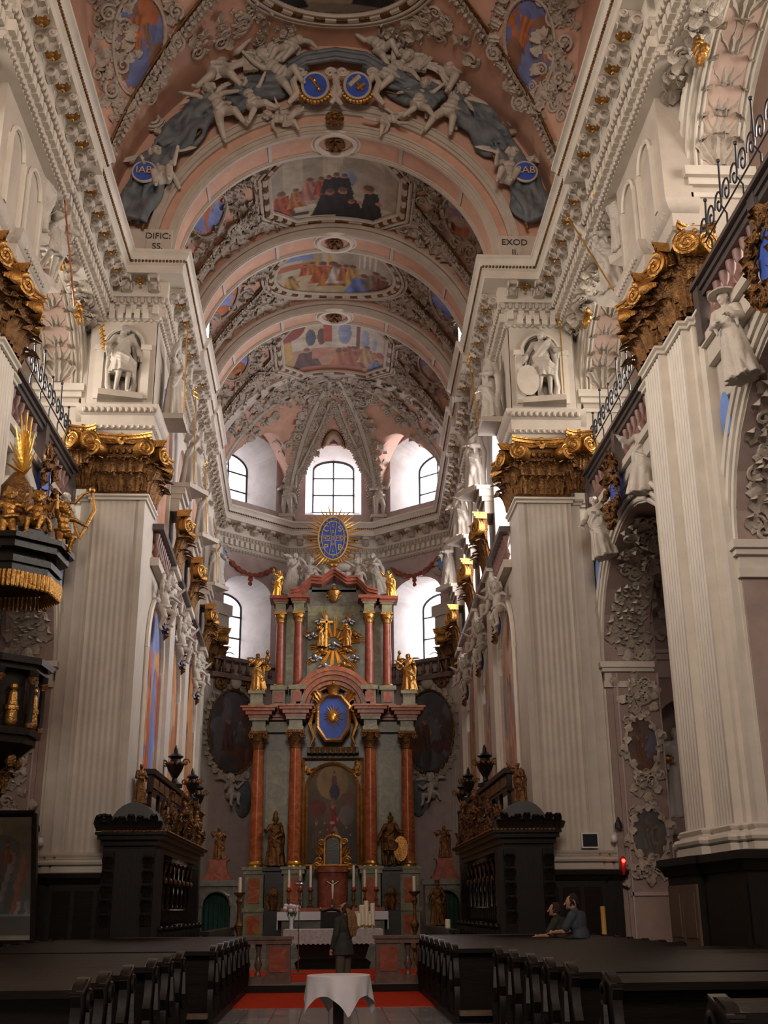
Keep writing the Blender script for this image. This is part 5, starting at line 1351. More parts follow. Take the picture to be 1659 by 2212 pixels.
# lettering -----------------------------------------------------------------
def text(s, m, size, mat, parent, depth=.012, align='CENTER'):
    cu = bpy.data.curves.new('t', 'FONT'); cu.body = s; cu.size = size; cu.extrude = depth; cu.align_x = align; cu.align_y = 'CENTER'
    o = bpy.data.objects.new('t', cu); COL.objects.link(o); bpy.context.view_layer.update()
    me = bpy.data.meshes.new_from_object(o.evaluated_get(bpy.context.evaluated_depsgraph_get())); bpy.data.objects.remove(o)
    off = V(base_of(parent)); me.transform(M.Translation(-off) @ m @ M.Rotation(pi / 2, 4, 'X')); me.materials.clear()
    return obj('lettering', me, mat, parent)
for o, p, tx in SHL: text(tx, M.Translation(p + V((0, -.1, 0))), .3, 'gilt_letter', o)
for o, s, x in TAB:
    for i, ln in enumerate((['DIFIC:', 'SS.'] if s < 0 else ['EXOD', 'II.'])): text(ln, M.Translation((x + (.25 if s < 0 else -.2), 26.41, ZC + .6 - .32 * i)), .26, 'black_letter', o)
# ================================================================ high altar retable
YR = 43.5
R_ = thing('high_altar_retable', 'towering retable of red and green-grey marble columns around a dark altar painting', 'altar', (0.06, 44.4, .48))
xc = .06
def bx(b, x0, x1, y0, y1, z0, z1): return b.box(min(x0, x1) + xc, max(x0, x1) + xc, y0, y1, z0, z1)
b = B()
bx(b, -3.0, 3.0, 44.3, 45.2, .48, 8.95); bx(b, -2.3, 2.3, 44.4, 45.2, 8.95, 13.0); bx(b, -1.4, 1.4, 44.3, 45.0, 13.0, 13.9); bx(b, -.9, .9, 44.3, 45.0, 13.8, 14.1)
obj('body', b, 'grey_marble', R_)
for q in ((-1.05, 1.05, 44.26, 44.45, 9.9, 13.2), (-1.9, -1.6, 44.3, 44.45, 9.9, 12.8), (1.6, 1.9, 44.3, 44.45, 9.9, 12.8), (-2.55, -1.75, 44.2, 44.35, 3.2, 7.4), (1.75, 2.55, 44.2, 44.35, 3.2, 7.4)): b = B(); bx(b, *q); obj('inlay_panel', b, 'green_marble', R_)
def prof_box(b, x0, x1, yb, levels):
    for z0, z1, o in levels: bx(b, x0 - o, x1 + o, yb - o, 44.6, z0, z1)
COLS = [(-2.84, 43.7), (-1.42, 43.35), (1.42, 43.35), (2.84, 43.7)]
for i, (x, y) in enumerate(COLS):
    b = B(); prof_box(b, x - .36, x + .36, y - .36, ((.48, .7, .08), (.7, 1.55, 0), (1.55, 1.68, .06), (1.68, 2.85, -.02), (2.85, 3.0, .05), (3.0, 3.1, .1))); p = obj('pedestal', b, 'green_marble', R_)
    b = B(); bx(b, x - .2, x + .2, y - .385, y - .3, 1.85, 2.7); bx(b, x - .24, x + .24, y - .38, y - .3, .8, 1.42); obj('inlay', b, 'red_marble', p)
    b = B(); b.lathe([(.28, 3.1), (.28, 3.16), (.32, 3.2), (.26, 3.26), (.24, 3.3)] , 20, (x + xc, y, 0)); obj('column_base', b, 'gold_plain', R_)
    b = B(); b.lathe([(.235, 3.28), (.24, 4.6), (.225, 6.2), (.2, 7.4)], 24, (x + xc, y, 0)); c = obj('column', b, 'red_marble', R_)
    b = B(); b.lathe([(.2, 7.38), (.23, 7.4), (.2, 7.45), (.22, 7.75), (.34, 7.98)], 16, (x + xc, y, 0)); bx(b, x - .34, x + .34, y - .34, y + .3, 7.96, 8.06)
    for k in range(8): leaf(b, M.Translation((x + xc, y, 7.42)) @ M.Rotation(k * pi / 4, 4, 'Z') @ M.Translation((0, -.19, 0)), .19, .36, .4, 2, 4, 6)
    for sx in (-1, 1): b.tube(spiral((x + xc + sx * .27, 7.88), .12, 1.6, 16, None, -sx, y - .3), .035, 5)
    obj('capital', b, 'gold_dark', c)
    b = B(); prof_box(b, x - .27, x + .27, y - .27, ((8.06, 8.2, .02), (8.2, 8.45, -.02), (8.45, 8.56, .1))); obj('entablature_block', b, 'green_marble', R_)
    b = B(); prof_box(b, x - .36, x + .36, y - .36, ((8.56, 8.66, .04), (8.66, 8.8, .14), (8.8, 8.9, .26), (8.9, 8.97, .33))); obj('cornice', b, 'red_marble', R_)
b = B(); bx(b, -2.6, -1.6, 44.0, 44.5, 8.1, 8.5); bx(b, 1.6, 2.6, 44.0, 44.5, 8.1, 8.5); obj('entablature', b, 'green_marble', R_)
b = B()
for s in (-1, 1):
    for z0, z1, o in ((8.56, 8.66, .0), (8.66, 8.8, .1), (8.8, 8.9, .2), (8.9, 8.97, .26)):
        bx(b, s * 2.6, s * 1.6, 43.95 - o, 44.6, z0, z1); b.prism([(xc + s * 1.15, 43.2 - o), (xc + s * (.62 - o * .4), 43.75 - o), (xc + s * .6, 44.6), (xc + s * 1.2, 44.6)], z0, z1)
obj('cornice', b, 'red_marble', R_)
# painting with gilt arch frame
def S_alt(p, q): return V((xc + .98 * p, 44.2, 5.08 + 1.82 * q))
PA = painter(lambda p, q: lerp3((.05, .032, .022), (.16, .11, .06), max(0, min(1, .4 + q * .5 - abs(p) * .2))), [('e', 0, .62, .62, .36, (.3, .2, .08)), ('e', .1, .1, .5, .14, (.12, .09, .06)), ('e', .55, -.05, .3, .2, (.15, .13, .12)), ('e', -.6, .1, .35, .16, (.16, .03, .015)), ('e', .6, .3, .3, .12, (.14, .06, .03))] + pfig(.06, .38, .5, (.14, .05, .05), .36) + [('e', .08, .42, .2, .16, (.03, .035, .08))] + pfig(-.62, -.7, .6, (.1, .05, .03), .34) + pfig(-.3, -.6, .5, (.08, .05, .04), .3) + pfig(.55, -.7, .5, (.05, .05, .04), .4) + pfig(.02, -.62, .95, (.26, .015, .012), .26) + [('e', .02, .2, .1, .06, (.24, .12, .07)), ('e', 0, -.2, .09, .03, (.45, .4, .35)), ('e', .1, -.5, .14, .22, (.3, .27, .22)), ('e', -.1, -.62, .16, .1, (.3, .25, .2))])
pt = picture('t', 't', 't', S_alt, PA, lambda p, q: q < .45 or p * p + ((q - .45) / .55) ** 2 <= 1.0, 70, 110)
pt.name = 'altar_painting'; del pt['label']; del pt['category']; pt.parent = R_; pt.location = V(pt.location) - V(BASE[R_.name]); pt['label'] = 'dark arched altar painting of a red-robed saint'
b = B(); OL = [(xc - 1.0, 3.2)] + [(xc - 1.0 * cos(pi * k / 20), 5.9 + 1.02 * sin(pi * k / 20)) for k in range(21)] + [(xc + 1.0, 3.2)]
b.tube([(x, 44.14, z) for x, z in OL], .075, 6); b.tube([(xc - 1.13, 44.1, 3.15), (xc - 1.13, 44.1, 7.1), (xc + 1.13, 44.1, 7.1), (xc + 1.13, 44.1, 3.15), (xc - 1.13, 44.1, 3.15)], .075, 6)
for s in (-1, 1):
    for k in range(6): leaf(b, M.Translation((xc + s * (.75 + .06 * k), 44.16, 6.5 + .08 * k)) @ M.Rotation(k, 4, 'Y'), .2, .3, .2, 2, 4, 5)
obj('painting_frame', b, 'gold', R_)
# lambrequin + octagon cartouche with a sun
b = B(); bx(b, -1.0, 1.0, 43.75, 44.3, 7.28, 7.5)
obj('shelf', b, 'dark_wood', R_)
b = B()
for k in range(-4, 5): b.slab([(xc + k * .2 - .09, 7.5), (xc + k * .2 + .09, 7.5), (xc + k * .2 + .09, 7.36), (xc + k * .2, 7.22), (xc + k * .2 - .09, 7.36)], lambda a, h, d: (a, 43.72 + d, h), 0, .04)
obj('valance', b, 'gold_dark', R_)
OC = [(-.26, 9.3), (.26, 9.3), (.56, 8.95), (.56, 8.2), (.26, 7.75), (-.26, 7.75), (-.56, 8.2), (-.56, 8.95)]
b = B(); b.slab([(x + xc, z) for x, z in OC], lambda a, h, d: (a, 43.3 + d, h), 0, .2); ct = obj('octagon_panel', b, 'blue', R_)
b = B(); b.tube([(xc + x * 1.08, 43.28, 8.52 + (z - 8.52) * 1.08) for x, z in OC], .085, 6, True)
for s in (-1, 1):
    b.tube(spiral((xc + s * .78, 8.9), .16, 1.6, 16, None, s, 43.35), .05, 5); b.tube([(xc + s * .75, 43.35, 8.75), (xc + s * .9, 43.3, 8.3), (xc + s * .72, 43.3, 7.8), (xc + s * .85, 43.35, 7.5)], [.06, .09, .07, .05], 6)
    leaf(b, M.Translation((xc + s * .5, 43.35, 9.2)) @ M.Rotation(s * .6, 4, 'Y'), .35, .6, .3, 3)
b.lathe([(.2, 9.3), (.3, 9.38), (.2, 9.45), (.22, 9.62), (.3, 9.78), (.05, 9.86)], 14, (xc, 43.4, 0)); b.ell((xc, 43.4, 9.92), .07, 8, 6)
obj('octagon_frame', b, 'gold', ct)
b = B()
for k in range(20):
    a = k * pi / 10; r = .4 if k % 2 else .33; b.tube([(xc + .1 * cos(a), 43.27, 8.6 + .1 * sin(a)), (xc + r * cos(a), 43.27, 8.6 + r * 1.1 * sin(a))], [.03, .008], 4)
b.ell((xc, 43.26, 8.55), (.12, .05, .2), 8, 6); obj('sunburst', b, 'gold_plain', ct)
for s in (-1, 1): b = B(); b.ell((xc + s * .55, 43.4, 9.03), .09, 10, 8); obj('lamp_globe', b, 'white_plastic', R_)
# great red arch
b = B()
for r0, r1, y in ((1.62, 1.45, 43.5), (1.48, 1.3, 43.55), (1.33, 1.1, 43.65), (1.12, .92, 43.72), (.95, .84, 43.8)):
    rings = []
    for k in range(33):
        a = pi * k / 32; rings.append([(xc - r * cos(a), yy, 8.97 + r * sin(a)) for r, yy in ((r0, y), (r1, y), (r1, 44.5), (r0, 44.5))])
    b.loft(rings)
obj('arch', b, 'red_marble', R_)
b = B()
for r in (1.47, 1.31, 1.1, .93): b.tube([(xc - r * cos(pi * k / 32), 43.5 + (1.62 - r) * .3, 8.97 + r * sin(pi * k / 32)) for k in range(33)], .016, 4)
obj('arch_gilding', b, 'gold_plain', R_)
# upper storey
for i, (x, y) in enumerate(((-2.12, 43.95), (-1.4, 43.8), (1.4, 43.8), (2.12, 43.95))):
    b = B(); prof_box(b, x - .27, x + .27, y - .27, ((8.97, 9.12, .05), (9.12, 9.68, -.02), (9.68, 9.85, .06))); p = obj('pedestal', b, 'green_marble', R_)
    b = B(); bx(b, x - .17, x + .17, y - .31, y - .2, 9.2, 9.6); obj('inlay', b, 'red_marble_dark', p)
    b = B(); b.lathe([(.22, 9.85), (.22, 9.9), (.17, 9.98), (.17, 11), (.145, 12.4)], 20, (x + xc, y, 0)); c = obj('column', b, 'red_marble_dark', R_)
    b = B(); b.lathe([(.15, 12.38), (.17, 12.4), (.15, 12.45), (.24, 12.75)], 14, (x + xc, y, 0)); bx(b, x - .24, x + .24, y - .24, y + .2, 12.73, 12.82)
    for k in range(6): leaf(b, M.Translation((x + xc, y, 12.4)) @ M.Rotation(k * pi / 3, 4, 'Z') @ M.Translation((0, -.14, 0)), .16, .3, .35, 2, 4, 5)
    b.lathe([(.23, 9.87), (.235, 9.9), (.19, 9.95)], 16, (x + xc, y, 0)); obj('capital', b, 'gold', c)
    b = B(); prof_box(b, x - .2, x + .2, y - .2, ((12.82, 13.15, 0), (13.15, 13.22, .06))); obj('entablature_block', b, 'green_marble', R_)
    b = B(); prof_box(b, x - .26, x + .26, y - .26, ((13.22, 13.32, .05), (13.32, 13.45, .18))); obj('cornice', b, 'red_marble_dark', R_)
b = B(); rings = []
pr = [(-1.75, 13.45), (-1.35, 13.55), (-.92, 14.02), (-.5, 13.98), (0, 14.34), (.5, 13.98), (.92, 14.02), (1.35, 13.55), (1.75, 13.45)]
for (zo, h, y) in ((0, .1, 43.75), (.1, .1, 43.6), (.2, .07, 43.5)):
    b.loft([[(x + xc, y, z + zo), (x + xc, 44.9, z + zo), (x + xc, 44.9, z + zo + h), (x + xc, y, z + zo + h)] for x, z in pr])
obj('pediment', b, 'red_marble_dark', R_)
b = B(); b.lathe([(.0, 13.3), (.12, 13.35), (.26, 13.6), (.3, 13.75), (.1, 13.85), (.08, 13.95)], 12, (xc, 44.1, 0)); leaf(b, M.Translation((xc, 44.1, 13.45)), .5, .4, .3); obj('vase_ornament', b, 'gold', R_)
# gold glory: rays, clouds, cherub heads
gl = thing('glory', 'gilded glory of rays and cherub heads on the upper retable panel', 'relief', (xc, 44.2, 11.6))
for k in range(14):
    a = 2 * pi * k / 14 + .12; b = B(); r1 = .95 if k % 2 else 1.25
    c = V((xc, 44.15, 11.62)); u = V((cos(a), 0, sin(a) * 1.15)); w = V((-sin(a), 0, cos(a)))
    for o in (-.05, 0, .05): b.tube([c + u * .25 + w * o * .5, c + u * r1 + w * o * 1.8], .022, 4)
    obj('ray', b, 'gold_plain', gl)
rd = random.Random(4)
for (x, z) in ((-.75, 11.1), (-.85, 12.0), (-.35, 10.75), (.4, 10.8), (.78, 11.1), (.85, 12.0), (-.5, 12.6), (.6, 12.6), (0, 11.62), (0, 10.65), (-.5, 11.35), (.45, 11.4)):
    b = B(); b.ell((xc + x, 44.08, z), (.1, .1, .12), 8, 6); b.ell((xc + x, 43.98, z), .03, 5, 4)
    for s in (-1, 1): b.ell((xc + x + s * .17, 44.12, z - .04), (.13, .03, .07), 7, 5, M.Rotation(s * .5, 3, 'Y'))
    for _ in range(5): b.ell((xc + x + rd.uniform(-.15, .15), 44.15, z - .12 + rd.uniform(-.05, .05)), .07, 6, 5)
    obj('cherub_head', b, 'gold' if rd.random() < .5 else 'silver_dark', gl)
b = B(); b.box(xc - .33, xc - .25, 43.9, 43.98, 11.45, 12.72); b.box(xc - .55, xc - .03, 43.9, 43.98, 12.42, 12.5); solo('cross', b, 'gold_plain', 'tall gold cross held up on the upper retable', 'cross', at=(xc - .29, 43.95, 11.5))
GF = lambda k, loc, rz, sc, lab, wings=None, mat='gold', lean=0: figure('gilded_statue', FIG[k], mat, at(loc, rz, sc, lean), lab, 'statue', wings, 'gold_dark')
GF('angel', (xc - .5, 44.0, 11.45), .5, .55, 'small gilded angel kneeling left of the cross on the upper retable'); GF('angel', (xc + .5, 44.0, 11.45), -.7, .55, 'small gilded angel right of the cross on the upper retable')
GF('bishop', (-2.06, 43.5, 3.1), .15, 1.0, 'gilded bishop statue between the left columns of the retable', None, 'gold_dark')
o = GF('warrior', (2.22, 43.5, 3.1), -.2, 1.0, 'gilded soldier statue between the right columns of the retable', None, 'gold_dark')
b = B(); b.m = M.Translation((.4, -.1, .62)); b.lathe([(0, -.05), (.2, -.03), (.27, .02), (0, .04)], 16, (0, 0, 0), (0, -1, 0)); b.m = None; b.v = [(x, y, .62 + (z - .62) * 1.7) for x, y, z in b.v]; attr(o, 'shield', b, 'gold', 'gold oval shield')
for x, s in ((-2.06, -1), (2.22, 1)):
    b = B(); b.box(x - .42, x + .42, 43.1, 44.2, 2.95, 3.08); b.box(x - .34, x + .34, 43.25, 44.2, .48, 2.95); c = solo('statue_pedestal', b, 'dark_wood', 'dark pedestal under the gilded statue, %s of the altar table' % SIDE[s], 'pedestal', at=(x, 43.6, .48))
    b = B(); leaf(b, M.Translation((x, 43.24, 1.6)), .5, .8, .1); b.ell((x, 43.22, 2.1), (.18, .08, .3), 9, 7); obj('ornament', b, 'gold_dark', c)
for s in (-1, 1):
    x = -2.9 if s < 0 else 3.0
    b = B(); b.box(x - .3, x + .3, 43.4, 44.1, 8.97, 9.1); b.box(x - .24, x + .24, 43.48, 44.1, 9.1, 9.5); b.box(x - .32, x + .32, 43.4, 44.1, 9.5, 9.62); solo('statue_block', b, 'green_marble', 'grey block carrying the winged angel at the %s end of the retable cornice' % SIDE[s], 'pedestal', at=(x, 43.7, 8.97))
    GF('angel', (x, 43.75, 9.62), -s * .3, .84, 'gilded winged angel standing on the %s end of the retable cornice' % SIDE[s], 1.0)
    x = xc + s * 2.3
    GF('orator', (x, 43.9, 13.45), -s * .5, .62, 'gilded angel poised at the upper %s corner of the retable' % SIDE[s], .9, 'gold_plain', .2)
    b = B(); b.ell((xc + s * 2.62, 44.1, 11.0), (.1, .1, .2), 8, 6); b.ell((xc + s * 2.62, 44.05, 11.25), .08, 8, 6); b.tube(spiral((xc + s * 2.62, 10.65), .14, 1.5, 14, None, s, 44.1), .05, 5); solo('gilded_bracket', b, 'gold', 'small gilded bracket figure beside the outer %s upper column' % SIDE[s], 'bracket', at=(xc + s * 2.62, 44.1, 10.6))
    # grey stucco angels behind
    figure('stucco_angel', FIG['angel'], 'stone_figure', at((xc + s * 1.95, 46.2, 14.2), -s * .8, 1.0, .25), 'grey stucco angel with raised wing behind the %s shoulder of the retable' % SIDE[s], 'angel', 1.2)
    figure('stucco_putto', PUT['fly'], 'stone_figure', at((xc + s * 1.05, 46.3, 15.1), -s * .5, 1.5), 'grey stucco putto in the clouds %s of the sunburst medallion' % SIDE[s], 'putto')
b = B(); rd = random.Random(9)
for _ in range(60): x = rd.gauss(0, .9); b.ell((xc + x, 46.6 + rd.uniform(-.2, .3), 14.9 + rd.uniform(-.6, .7) * (1 - abs(x) / 3)), (rd.uniform(.15, .4), .25, rd.uniform(.1, .25)), 7, 5)
b.box(xc - .3, xc + .3, 46.4, 49.0, 14.2, 15.2)
solo('stucco_clouds', b, 'stone_figure', 'grey stucco clouds above the retable pediment', 'clouds', at=(xc, 46.6, 14.9))
# blue medallion
md = thing('medallion', 'blue oval medallion with gold letters in a golden sunburst above the retable', 'medallion', (0, 46.3, 16.75))
c = V((0, 46.3, 16.75))
def ov(rx, rz, y0, y1, n=40): return [[tuple(c + V((rx * k * cos(2 * pi * i / n), y, rz * k * sin(2 * pi * i / n)))) for i in range(n)] for k, y in ((1, y1), (1, y0), (.96, y0 - .03))]
b = B(); b.loft(ov(.6, .94, 0, .1)); obj('oval_panel', b, 'blue', md)
for k in range(44):
    a = 2 * pi * k / 44; b = B(); r = 1.42 + .18 * ((k * 7) % 5 - 2) / 2; p0 = c + V((.58 * cos(a), .1, .9 * sin(a))); p1 = c + V((.95 * r * cos(a), .1, 1.02 * r * sin(a))); d = (p1 - p0).normalized(); w = V((-d.z, 0, d.x))
    b.loft([[tuple(p0 + w * .05), tuple(p0 + V((0, -.04, 0))), tuple(p0 - w * .05), tuple(p0 + V((0, .03, 0)))], [tuple(p1 + w * .012), tuple(p1 + V((0, -.01, 0))), tuple(p1 - w * .012), tuple(p1 + V((0, .01, 0)))]]); obj('ray', b, 'gold_plain', md)
b = B()
for rx, rz, t in ((.63, .97, .035), (.49, .78, .018)): b.tube([c + V((rx * cos(2 * pi * k / 40), -.06, rz * sin(2 * pi * k / 40))) for k in range(40)], t, 5, True)
for s in (-1, 1):
    b.tube([c + V((s * (.17 - .09 * sin(pi * k / 12)), -.06, -.74 + 1.48 * k / 12)) for k in range(13)], .014, 4)
    b.tube([c + V((-.48, -.06, s * .14)), c + V((-.08, -.06, s * .1))], .014, 4); b.tube([c + V((.48, -.06, s * .14)), c + V((.08, -.06, s * .1))], .014, 4)
for s in (-1, 1): b.tube([c + V((-.17, -.06, s * .74)), c + V((.17, -.06, s * .74))], .014, 4)
obj('gilt_lines', b, 'gilt_letter', md)
b = B(); b.ell(c + V((-.08, -.05, -1.2)), (.14, .12, .13), 8, 6); b.ell(c + V((.1, -.05, -1.18)), (.15, .12, .14), 8, 6); b.tube([c + V((0, .1, -1.0)), c + V((0, .3, -1.9))], .06, 5); obj('gilt_knob', b, 'gold', md)
for tx, x, z, sz in (('C', -.3, .42, .38), ('S', .3, .42, .38), ('P', -.3, -.42, .38), ('B', .3, -.42, .38), ('ND', -.29, 0, .22), ('S', 0, 0, .2), ('MD', .3, 0, .22), ('C', 0, .56, .18), ('S', 0, .3, .18), ('M', 0, -.3, .18), ('L', 0, -.56, .2)):
    text(tx, M.Translation(c + V((x, -.05, z))), sz, 'gilt_letter', md)
RING = 'IHS.VRSNSMV.SMQLIVB'
for k, ch in enumerate(RING):
    a = pi / 2 + .15 - 2 * pi * (k + .0) / len(RING); text(ch, M.Translation(c + V((.555 * cos(a), -.05, .865 * sin(a)))) @ M.Rotation(-(a - pi / 2), 4, 'Y') if False else M.Translation(c + V((.555 * cos(a), -.05, .865 * sin(a)))), .13, 'gilt_letter', md)
# oval framed paintings on the oblique apse walls, low
for s in (-1, 1):
    T = wall_T((s * 2.1, 49.2), (s * 5.3, 46.4), s) if s > 0 else wall_T((-2.1, 49.2), (-5.3, 46.4), -1)
    n = -T.n; ac = 2.75
    if n.y > 0: n = -n
    o_ = V(T(ac, 8.6, 0)) + n * .12
    m = surf_frame(o_, n)
    S = lambda p, q: m @ V((p * 1.25, 0, q * 1.7))
    o = picture('oval_painting', 'large dark oval painting in a stucco frame on the apse wall, %s of the retable' % SIDE[s], 'painting', S, cloudy(80 + s, [(.1, .04, .03), (.13, .12, .13), (.16, .07, .03), (.06, .055, .06)]), in_ell, 40, 40, 'canvas_dark')
    b = B(); g = B()
    for k in range(56):
        a = 2 * pi * k / 56; p = m @ V((1.42 * cos(a), .02, 1.9 * sin(a))); f = surf_frame(p, n, m.to_3x3() @ V((-sin(a), 0, cos(a)))); leaf(b, f @ M.Rotation(.4 * (-1) ** k, 4, 'Y'), .26, .34, .3, 2, 4, 5)
    g.tube([m @ V((1.27 * cos(2 * pi * k / 40), -.05, 1.73 * sin(2 * pi * k / 40))) for k in range(40)], .05, 5, True); g.m = m
    for sx in (-1, 1): g.tube(spiral((sx * .8, 1.95), .28, 1.6, 18, None, sx, -.1), .08, 6); leaf(g, M.Translation((sx * .5, 0, 2.0)), .5, .6, .3)
    g.m = None
    b.m = m; b.ell((0, -.1, 2.1), (.3, .15, .35), 9, 6); b.m = None
    obj('frame', b, 'stucco', o); obj('gilding', g, 'gold_dark', o)
    p = m @ V((-s * .2 * -1, -.25, -2.6)); figure('stucco_putto', PUT['sit'], 'stone_figure', M.Translation(p) @ m.to_3x3().to_4x4() @ M.Scale(1.6, 4), 'stucco putto under the oval painting %s of the retable' % SIDE[s], 'putto', .9, None, None, .24, .08)
    b = B(); b.m = m; b.ell((.6 * s * -1, -.05, -2.6), (.45, .12, .8), 10, 8); b.m = None; solo('stucco_cartouche', b, 'blue_drape', 'dark oval cartouche below the oval painting, %s of the retable' % SIDE[s], 'cartouche', at=tuple(p))
    # blue cartouches and fruit swags under the apse cornice
    for k, (a_, z) in enumerate(((.45, 15.5), (3.75, 15.9))):
        q = V(T(a_, z, 0)) + n * .15; mm = surf_frame(q, n); b = B(); b.m = mm; b.lathe([(0, -.08), (.25, -.05), (.34, .03), (0, .06)], 18, (0, 0, 0), (0, -1, 0)); b.m = None
        b.v = [tuple(q + V((v[0] - q.x, v[1] - q.y, (v[2] - q.z) * 1.35))) for v in b.v]
        o = solo('cartouche', b, 'blue_pale', 'blue oval cartouche under the apse cornice, %s side, %s' % (SIDE[s], 'nearer the retable' if k == 0 else 'nearer the choir wall'), 'cartouche', at=tuple(q))
        b = B()
        for i in range(14): aa = 2 * pi * i / 14; b.inst_leaf = None; leaf(b, mm @ M.Translation((.4 * cos(aa), 0, .52 * sin(aa))) @ M.Rotation(aa, 4, 'Y'), .22, .3, .3, 2, 4, 5)
        obj('frame', b, 'stucco', o)
    b = B()
    for i in range(26):
        t = i / 25; a_ = .8 + 2.6 * t; z = 15.9 - .55 * sin(pi * t) * (1 if t < 2 else 1); q = V(T(a_, z + .15, 0)) + n * .1; b.ell(q, .1 + .03 * sin(i * 2.1), 7, 5)
    q = V(T(2.1, 15.3, 0)) + n * .1; b.ell(q, .12, 7, 5); b.ell(q - V((0, 0, .2)), .1, 7, 5)
    solo('fruit_swag', b, 'red_marble_dark', 'swag of dark fruit under the apse cornice, %s side' % SIDE[s], 'swag', at=tuple(V(T(2.1, 15.6, 0))))
    # balustrade under the lower window
    t_ = thing('balustrade', 'small marble balustrade below the lower apse window, %s of the retable' % SIDE[s], 'balustrade', tuple(V(T(2.2, 10.8, 0)) + n * .25))
    b = B()
    for z0, z1, d in ((10.75, 10.95, .16), (11.5, 11.65, .17)): b.slab([(.3, z0), (4.1, z0), (4.1, z1), (.3, z1)], T, -.25 - d if T(0, 0, 1)[1] > T(0, 0, 0)[1] else .25 - d, -.25 + d if T(0, 0, 1)[1] > T(0, 0, 0)[1] else .25 + d)
    obj('rail', b, 'rail_marble', t_)
    for i in range(9):
        q = V(T(.6 + i * .4, 10.95, 0)) + n * .25; b = B(); b.lathe([(.07, 0), (.05, .08), (.11, .2), (.06, .34), (.05, .44), (.075, .55)], 10, q); obj('baluster', b, 'rail_marble', t_)
# ================================================================ altar tables
am = thing('altar_table', 'high altar table with a white cloth below the retable', 'altar', (.09, 42.4, .48))
b = B(); b.box(-1.7, 1.9, 42.0, 43.2, .48, 1.45); b.box(-1.78, 1.98, 41.92, 43.2, 1.35, 1.52); obj('block', b, 'grey_marble', am)
b = B(); b.box(-1.84, 2.02, 41.86, 43.1, 1.52, 1.55); b.box(-1.84, 2.02, 41.85, 41.88, 1.27, 1.54); b.box(-1.86, -1.83, 41.86, 43.1, .95, 1.54); b.box(2.01, 2.04, 41.86, 43.1, .95, 1.54); obj('altar_cloth', b, 'cloth', am, 'white cloth with hanging ends')
b = B(); b.box(-1.75, 1.95, 42.75, 43.2, 1.56, 1.68); obj('gradine', b, 'red_marble_dark', am)
for i, x in enumerate((-1.5, -1.1, -.72, .84, 1.24, 1.66)):
    t_ = thing('altar_candle', 'tall white candle on the high altar, %s from the left' % ORD[i], 'candle', (x, 42.95, 1.68), 'tall candles on the high altar')
    b = B(); b.lathe([(.13, 0), (.13, .04), (.05, .08), (.03, .2), (.07, .28), (.03, .36), (.035, .52), (.1, .58), (.1, .61)], 10, (x, 42.95, 1.68)); obj('candlestick', b, 'gold_dark', t_)
    b = B(); b.lathe([(.06, 2.27), (.065, 2.3), (.06, 2.38)], 10, (x, 42.95, 0)); obj('wax_cup', b, 'red_plastic', t_)
    b = B(); b.lathe([(.048, 2.38), (.046, 3.1), (.03, 3.13)], 10, (x, 42.95, 0)); obj('candle', b, 'wax', t_)
tb = thing('tabernacle', 'gilded tabernacle niche with a rounded wooden shrine on the high altar', 'tabernacle', (.08, 43.2, 1.56))
b = B(); b.prism([(.08 - .55 * cos(pi * k / 12), 43.4 - .55 * sin(pi * k / 12)) for k in range(13)], 1.56, 2.95); b.prism([(.08 - .66 * cos(pi * k / 12), 43.4 - .66 * sin(pi * k / 12)) for k in range(13)], 2.9, 3.08); b.prism([(.08 - .64 * cos(pi * k / 12), 43.4 - .64 * sin(pi * k / 12)) for k in range(13)], 1.56, 1.7); obj('shrine', b, 'red_marble_dark', tb)
b = B(); b.box(-.25, .42, 43.1, 43.3, 3.1, 4.05); obj('niche_back', b, 'dark_wood', tb)
b = B()
for s in (-1, 1):
    b.tube([(.08 + s * .3, 43.05, 3.1), (.08 + s * .3, 43.05, 4.0)], .06, 7); b.tube(spiral((.08 + s * .5, 3.3), .16, 1.6, 16, None, s, 43.05), .05, 6); b.tube(spiral((.08 + s * .42, 3.95), .12, 1.6, 16, None, s, 43.05), .05, 6); b.tube(spiral((.08 + s * .62, 3.1), .13, 1.6, 16, None, -s, 43.0), .05, 6)
    leaf(b, M.Translation((.08 + s * .4, 43.05, 3.5)) @ M.Rotation(s * .5, 4, 'Y'), .25, .45, .2)
b.tube([(.08 - .3 * cos(pi * k / 10), 43.05, 3.98 + .2 * sin(pi * k / 10)) for k in range(11)], .07, 7); b.tube([(-.5, 43.0, 3.12), (.66, 43.0, 3.12)], .06, 6)
b.lathe([(.1, 4.18), (.05, 4.25), (.09, 4.33), (.02, 4.4)], 8, (.08, 43.05, 0)); obj('niche_frame', b, 'gold', tb)
b = B(); b.tube([(.08, 42.75, 1.75), (.08, 42.75, 2.75)], .025, 5); b.tube([(-.15, 42.75, 2.55), (.31, 42.75, 2.55)], .022, 5); b.box(-.02, .18, 42.68, 42.82, 1.7, 1.8); cr = solo('crucifix', b, 'dark_wood', 'small dark crucifix with a pale figure in front of the shrine', 'crucifix', at=(.08, 42.75, 1.7))
b = B(); b.caps((.08, 42.7, 2.45), (.08, 42.7, 2.2), .05, .04); b.caps((.08, 42.7, 2.2), (.08, 42.7, 1.98), .035, .02); b.ell((.08, 42.68, 2.56), .045, 7, 5)
for s in (-1, 1): b.caps((.08, 42.7, 2.45), (.08 + s * .2, 42.71, 2.57), .02, .014, 6)
obj('corpus', b, 'wax', cr, 'pale carved figure')
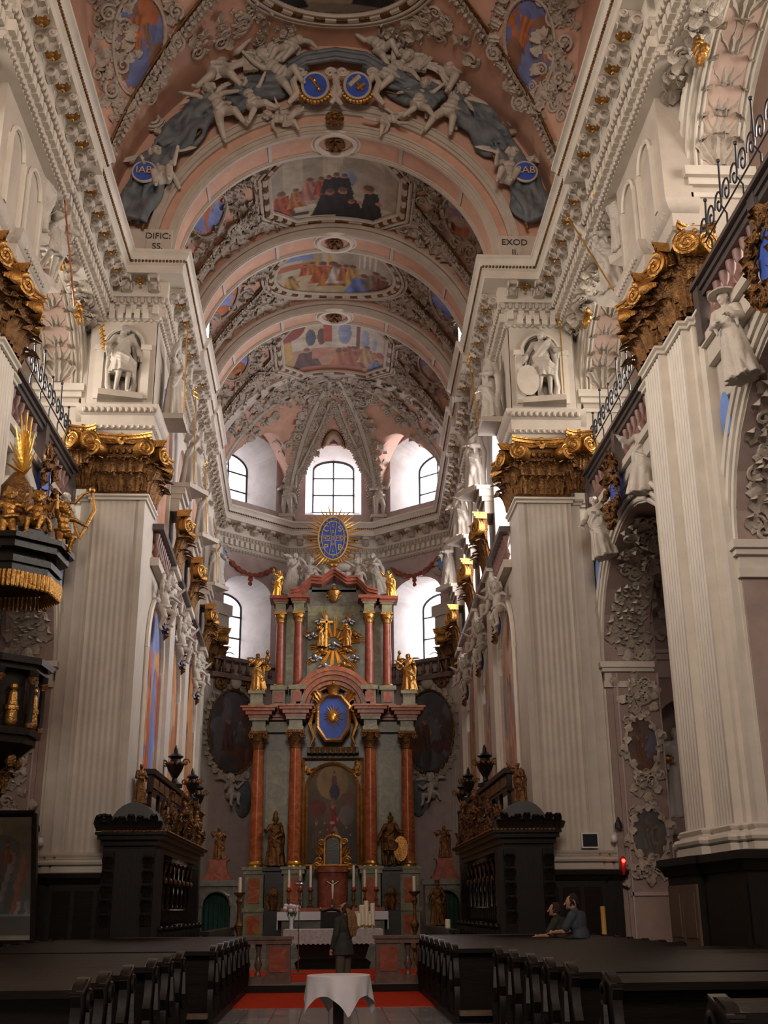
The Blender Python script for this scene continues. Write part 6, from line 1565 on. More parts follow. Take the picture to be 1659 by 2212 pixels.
# people's altar with lace cloth
pa = thing('altar_table', 'free-standing altar table under a white lace cloth in front of the high altar', 'altar', (.08, 32, .15))
b = B(); b.loft([[(.08 - x, 31.55 + d, z), (.08 + x, 31.55 + d, z), (.08 + x, 32.5, z), (.08 - x, 32.5, z)] for x, d, z in ((.95, .1, .15), (1.0, .05, .3), (.85, .15, .4), (1.0, .05, .85), (1.2, 0, 1.1))]); obj('table', b, 'dark_wood', pa)
b = B(); b.box(-1.2, 1.37, 31.45, 32.6, 1.1, 1.125); obj('cloth_top', b, 'cloth', pa)
b = B(); b.grid(lambda p, q: (-1.22 + 2.61 * p, 31.43 - .012 * sin(p * 90) * (1 - q), .76 + .015 * sin(p * 130) * (1 - q) + .36 * q), 140, 4)
for s in (-1, 1): b.grid(lambda p, q: (.085 + s * (1.3 + .02 * (1 - q)), 31.43 + 1.17 * p, .76 + .36 * q), 10, 2)
obj('lace_edge', b, 'lace', pa, 'hanging lace border')
fl = thing('flower_vase', 'glass vase of white flowers on the left end of the lace-covered altar', 'vase', (-1.02, 31.75, 1.125))
b = B(); b.lathe([(.05, 0), (.055, .02), (.045, .1), (.06, .3)], 12, (-1.02, 31.75, 1.125)); obj('vase', b, 'glass', fl)
b = B(); rd = random.Random(2); hd = []
for k in range(9): p = V((-1.02 + rd.uniform(-.18, .18), 31.75 + rd.uniform(-.1, .1), 1.66 + rd.uniform(-.07, .1))); hd.append(p); b.tube([(-1.02, 31.75, 1.2), p], .008, 4); leaf(b, M.Translation(p.lerp(V((-1.02, 31.75, 1.3)), .5)) @ M.Rotation(k, 4, 'Z'), .06, .14, .2, 2, 3, 4)
obj('stems', b, 'leaf_green', fl)
for p in hd: b = B(); rosette(b, M.Translation(p) @ M.Rotation(-.5, 4, 'X'), .075, 6); b.ell(p, (.06, .06, .05), 7, 5); obj('blossom', b, 'petal', fl)
cs = thing('candle_stand', 'low wrought candle stand on the right end of the lace-covered altar', 'candle stand', (.95, 31.75, 1.125))
b = B()
for k in range(5): x = .72 + k * .115; b.lathe([(.05, 0), (.055, .015), (.0, .02)], 8, (x, 31.75, 1.17 + .02 * (k % 2)))
for k in range(4): b.tube([(.72 + k * .115, 31.75, 1.18), (.78 + k * .115, 31.75, 1.22), (.835 + k * .115, 31.75, 1.18)], .014, 5)
for x in (.74, 1.16): b.tube([(x, 31.7, 1.127), (x, 31.75, 1.17)], .015, 5)
obj('frame', b, 'gold', cs)
for k, (x, y, z0, z1, r, nm) in enumerate(((.77, 31.78, 1.19, 1.52, .07, 'leftmost'), (.86, 31.9, 1.127, 1.72, .085, 'thickest'), (.97, 31.95, 1.127, 1.83, .06, 'tallest'), (1.06, 31.78, 1.19, 1.5, .05, 'shorter right-hand'), (1.14, 31.95, 1.127, 1.77, .06, 'rightmost'))):
    b = B(); b.lathe([(r, z0), (r, z1 - .02), (r * .8, z1)], 12, (x, y, 0)); c = solo('pillar_candle', b, 'wax', '%s of the cream pillar candles on the lace-covered altar' % nm, 'candle', at=(x, y, z0), group='pillar candles on the lace altar')
    b = B(); b.tube([(x, y, z1), (x, y, z1 + .03)], .006, 4); obj('wick', b, 'iron', c)
# celebrant's chair
ch = thing('chair', 'dark velvet chair with gold finials between the two altars', 'chair', (.05, 33.6, .15))
b = B(); b.box(-.27, .37, 33.75, 33.83, .65, 1.55); b.tube([(-.27, 33.79, 1.55), (.05, 33.79, 1.62), (.37, 33.79, 1.55)], .04, 6); obj('backrest', b, 'dark_wood_matt', ch)
b = B(); b.box(-.27, .37, 33.3, 33.83, .58, .68); obj('seat', b, 'red_marble_dark', ch)
for x in (-.24, .34):
    for y in (33.35, 33.79): b = B(); b.box(x - .03, x + .03, y - .03, y + .03, .15, .58); obj('leg', b, 'dark_wood', ch)
for x in (-.27, .37): b = B(); b.box(x - .04, x + .04, 33.3, 33.8, .85, .9); b.box(x - .03, x + .03, 33.3, 33.36, .6, .87); obj('armrest', b, 'dark_wood', ch)
for x in (-.27, .05, .37): b = B(); b.lathe([(.03, 0), (.05, .05), (.02, .1)], 8, (x, 33.79, 1.58 + (.06 if x == .05 else 0))); obj('finial', b, 'gold', ch)
# standing candlesticks
for x, y, z0, s, nm in ((2.41, 34, .15, 1.0, 'tall baroque gold candlestick with a white candle to the right of the lace altar'), (-2.58, 34, .15, 1.0, 'tall baroque gold candlestick with a white candle to the left of the lace altar')):
    t_ = thing('candlestick', nm, 'candlestick', (x, y, z0)); b = B()
    b.lathe([(.2, 0), (.2, .06), (.08, .14), (.05, .3), (.12, .42), (.05, .55), (.04, .8), (.11, .98), (.13, 1.05), (.05, 1.2), (.04, 1.55), (.1, 1.7), (.05, 1.8), (.16, 1.9), (.17, 1.94)], 14, (x, y, z0)); obj('stem', b, 'gold_dark', t_)
    b = B(); b.lathe([(.05, z0 + 1.94), (.048, z0 + 2.33), (.03, z0 + 2.35)], 10, (x, y, 0)); obj('candle', b, 'wax', t_)
def pole(name, lab, cat, x, y, z0, z1, headmat, kind):
    t_ = thing(name, lab, cat, (x, y, z0)); b = B(); b.lathe([(.16, 0), (.16, .03), (.03, .06), (.013, .1), (.012, z1 - z0)], 10, (x, y, z0)); obj('pole', b, 'iron' if kind == 'mic' else 'gold_dark', t_)
    b = B()
    if kind == 'mic': b.caps((x, y, z1), (x, y - .06, z1 + .1), .02, .028); nm = 'microphone'
    else:
        b.ell((x, y, z1 + .02), (.11, .11, .05), 12, 6); b.lathe([(.03, .03), (.07, .1), (.02, .22)], 8, (x, y, z1)); nm = 'lamp'
    obj(nm, b, headmat, t_)
pole('processional_lamp', 'thin processional pole with a silver lamp left of the lace altar', 'lamp', -.75, 29, .15, 2.18, 'silver', 'lamp'); pole('microphone_stand', 'microphone on a thin stand by the left choir stalls', 'microphone', -2.54, 30, .15, 1.86, 'silver', 'mic')
t_ = thing('altar_candle', 'short thick white candle in front of the right choir stalls', 'candle', (2.96, 30, .15)); b = B(); b.lathe([(.14, 0), (.14, .03), (.03, .08), (.03, .85), (.1, .94)], 10, (2.96, 30, .15)); obj('stand', b, 'iron', t_); b = B(); b.lathe([(.07, 1.09), (.07, 1.34), (.05, 1.36)], 12, (2.96, 30, 0)); obj('candle', b, 'wax', t_)
t_ = thing('paschal_candle', 'tall amber candle beside the right chancel pier', 'candle', (5.88, 25.5, 0)); b = B(); b.lathe([(.16, 0), (.16, .04), (.04, .1), (.035, .95), (.09, 1.05)], 10, (5.88, 25.5, .0)); obj('stand', b, 'iron', t_); b = B(); b.lathe([(.055, 1.05), (.055, 1.62), (.03, 1.63)], 12, (5.88, 25.5, 0)); obj('candle', b, 'wax_yellow', t_)
# side altars
for s in (-1, 1):
    x = s * 4.05 + .05; y = 42.0
    t_ = thing('side_altar', 'grey side altar with a green-curtained arch, %s of the high altar' % SIDE[s], 'altar', (x, y, .15))
    b = B(); T = lambda a, h, d=0: (x + a, y + d, h)
    arch_wall(b, T, -.75, .75, .15, 2.5, 0, .5, .15, 1.75, .5, .4); b.box(x - .75, x - .74, y, y + .8, .15, 2.5); b.box(x + .74, x + .75, y, y + .8, .15, 2.5); b.box(x - .85, x + .85, y - .1, y + .8, 2.42, 2.55); b.box(x - .8, x + .8, y - .05, y + .8, 2.55, 2.62)
    b.tube([(x - .52 * cos(pi * k / 12), y - .02, 1.75 + .52 * sin(pi * k / 12)) for k in range(13)], .05, 5); obj('arch_front', b, 'grey_marble', t_)
    b = B(); b.grid(lambda p, q: (x - .52 + 1.04 * p, y + .35 + .04 * sin(p * 40), .15 + 2.15 * q), 60, 1); obj('curtain', b, 'green_curtain', t_)
    b = B(); b.box(x - .5, x + .5, y - .02, y + .6, 2.62, 2.72); b.loft([[(x - w, y + .0, z), (x + w, y, z), (x + w, y + .5, z), (x - w, y + .5, z)] for w, z in ((.42, 2.72), (.28, 3.1), (.3, 3.25), (.4, 3.32))]); obj('pedestal', b, 'red_marble_dark', t_)
    figure('gilded_statue', FIG['angel'], 'gold_dark', at((x, y + .22, 3.32), -s * .3, .62), 'dark gilded angel on the side altar pedestal, %s of the high altar' % SIDE[s], 'statue', .9)
figure('gilded_statue', FIG['king'], 'gold_dark', at((3.7, 41.0, 1.05), -.2, .8), 'gilded robed statue standing before the right side altar', 'statue')
b = B(); b.box(3.35, 4.05, 40.7, 41.4, .15, 1.02); b.box(3.3, 4.1, 40.65, 41.45, .95, 1.05); solo('statue_pedestal', b, 'grey_marble', 'grey pedestal in front of the right side altar', 'pedestal', at=(3.7, 41, .15))
# ================================================================ communion rail, carpets, steps
for s in (-1, 1):
    rl = thing('communion_rail', 'dark marble communion rail with balusters, %s of the aisle' % SIDE[s], 'rail', (s * 2.6 + .08, 25.6, .15))
    X = lambda a: .08 + s * a
    b = B(); b.box(*sorted((X(.88), X(4.6))), 25.42, 25.78, .93, 1.07); b.box(*sorted((X(.84), X(4.6))), 25.38, 25.82, 1.02, 1.08); b.box(*sorted((X(.88), X(4.6))), 25.45, 25.75, .15, .3); obj('rail', b, 'rail_marble', rl)
    for a0, a1 in ((.9, 1.42), (2.35, 2.75), (3.7, 4.1)): b = B(); b.box(*sorted((X(a0), X(a1))), 25.46, 25.74, .3, .93); p = obj('post', b, 'rail_marble', rl); b = B(); b.box(*sorted((X(a0 + .08), X(a1 - .08))), 25.44, 25.5, .38, .86); obj('inlay', b, 'red_marble_dark', p)
    for a in (1.58, 1.82, 2.06, 2.27, 2.92, 3.14, 3.36, 3.58, 4.25, 4.47): b = B(); b.lathe([(.07, 0), (.07, .04), (.04, .1), (.085, .22), (.05, .34), (.04, .45), (.07, .58), (.07, .63)], 10, (X(a), 25.6, .3)); obj('baluster', b, 'rail_marble', rl)
b = B(); b.box(-1.72, 1.95, 21.35, 24.98, .0, .014); solo('carpet', b, 'carpet', 'red carpet on the floor before the communion rail', 'carpet', at=(.1, 23, 0))
b = B(); b.box(-3.4, 3.6, 26.2, 31.0, .15, .165); solo('carpet', b, 'carpet', 'red carpet behind the communion rail in the sanctuary', 'carpet', at=(.1, 28, .15))
b = B(); b.box(-4.6, 4.6, 24.95, 25.06, .0, .15); struct('trim_%d' % tn, b, 'dark_wood'); tn += 1
# round table in the aisle
t_ = thing('round_table', 'small round pedestal table in the central aisle', 'table', (.13, 16.35, 0)); b = B(); b.box(.06, .2, 16.28, 16.42, .02, .74); b.box(-.17, .43, 16.31, 16.39, 0, .05); b.box(.09, .17, 16.05, 16.65, 0, .05); obj('pedestal', b, 'dark_wood', t_); b = B(); b.lathe([(.4, .74), (.41, .765), (.0, .766)], 32, (.13, 16.35, 0)); obj('tabletop', b, 'dark_wood', t_)
b = B(); rings = []; K = 96; rd = random.Random(3)
for j in range(13):
    t = j / 12; ring = []
    for i in range(K):
        a = 2 * pi * i / K; sq = 1 / max(abs(cos(a + .5)), abs(sin(a + .5))); L = .24 + .33 * (sq - 1) / .414 * .8
        fold = (.6 * sin(4 * a + 1.0) + .3 * sin(11 * a + 1) + .25 * sin(7 * a)) * .05 * t ** 1.1
        r = (.425 + .01 * t + fold + .03 * t * (sq - 1)) ; z = .775 - L * t - .004
        ring.append((.13 + r * cos(a), 16.35 + r * sin(a), z))
    rings.append(ring)
top = [[(.13 + .425 * k * cos(2 * pi * i / K), 16.35 + .425 * k * sin(2 * pi * i / K), .778) for i in range(K)] for k in (.02, .6, .97)]
b.loft(top + rings, True, False); b.f.append(tuple(range(K)))
solo('tablecloth', b, 'cloth', 'white cloth draped over the round table in the aisle', 'tablecloth', at=(.13, 16.35, .77))
# ================================================================ pews
def pew(name, lab, x0, x1, y, aisle, group):
    """pew whose back and book ledge stand at y; seat on the far side (people face +Y)"""
    t = thing(name, lab, 'pew', ((x0 + x1) / 2, y, 0), group)
    b = B(); b.box(x0, x1, y - .02, y + .02, .12, 1.0); obj('backrest', b, 'pew_wood', t)
    b = B(); b.loft([[(x, y - .16, .98), (x, y + .12, 1.06), (x, y + .12, 1.085), (x, y - .16, 1.005)] for x in (x0, x1)]); b.box(x0, x1, y - .175, y - .155, .97, 1.03); obj('book_ledge', b, 'pew_wood', t)
    b = B(); b.box(x0, x1, y + .05, y + .45, .42, .46); obj('seat', b, 'pew_wood', t)
    b = B(); b.box(x0, x1, y - .5, y - .34, .12, .19); obj('kneeler', b, 'brown_wood', t)
    for x in (x0, x1):
        near = abs(x - aisle) < .01
        if not near and abs(x) > 9.4: continue
        s = 1 if x > (x0 + x1) / 2 else -1
        pts = [(.5, .05), (.5, .45), (.42, .55), (.46, .64), (.38, .72), (.22, .78), (.2, .9), (.24, 1.0), (.16, 1.09), (.02, 1.1), (-.12, 1.06), (-.19, .98), (-.14, .9), (-.16, .74), (-.24, .62), (-.18, .5), (-.22, .36), (-.2, .05)]
        b = B(); b.slab([(y + a, h) for a, h in pts], lambda a, h, d, x=x: (x + d, a, h), -.04, .04)
        if near:
            T = lambda a, h, d=0, x=x, s=s: (x + s * (.04 + d), y + a, h)
            b.tube([T(.12 + .08 * cos(k * .5), .93 + .08 * sin(k * .5), .01) for k in range(12)], .02, 5); b.tube([T(.05, .85, .02), T(0, .6, .03), T(.12, .35, .02), T(.1, .12, .01)], [.03, .05, .06, .04], 6); b.ell(T(.05, .5, .03), (.04, .07, .1), 7, 5)
        e = obj('pew_end', b, 'pew_end', t)
        if near: b = B(); b.loft([[(xx, y - .18, 1.0), (xx, y + .14, 1.09), (xx, y + .14, 1.11), (xx, y - .18, 1.02)] for xx in (x - .055, x + .055)]); obj('end_cap', b, 'polish', e); b = B(); b.box(x - .05, x + .05, y - .25, y + .55, .0, .12); obj('sill', b, 'pew_end', e)
    return t
BLK = [(-1, 'near', [15.9, 14.72, 13.45, 11.85, 10.67, 9.73], -1.95, -5.95), (1, 'near', [16.4, 15.05, 13.7, 12.6, 11.48, 9.85, 7.05], 2.32, 5.95), (-1, 'far', [24.9 - 1.08 * i for i in range(7)], -1.76, -5.45), (1, 'far', [24.7 - 1.05 * i for i in range(7)], 1.92, 5.45)]
for s, wh, ys, xa, xb in BLK:
    for i, y in enumerate(ys):
        pew('pew', 'dark polished pew, %s row from the front of the %s block on the %s' % (ORD[i], 'nearer' if wh == 'near' else 'farther', SIDE[s]), min(xa, xb), max(xa, xb), y, xa, 'dark pews, %s %s block' % (wh, SIDE[s]))
    y0, y1 = min(ys) - .3, max(ys) + .6
    b = B(); b.box(min(xa, xb) - .08, max(xa, xb) + .08, y0, y1, 0, .1); tag(struct('trim_%d' % tn, b, 'dark_wood_matt'), None); tn += 1
    if wh == 'far':                                    # closed panel behind the last row
        b = B(); b.box(min(xa, xb), max(xa, xb), min(ys) - .42, min(ys) - .36, .1, 1.0); 
# ================================================================ choir stalls
for s in (-1, 1):
    sd = SIDE[s]; X = lambda a: s * a
    t = thing('choir_stalls', 'carved black and gold choir stalls along the %s side of the sanctuary' % sd, 'choir stalls', (s * 4.3, 30.5, .15))
    y0, y1 = 26.0, 34.6
    bxs = lambda b, a0, a1, ya, yb, z0, z1: b.box(min(X(a0), X(a1)), max(X(a0), X(a1)), ya, yb, z0, z1)
    b = B(); bxs(b, 4.62, 4.7, 26.75, y1, .15, 2.9); bxs(b, 3.75, 5.0, y0 + .1, y0 + .7, .15, 2.9); obj('back_panel', b, 'dark_wood_matt', t)
    b = B()
    for z0, z1, o in ((2.86, 2.98, .05), (2.98, 3.1, .14), (3.1, 3.2, .26), (3.2, 3.26, .34)): b.prism(S_(s, [(3.95 - o, y1), (3.95 - o, y0 - o + .25), (5.0 + o * .5, y0 - o + .25), (5.0 + o * .5, 26.8), (4.75, 26.85), (4.75, y1)]), z0, z1)
    obj('canopy', b, 'dark_wood', t)
    b = B()
    for i in range(60): q = y0 + .1 + i * (y1 - y0) / 60; b.ell((X(3.6), q, 3.27), (.03, .05, .03), 5, 4)
    for i in range(16): b.ell((X(3.65 + i * .09), y0 - .08, 3.27), (.05, .03, .03), 5, 4)
    obj('gilt_edge', b, 'gold_dark', t)
    for k in range(10):
        y = 26.5 + k * .88; b = B(); b.lathe([(.07, 0), (.05, .06), (.075, .25), (.04, .45), (.06, .55), (.045, .62), (.05, 1.05), (.09, 1.12)], 9, (X(4.1), y, 1.65)); c = obj('colonnette', b, 'dark_wood', t)
        b = B(); leaf(b, M.Translation((X(4.1), y, 2.5)) @ M.Rotation(s * -pi / 2, 4, 'Z') @ M.Translation((0, -.05, 0)), .2, .36, .35, 3); b.ell((X(4.02), y, 2.3), (.05, .06, .09), 6, 5); obj('gilt_bracket', b, 'gold_dark', c)
        b = B(); bxs(b, 3.7, 4.62, y - .04, y + .04, .15, 1.25); b.caps((X(3.72), y, 1.2), (X(4.4), y, 1.2), .05, .05, 7); b.ell((X(3.72), y, 1.22), .08, 8, 6); obj('stall_arm', b, 'dark_wood', t)
        if k < 9:
            b = B(); bxs(b, 3.9, 4.6, y + .06, y + .82, .58, .63); obj('seat', b, 'dark_wood', t)
            b = B(); T = lambda a, h, d=0, y=y: (X(4.6 - d), y + .44 + a, h); b.tube([T(.3 * cos(q), 2.15 + .3 * sin(q), .03) for q in [pi * j / 8 for j in range(9)]], .03, 5); b.slab([(-.3, 1.3), (.3, 1.3), (.3, 2.15), (-.3, 2.15)], T, .0, .03); obj('stall_panel', b, 'dark_wood_matt', t)
    for j in range(22):
        y = 26.3 + j * .38; b = B(); b.lathe([(.04, 0), (.07, .1), (.035, .22), (.05, .34)], 8, (X(4.1), y, 1.28)); obj('baluster', b, 'dark_wood', t)
    b = B(); bxs(b, 2.75, 2.85, 27.2, 34.8, .15, 1.1); bxs(b, 2.7, 2.95, 27.1, 34.9, 1.08, 1.16); obj('front_desk', b, 'dark_wood', t)
    for j in range(6):
        y = 27.6 + j * 1.3; b = B(); bxs(b, 2.72, 2.76, y, y + .5, .3, .95); leaf(b, M.Translation((X(2.72), y + .7, .3)) @ M.Rotation(s * -pi / 2, 4, 'Z'), .25, .6, .1); obj('desk_panel', b, 'dark_wood_matt', t)
    for q in range(2):                                 # end pilaster carving facing the nave
        b = B(); xx = X(3.98 if q == 0 else 4.85); b.box(xx - .12, xx + .12, y0 - .02, y0 + .12, .15, 2.86)
        for k in range(5): leaf(b, M.Translation((xx, y0 - .03, 1.3 + k * .3)), .22, .34, .2, 2, 4, 5)
        obj('end_pilaster', b, 'dark_wood', t)
    for ya, w in ((26.0, 1.3), (33.2, 1.2)):           # grey barrel hoods over the near and far end
        b = B(); b.loft([[(X(4.35 + .55 * cos(pi * k / 12)), y, 3.28 + .62 * sin(pi * k / 12)) for k in range(13)] for y in (ya, ya + w)])
        obj('hood', b, 'hood_grey', t, 'grey rounded hood')
    rd = random.Random(21 + s); b = B()                # gilded cresting of scrolls
    for k in range(64):
        y = 26.2 + rd.random() * 8.2; z = 3.3 + rd.random() ** 1.5 * (.85 if abs((y - 26.2) % 4.1 - 2) < 1 else .5); f = surf_frame((X(3.75 + rd.uniform(-.05, .2)), y, z), (-s, -.25, 0), (0, rd.uniform(-1, 1), 1))
        if rd.random() < .4: b.m = f; b.tube(spiral((0, 0), .15, 1.5, 14, None, rd.choice((-1, 1))), .035, 5); b.m = None
        else: leaf(b, f, .2, .38, .25, 2, 4, 5)
    obj('cresting', b, 'gold_dark', t)
    b = B()
    for k in range(14): leaf(b, surf_frame((X(3.8 + .1 * k), y0 - .02, 3.28), (0, -1, 0)), .16, .3 + .2 * sin(k * 1.3) ** 2, .2, 2, 4, 5)
    b.m = surf_frame((X(5.05), y0, 3.4), (0, -1, 0)); b.tube(spiral((0, .05), .2, 1.6, 16, None, -s), .05, 5); b.m = None; obj('end_cresting', b, 'dark_wood', t)
    b = B(); bxs(b, 4.3, 4.42, 27.9, 36.6, 4.35, 4.72); bxs(b, 4.22, 4.5, 27.8, 36.7, 4.72, 4.84); bxs(b, 4.26, 4.46, 27.85, 36.65, 4.3, 4.36); obj('upper_board', b, 'dark_wood', t)
    for k in range(9): b = B(); bxs(b, 4.27, 4.31, 28.1 + k * .95, 28.85 + k * .95, 4.42, 4.66); obj('board_panel', b, 'gold_dark', t)
    for k in range(7): b = B(); bxs(b, 4.32, 4.4, 28 + k * 1.4, 28.14 + k * 1.4, 3.2, 4.32); obj('upright', b, 'dark_wood', t)
    for k, (y, z, k_) in enumerate(((32.3, 4.84, 1.15), (36.4, 4.84, 1.0), (28.6, 3.28, .62), (30.6, 3.3, .7), (39.0, 4.6, 1.2))):
        xx = 4.36 if z > 4 and k < 2 else (3.85 if k < 4 else 4.5)
        b = B(); b.lathe([(.2, 0), (.2, .08), (.08, .14), (.06, .22), (.17, .4), (.22, .55), (.14, .6), (.12, .68), (.2, .74), (.06, .84), (.05, .92), (.01, 1.02)], 12, (0, 0, 0)); b.v = [(X(xx) + v[0] * k_, y + v[1] * k_, z + v[2] * k_) for v in b.v]
        lab = ['dark urn finial in the middle of the upper board of the %s choir stalls', 'dark urn finial at the far end of the upper board of the %s choir stalls', 'small urn at the near end of the canopy of the %s choir stalls', 'small urn halfway along the canopy of the %s choir stalls', 'dark urn beyond the far end of the %s choir stalls'][k] % sd
        if k == 4: b.box(*sorted((X(4.3), X(4.7))), 38.8, 39.2, .15, 4.62)
        u = solo('urn', b, 'dark_wood', lab, 'urn', at=(X(xx), y, z))
        b = B(); 
        for j in range(10): b.ell((X(xx) + .2 * k_ * cos(j * .63), y + .2 * k_ * sin(j * .63), z + .57 * k_), .045 * k_, 6, 4)
        for sg in (-1, 1): b.tube(spiral((X(xx) + sg * .25 * k_, z + .6 * k_), .1 * k_, 1.3, 12, None, sg, y), .025, 5)
        obj('gilding', b, 'gold_dark', u)
    o = figure('carved_figure', FIG['monk'] if s < 0 else FIG['orator'], 'gold_dark', at((X(4.36), 26.6, 3.9), FRONT[s] * .5, .5), 'small dark gold figure on the near hood of the %s choir stalls' % sd, 'statue')
    for j, (y, k) in enumerate(((29.6, 'sit'), (32.2, 'reach'))):
        figure('carved_putto', PUT[k], 'gold_dark', at((X(3.72), y, 3.95), FRONT[s], .9), 'gilded putto in the cresting of the %s choir stalls, %s of the pair' % (sd, 'nearer' if j == 0 else 'farther'), 'putto', .8, None, None, .24, .08)
# ================================================================ pulpit on the left pier
px, py = -6.0, 20.3
t = thing('pulpit', 'black and gold canopied pulpit on the left pier at the edge of the picture', 'pulpit', (px, py, 3.4))
HX = lambda r, k, a0=.35: (px + r * cos(a0 + k * pi / 4), py + r * sin(a0 + k * pi / 4))
oct_ = lambda r: [HX(r, k) for k in range(8)]
b = B()
for z0, z1, r in ((4.35, 4.5, .78), (4.5, 4.62, .86), (5.62, 5.72, .88), (5.72, 5.84, .98)): b.prism(oct_(r), z0, z1)
b.prism(oct_(.66), 4.5, 5.7); obj('basin', b, 'dark_wood', t)
b = B(); b.lathe([(.12, 3.35), (.3, 3.5), (.36, 3.75), (.25, 3.95), (.6, 4.2), (.78, 4.36)], 12, (px, py, 0)); obj('underside', b, 'dark_wood', t)
b = B()
for k in range(8): leaf(b, M.Translation((px, py, 3.55)) @ M.Rotation(k * pi / 4, 4, 'Z') @ M.Translation((0, -.3, 0)), .28, .5, .3)
for k in range(8): x, y = HX(.5, k); b.ell((x, y, 4.1), (.1, .1, .14), 7, 5)
obj('shell_ornament', b, 'gold_dark', t)
for k in range(8):
    x, y = HX(.82, k); b = B(); b.lathe([(.06, 4.62), (.05, 4.7), (.055, 5.0), (.045, 5.4), (.08, 5.52), (.09, 5.62)], 9, (x, y, 0)); c = obj('colonnette', b, 'dark_wood', t)
    b = B(); b.lathe([(.05, 5.38), (.1, 5.5), (.05, 5.52)], 8, (x, y, 0)); b.lathe([(.07, 4.62), (.075, 4.7), (.05, 4.72)], 8, (x, y, 0)); obj('gilt_cap', b, 'gold_dark', c)
    x, y = HX(.7, k + .5); b = B(); b.caps((x, y, 4.72), (x, y, 5.2), .11, .07); b.ell((x, y, 5.32), .07, 8, 6); b.ell((x, y, 4.95), (.12, .12, .1), 7, 5); obj('niche_figure', b, 'gold', t)
b = B(); b.box(-6.75, -6.3, 20.0, 20.7, 4.4, 8.2); obj('rear_panel', b, 'dark_wood_matt', t)
b = B()
for z0, z1, r in ((7.3, 7.5, .92), (7.5, 7.62, .98), (7.75, 7.9, 1.08), (7.9, 8.0, 1.18)): b.prism(oct_(r), z0, z1)
b.prism(oct_(.85), 7.6, 8.2); obj('canopy', b, 'dark_wood', t)
b = B()
for k in range(8):
    for j in range(9):
        a, c = V((*HX(.97, k), 0)), V((*HX(.97, k + 1), 0)); q = a.lerp(c, (j + .5) / 9); b.lathe([(.035, -.28), (.04, -.1), (.035, 0)], 6, (q.x, q.y, 7.34)); b.ell((q.x, q.y, 7.06), .03, 5, 4)
obj('gold_fringe', b, 'gold', t)
b = B()
for k in range(8): leaf(b, M.Translation((px, py, 8.0)) @ M.Rotation(k * pi / 4 + .2, 4, 'Z') @ M.Translation((0, -.6, 0)), .5, .8, -.3)
b.lathe([(.6, 8.0), (.4, 8.6), (.3, 9.2), (.1, 9.5)], 12, (px, py, 0)); obj('crown_scrolls', b, 'gold_dark', t)
for k in range(16):
    a = pi * (k + .5) / 16; r = .9 if k % 2 else .65; b = B(); b.tube([(px + .1, py, 9.5), (px + .1 + r * cos(a) * .3, py - .3 * r, 9.5 + r * sin(a) * 1.3)], [.05, .012], 4); obj('ray', b, 'gold_plain', t)
for k, (dx, dy, z, ps, lab) in enumerate(((.6, -.55, 8.35, 'sit', 'gilded putto sitting on the front edge of the pulpit canopy'), (.15, -.85, 8.3, 'stand', 'gilded putto with a round head at the left end of the pulpit canopy'), (.95, -.1, 8.3, 'reach', 'gilded putto at the right tip of the pulpit canopy'))):
    figure('gilded_putto', PUT[ps], 'gold', at((px + dx, py + dy, z), .4 * k, 1.1), lab, 'putto')
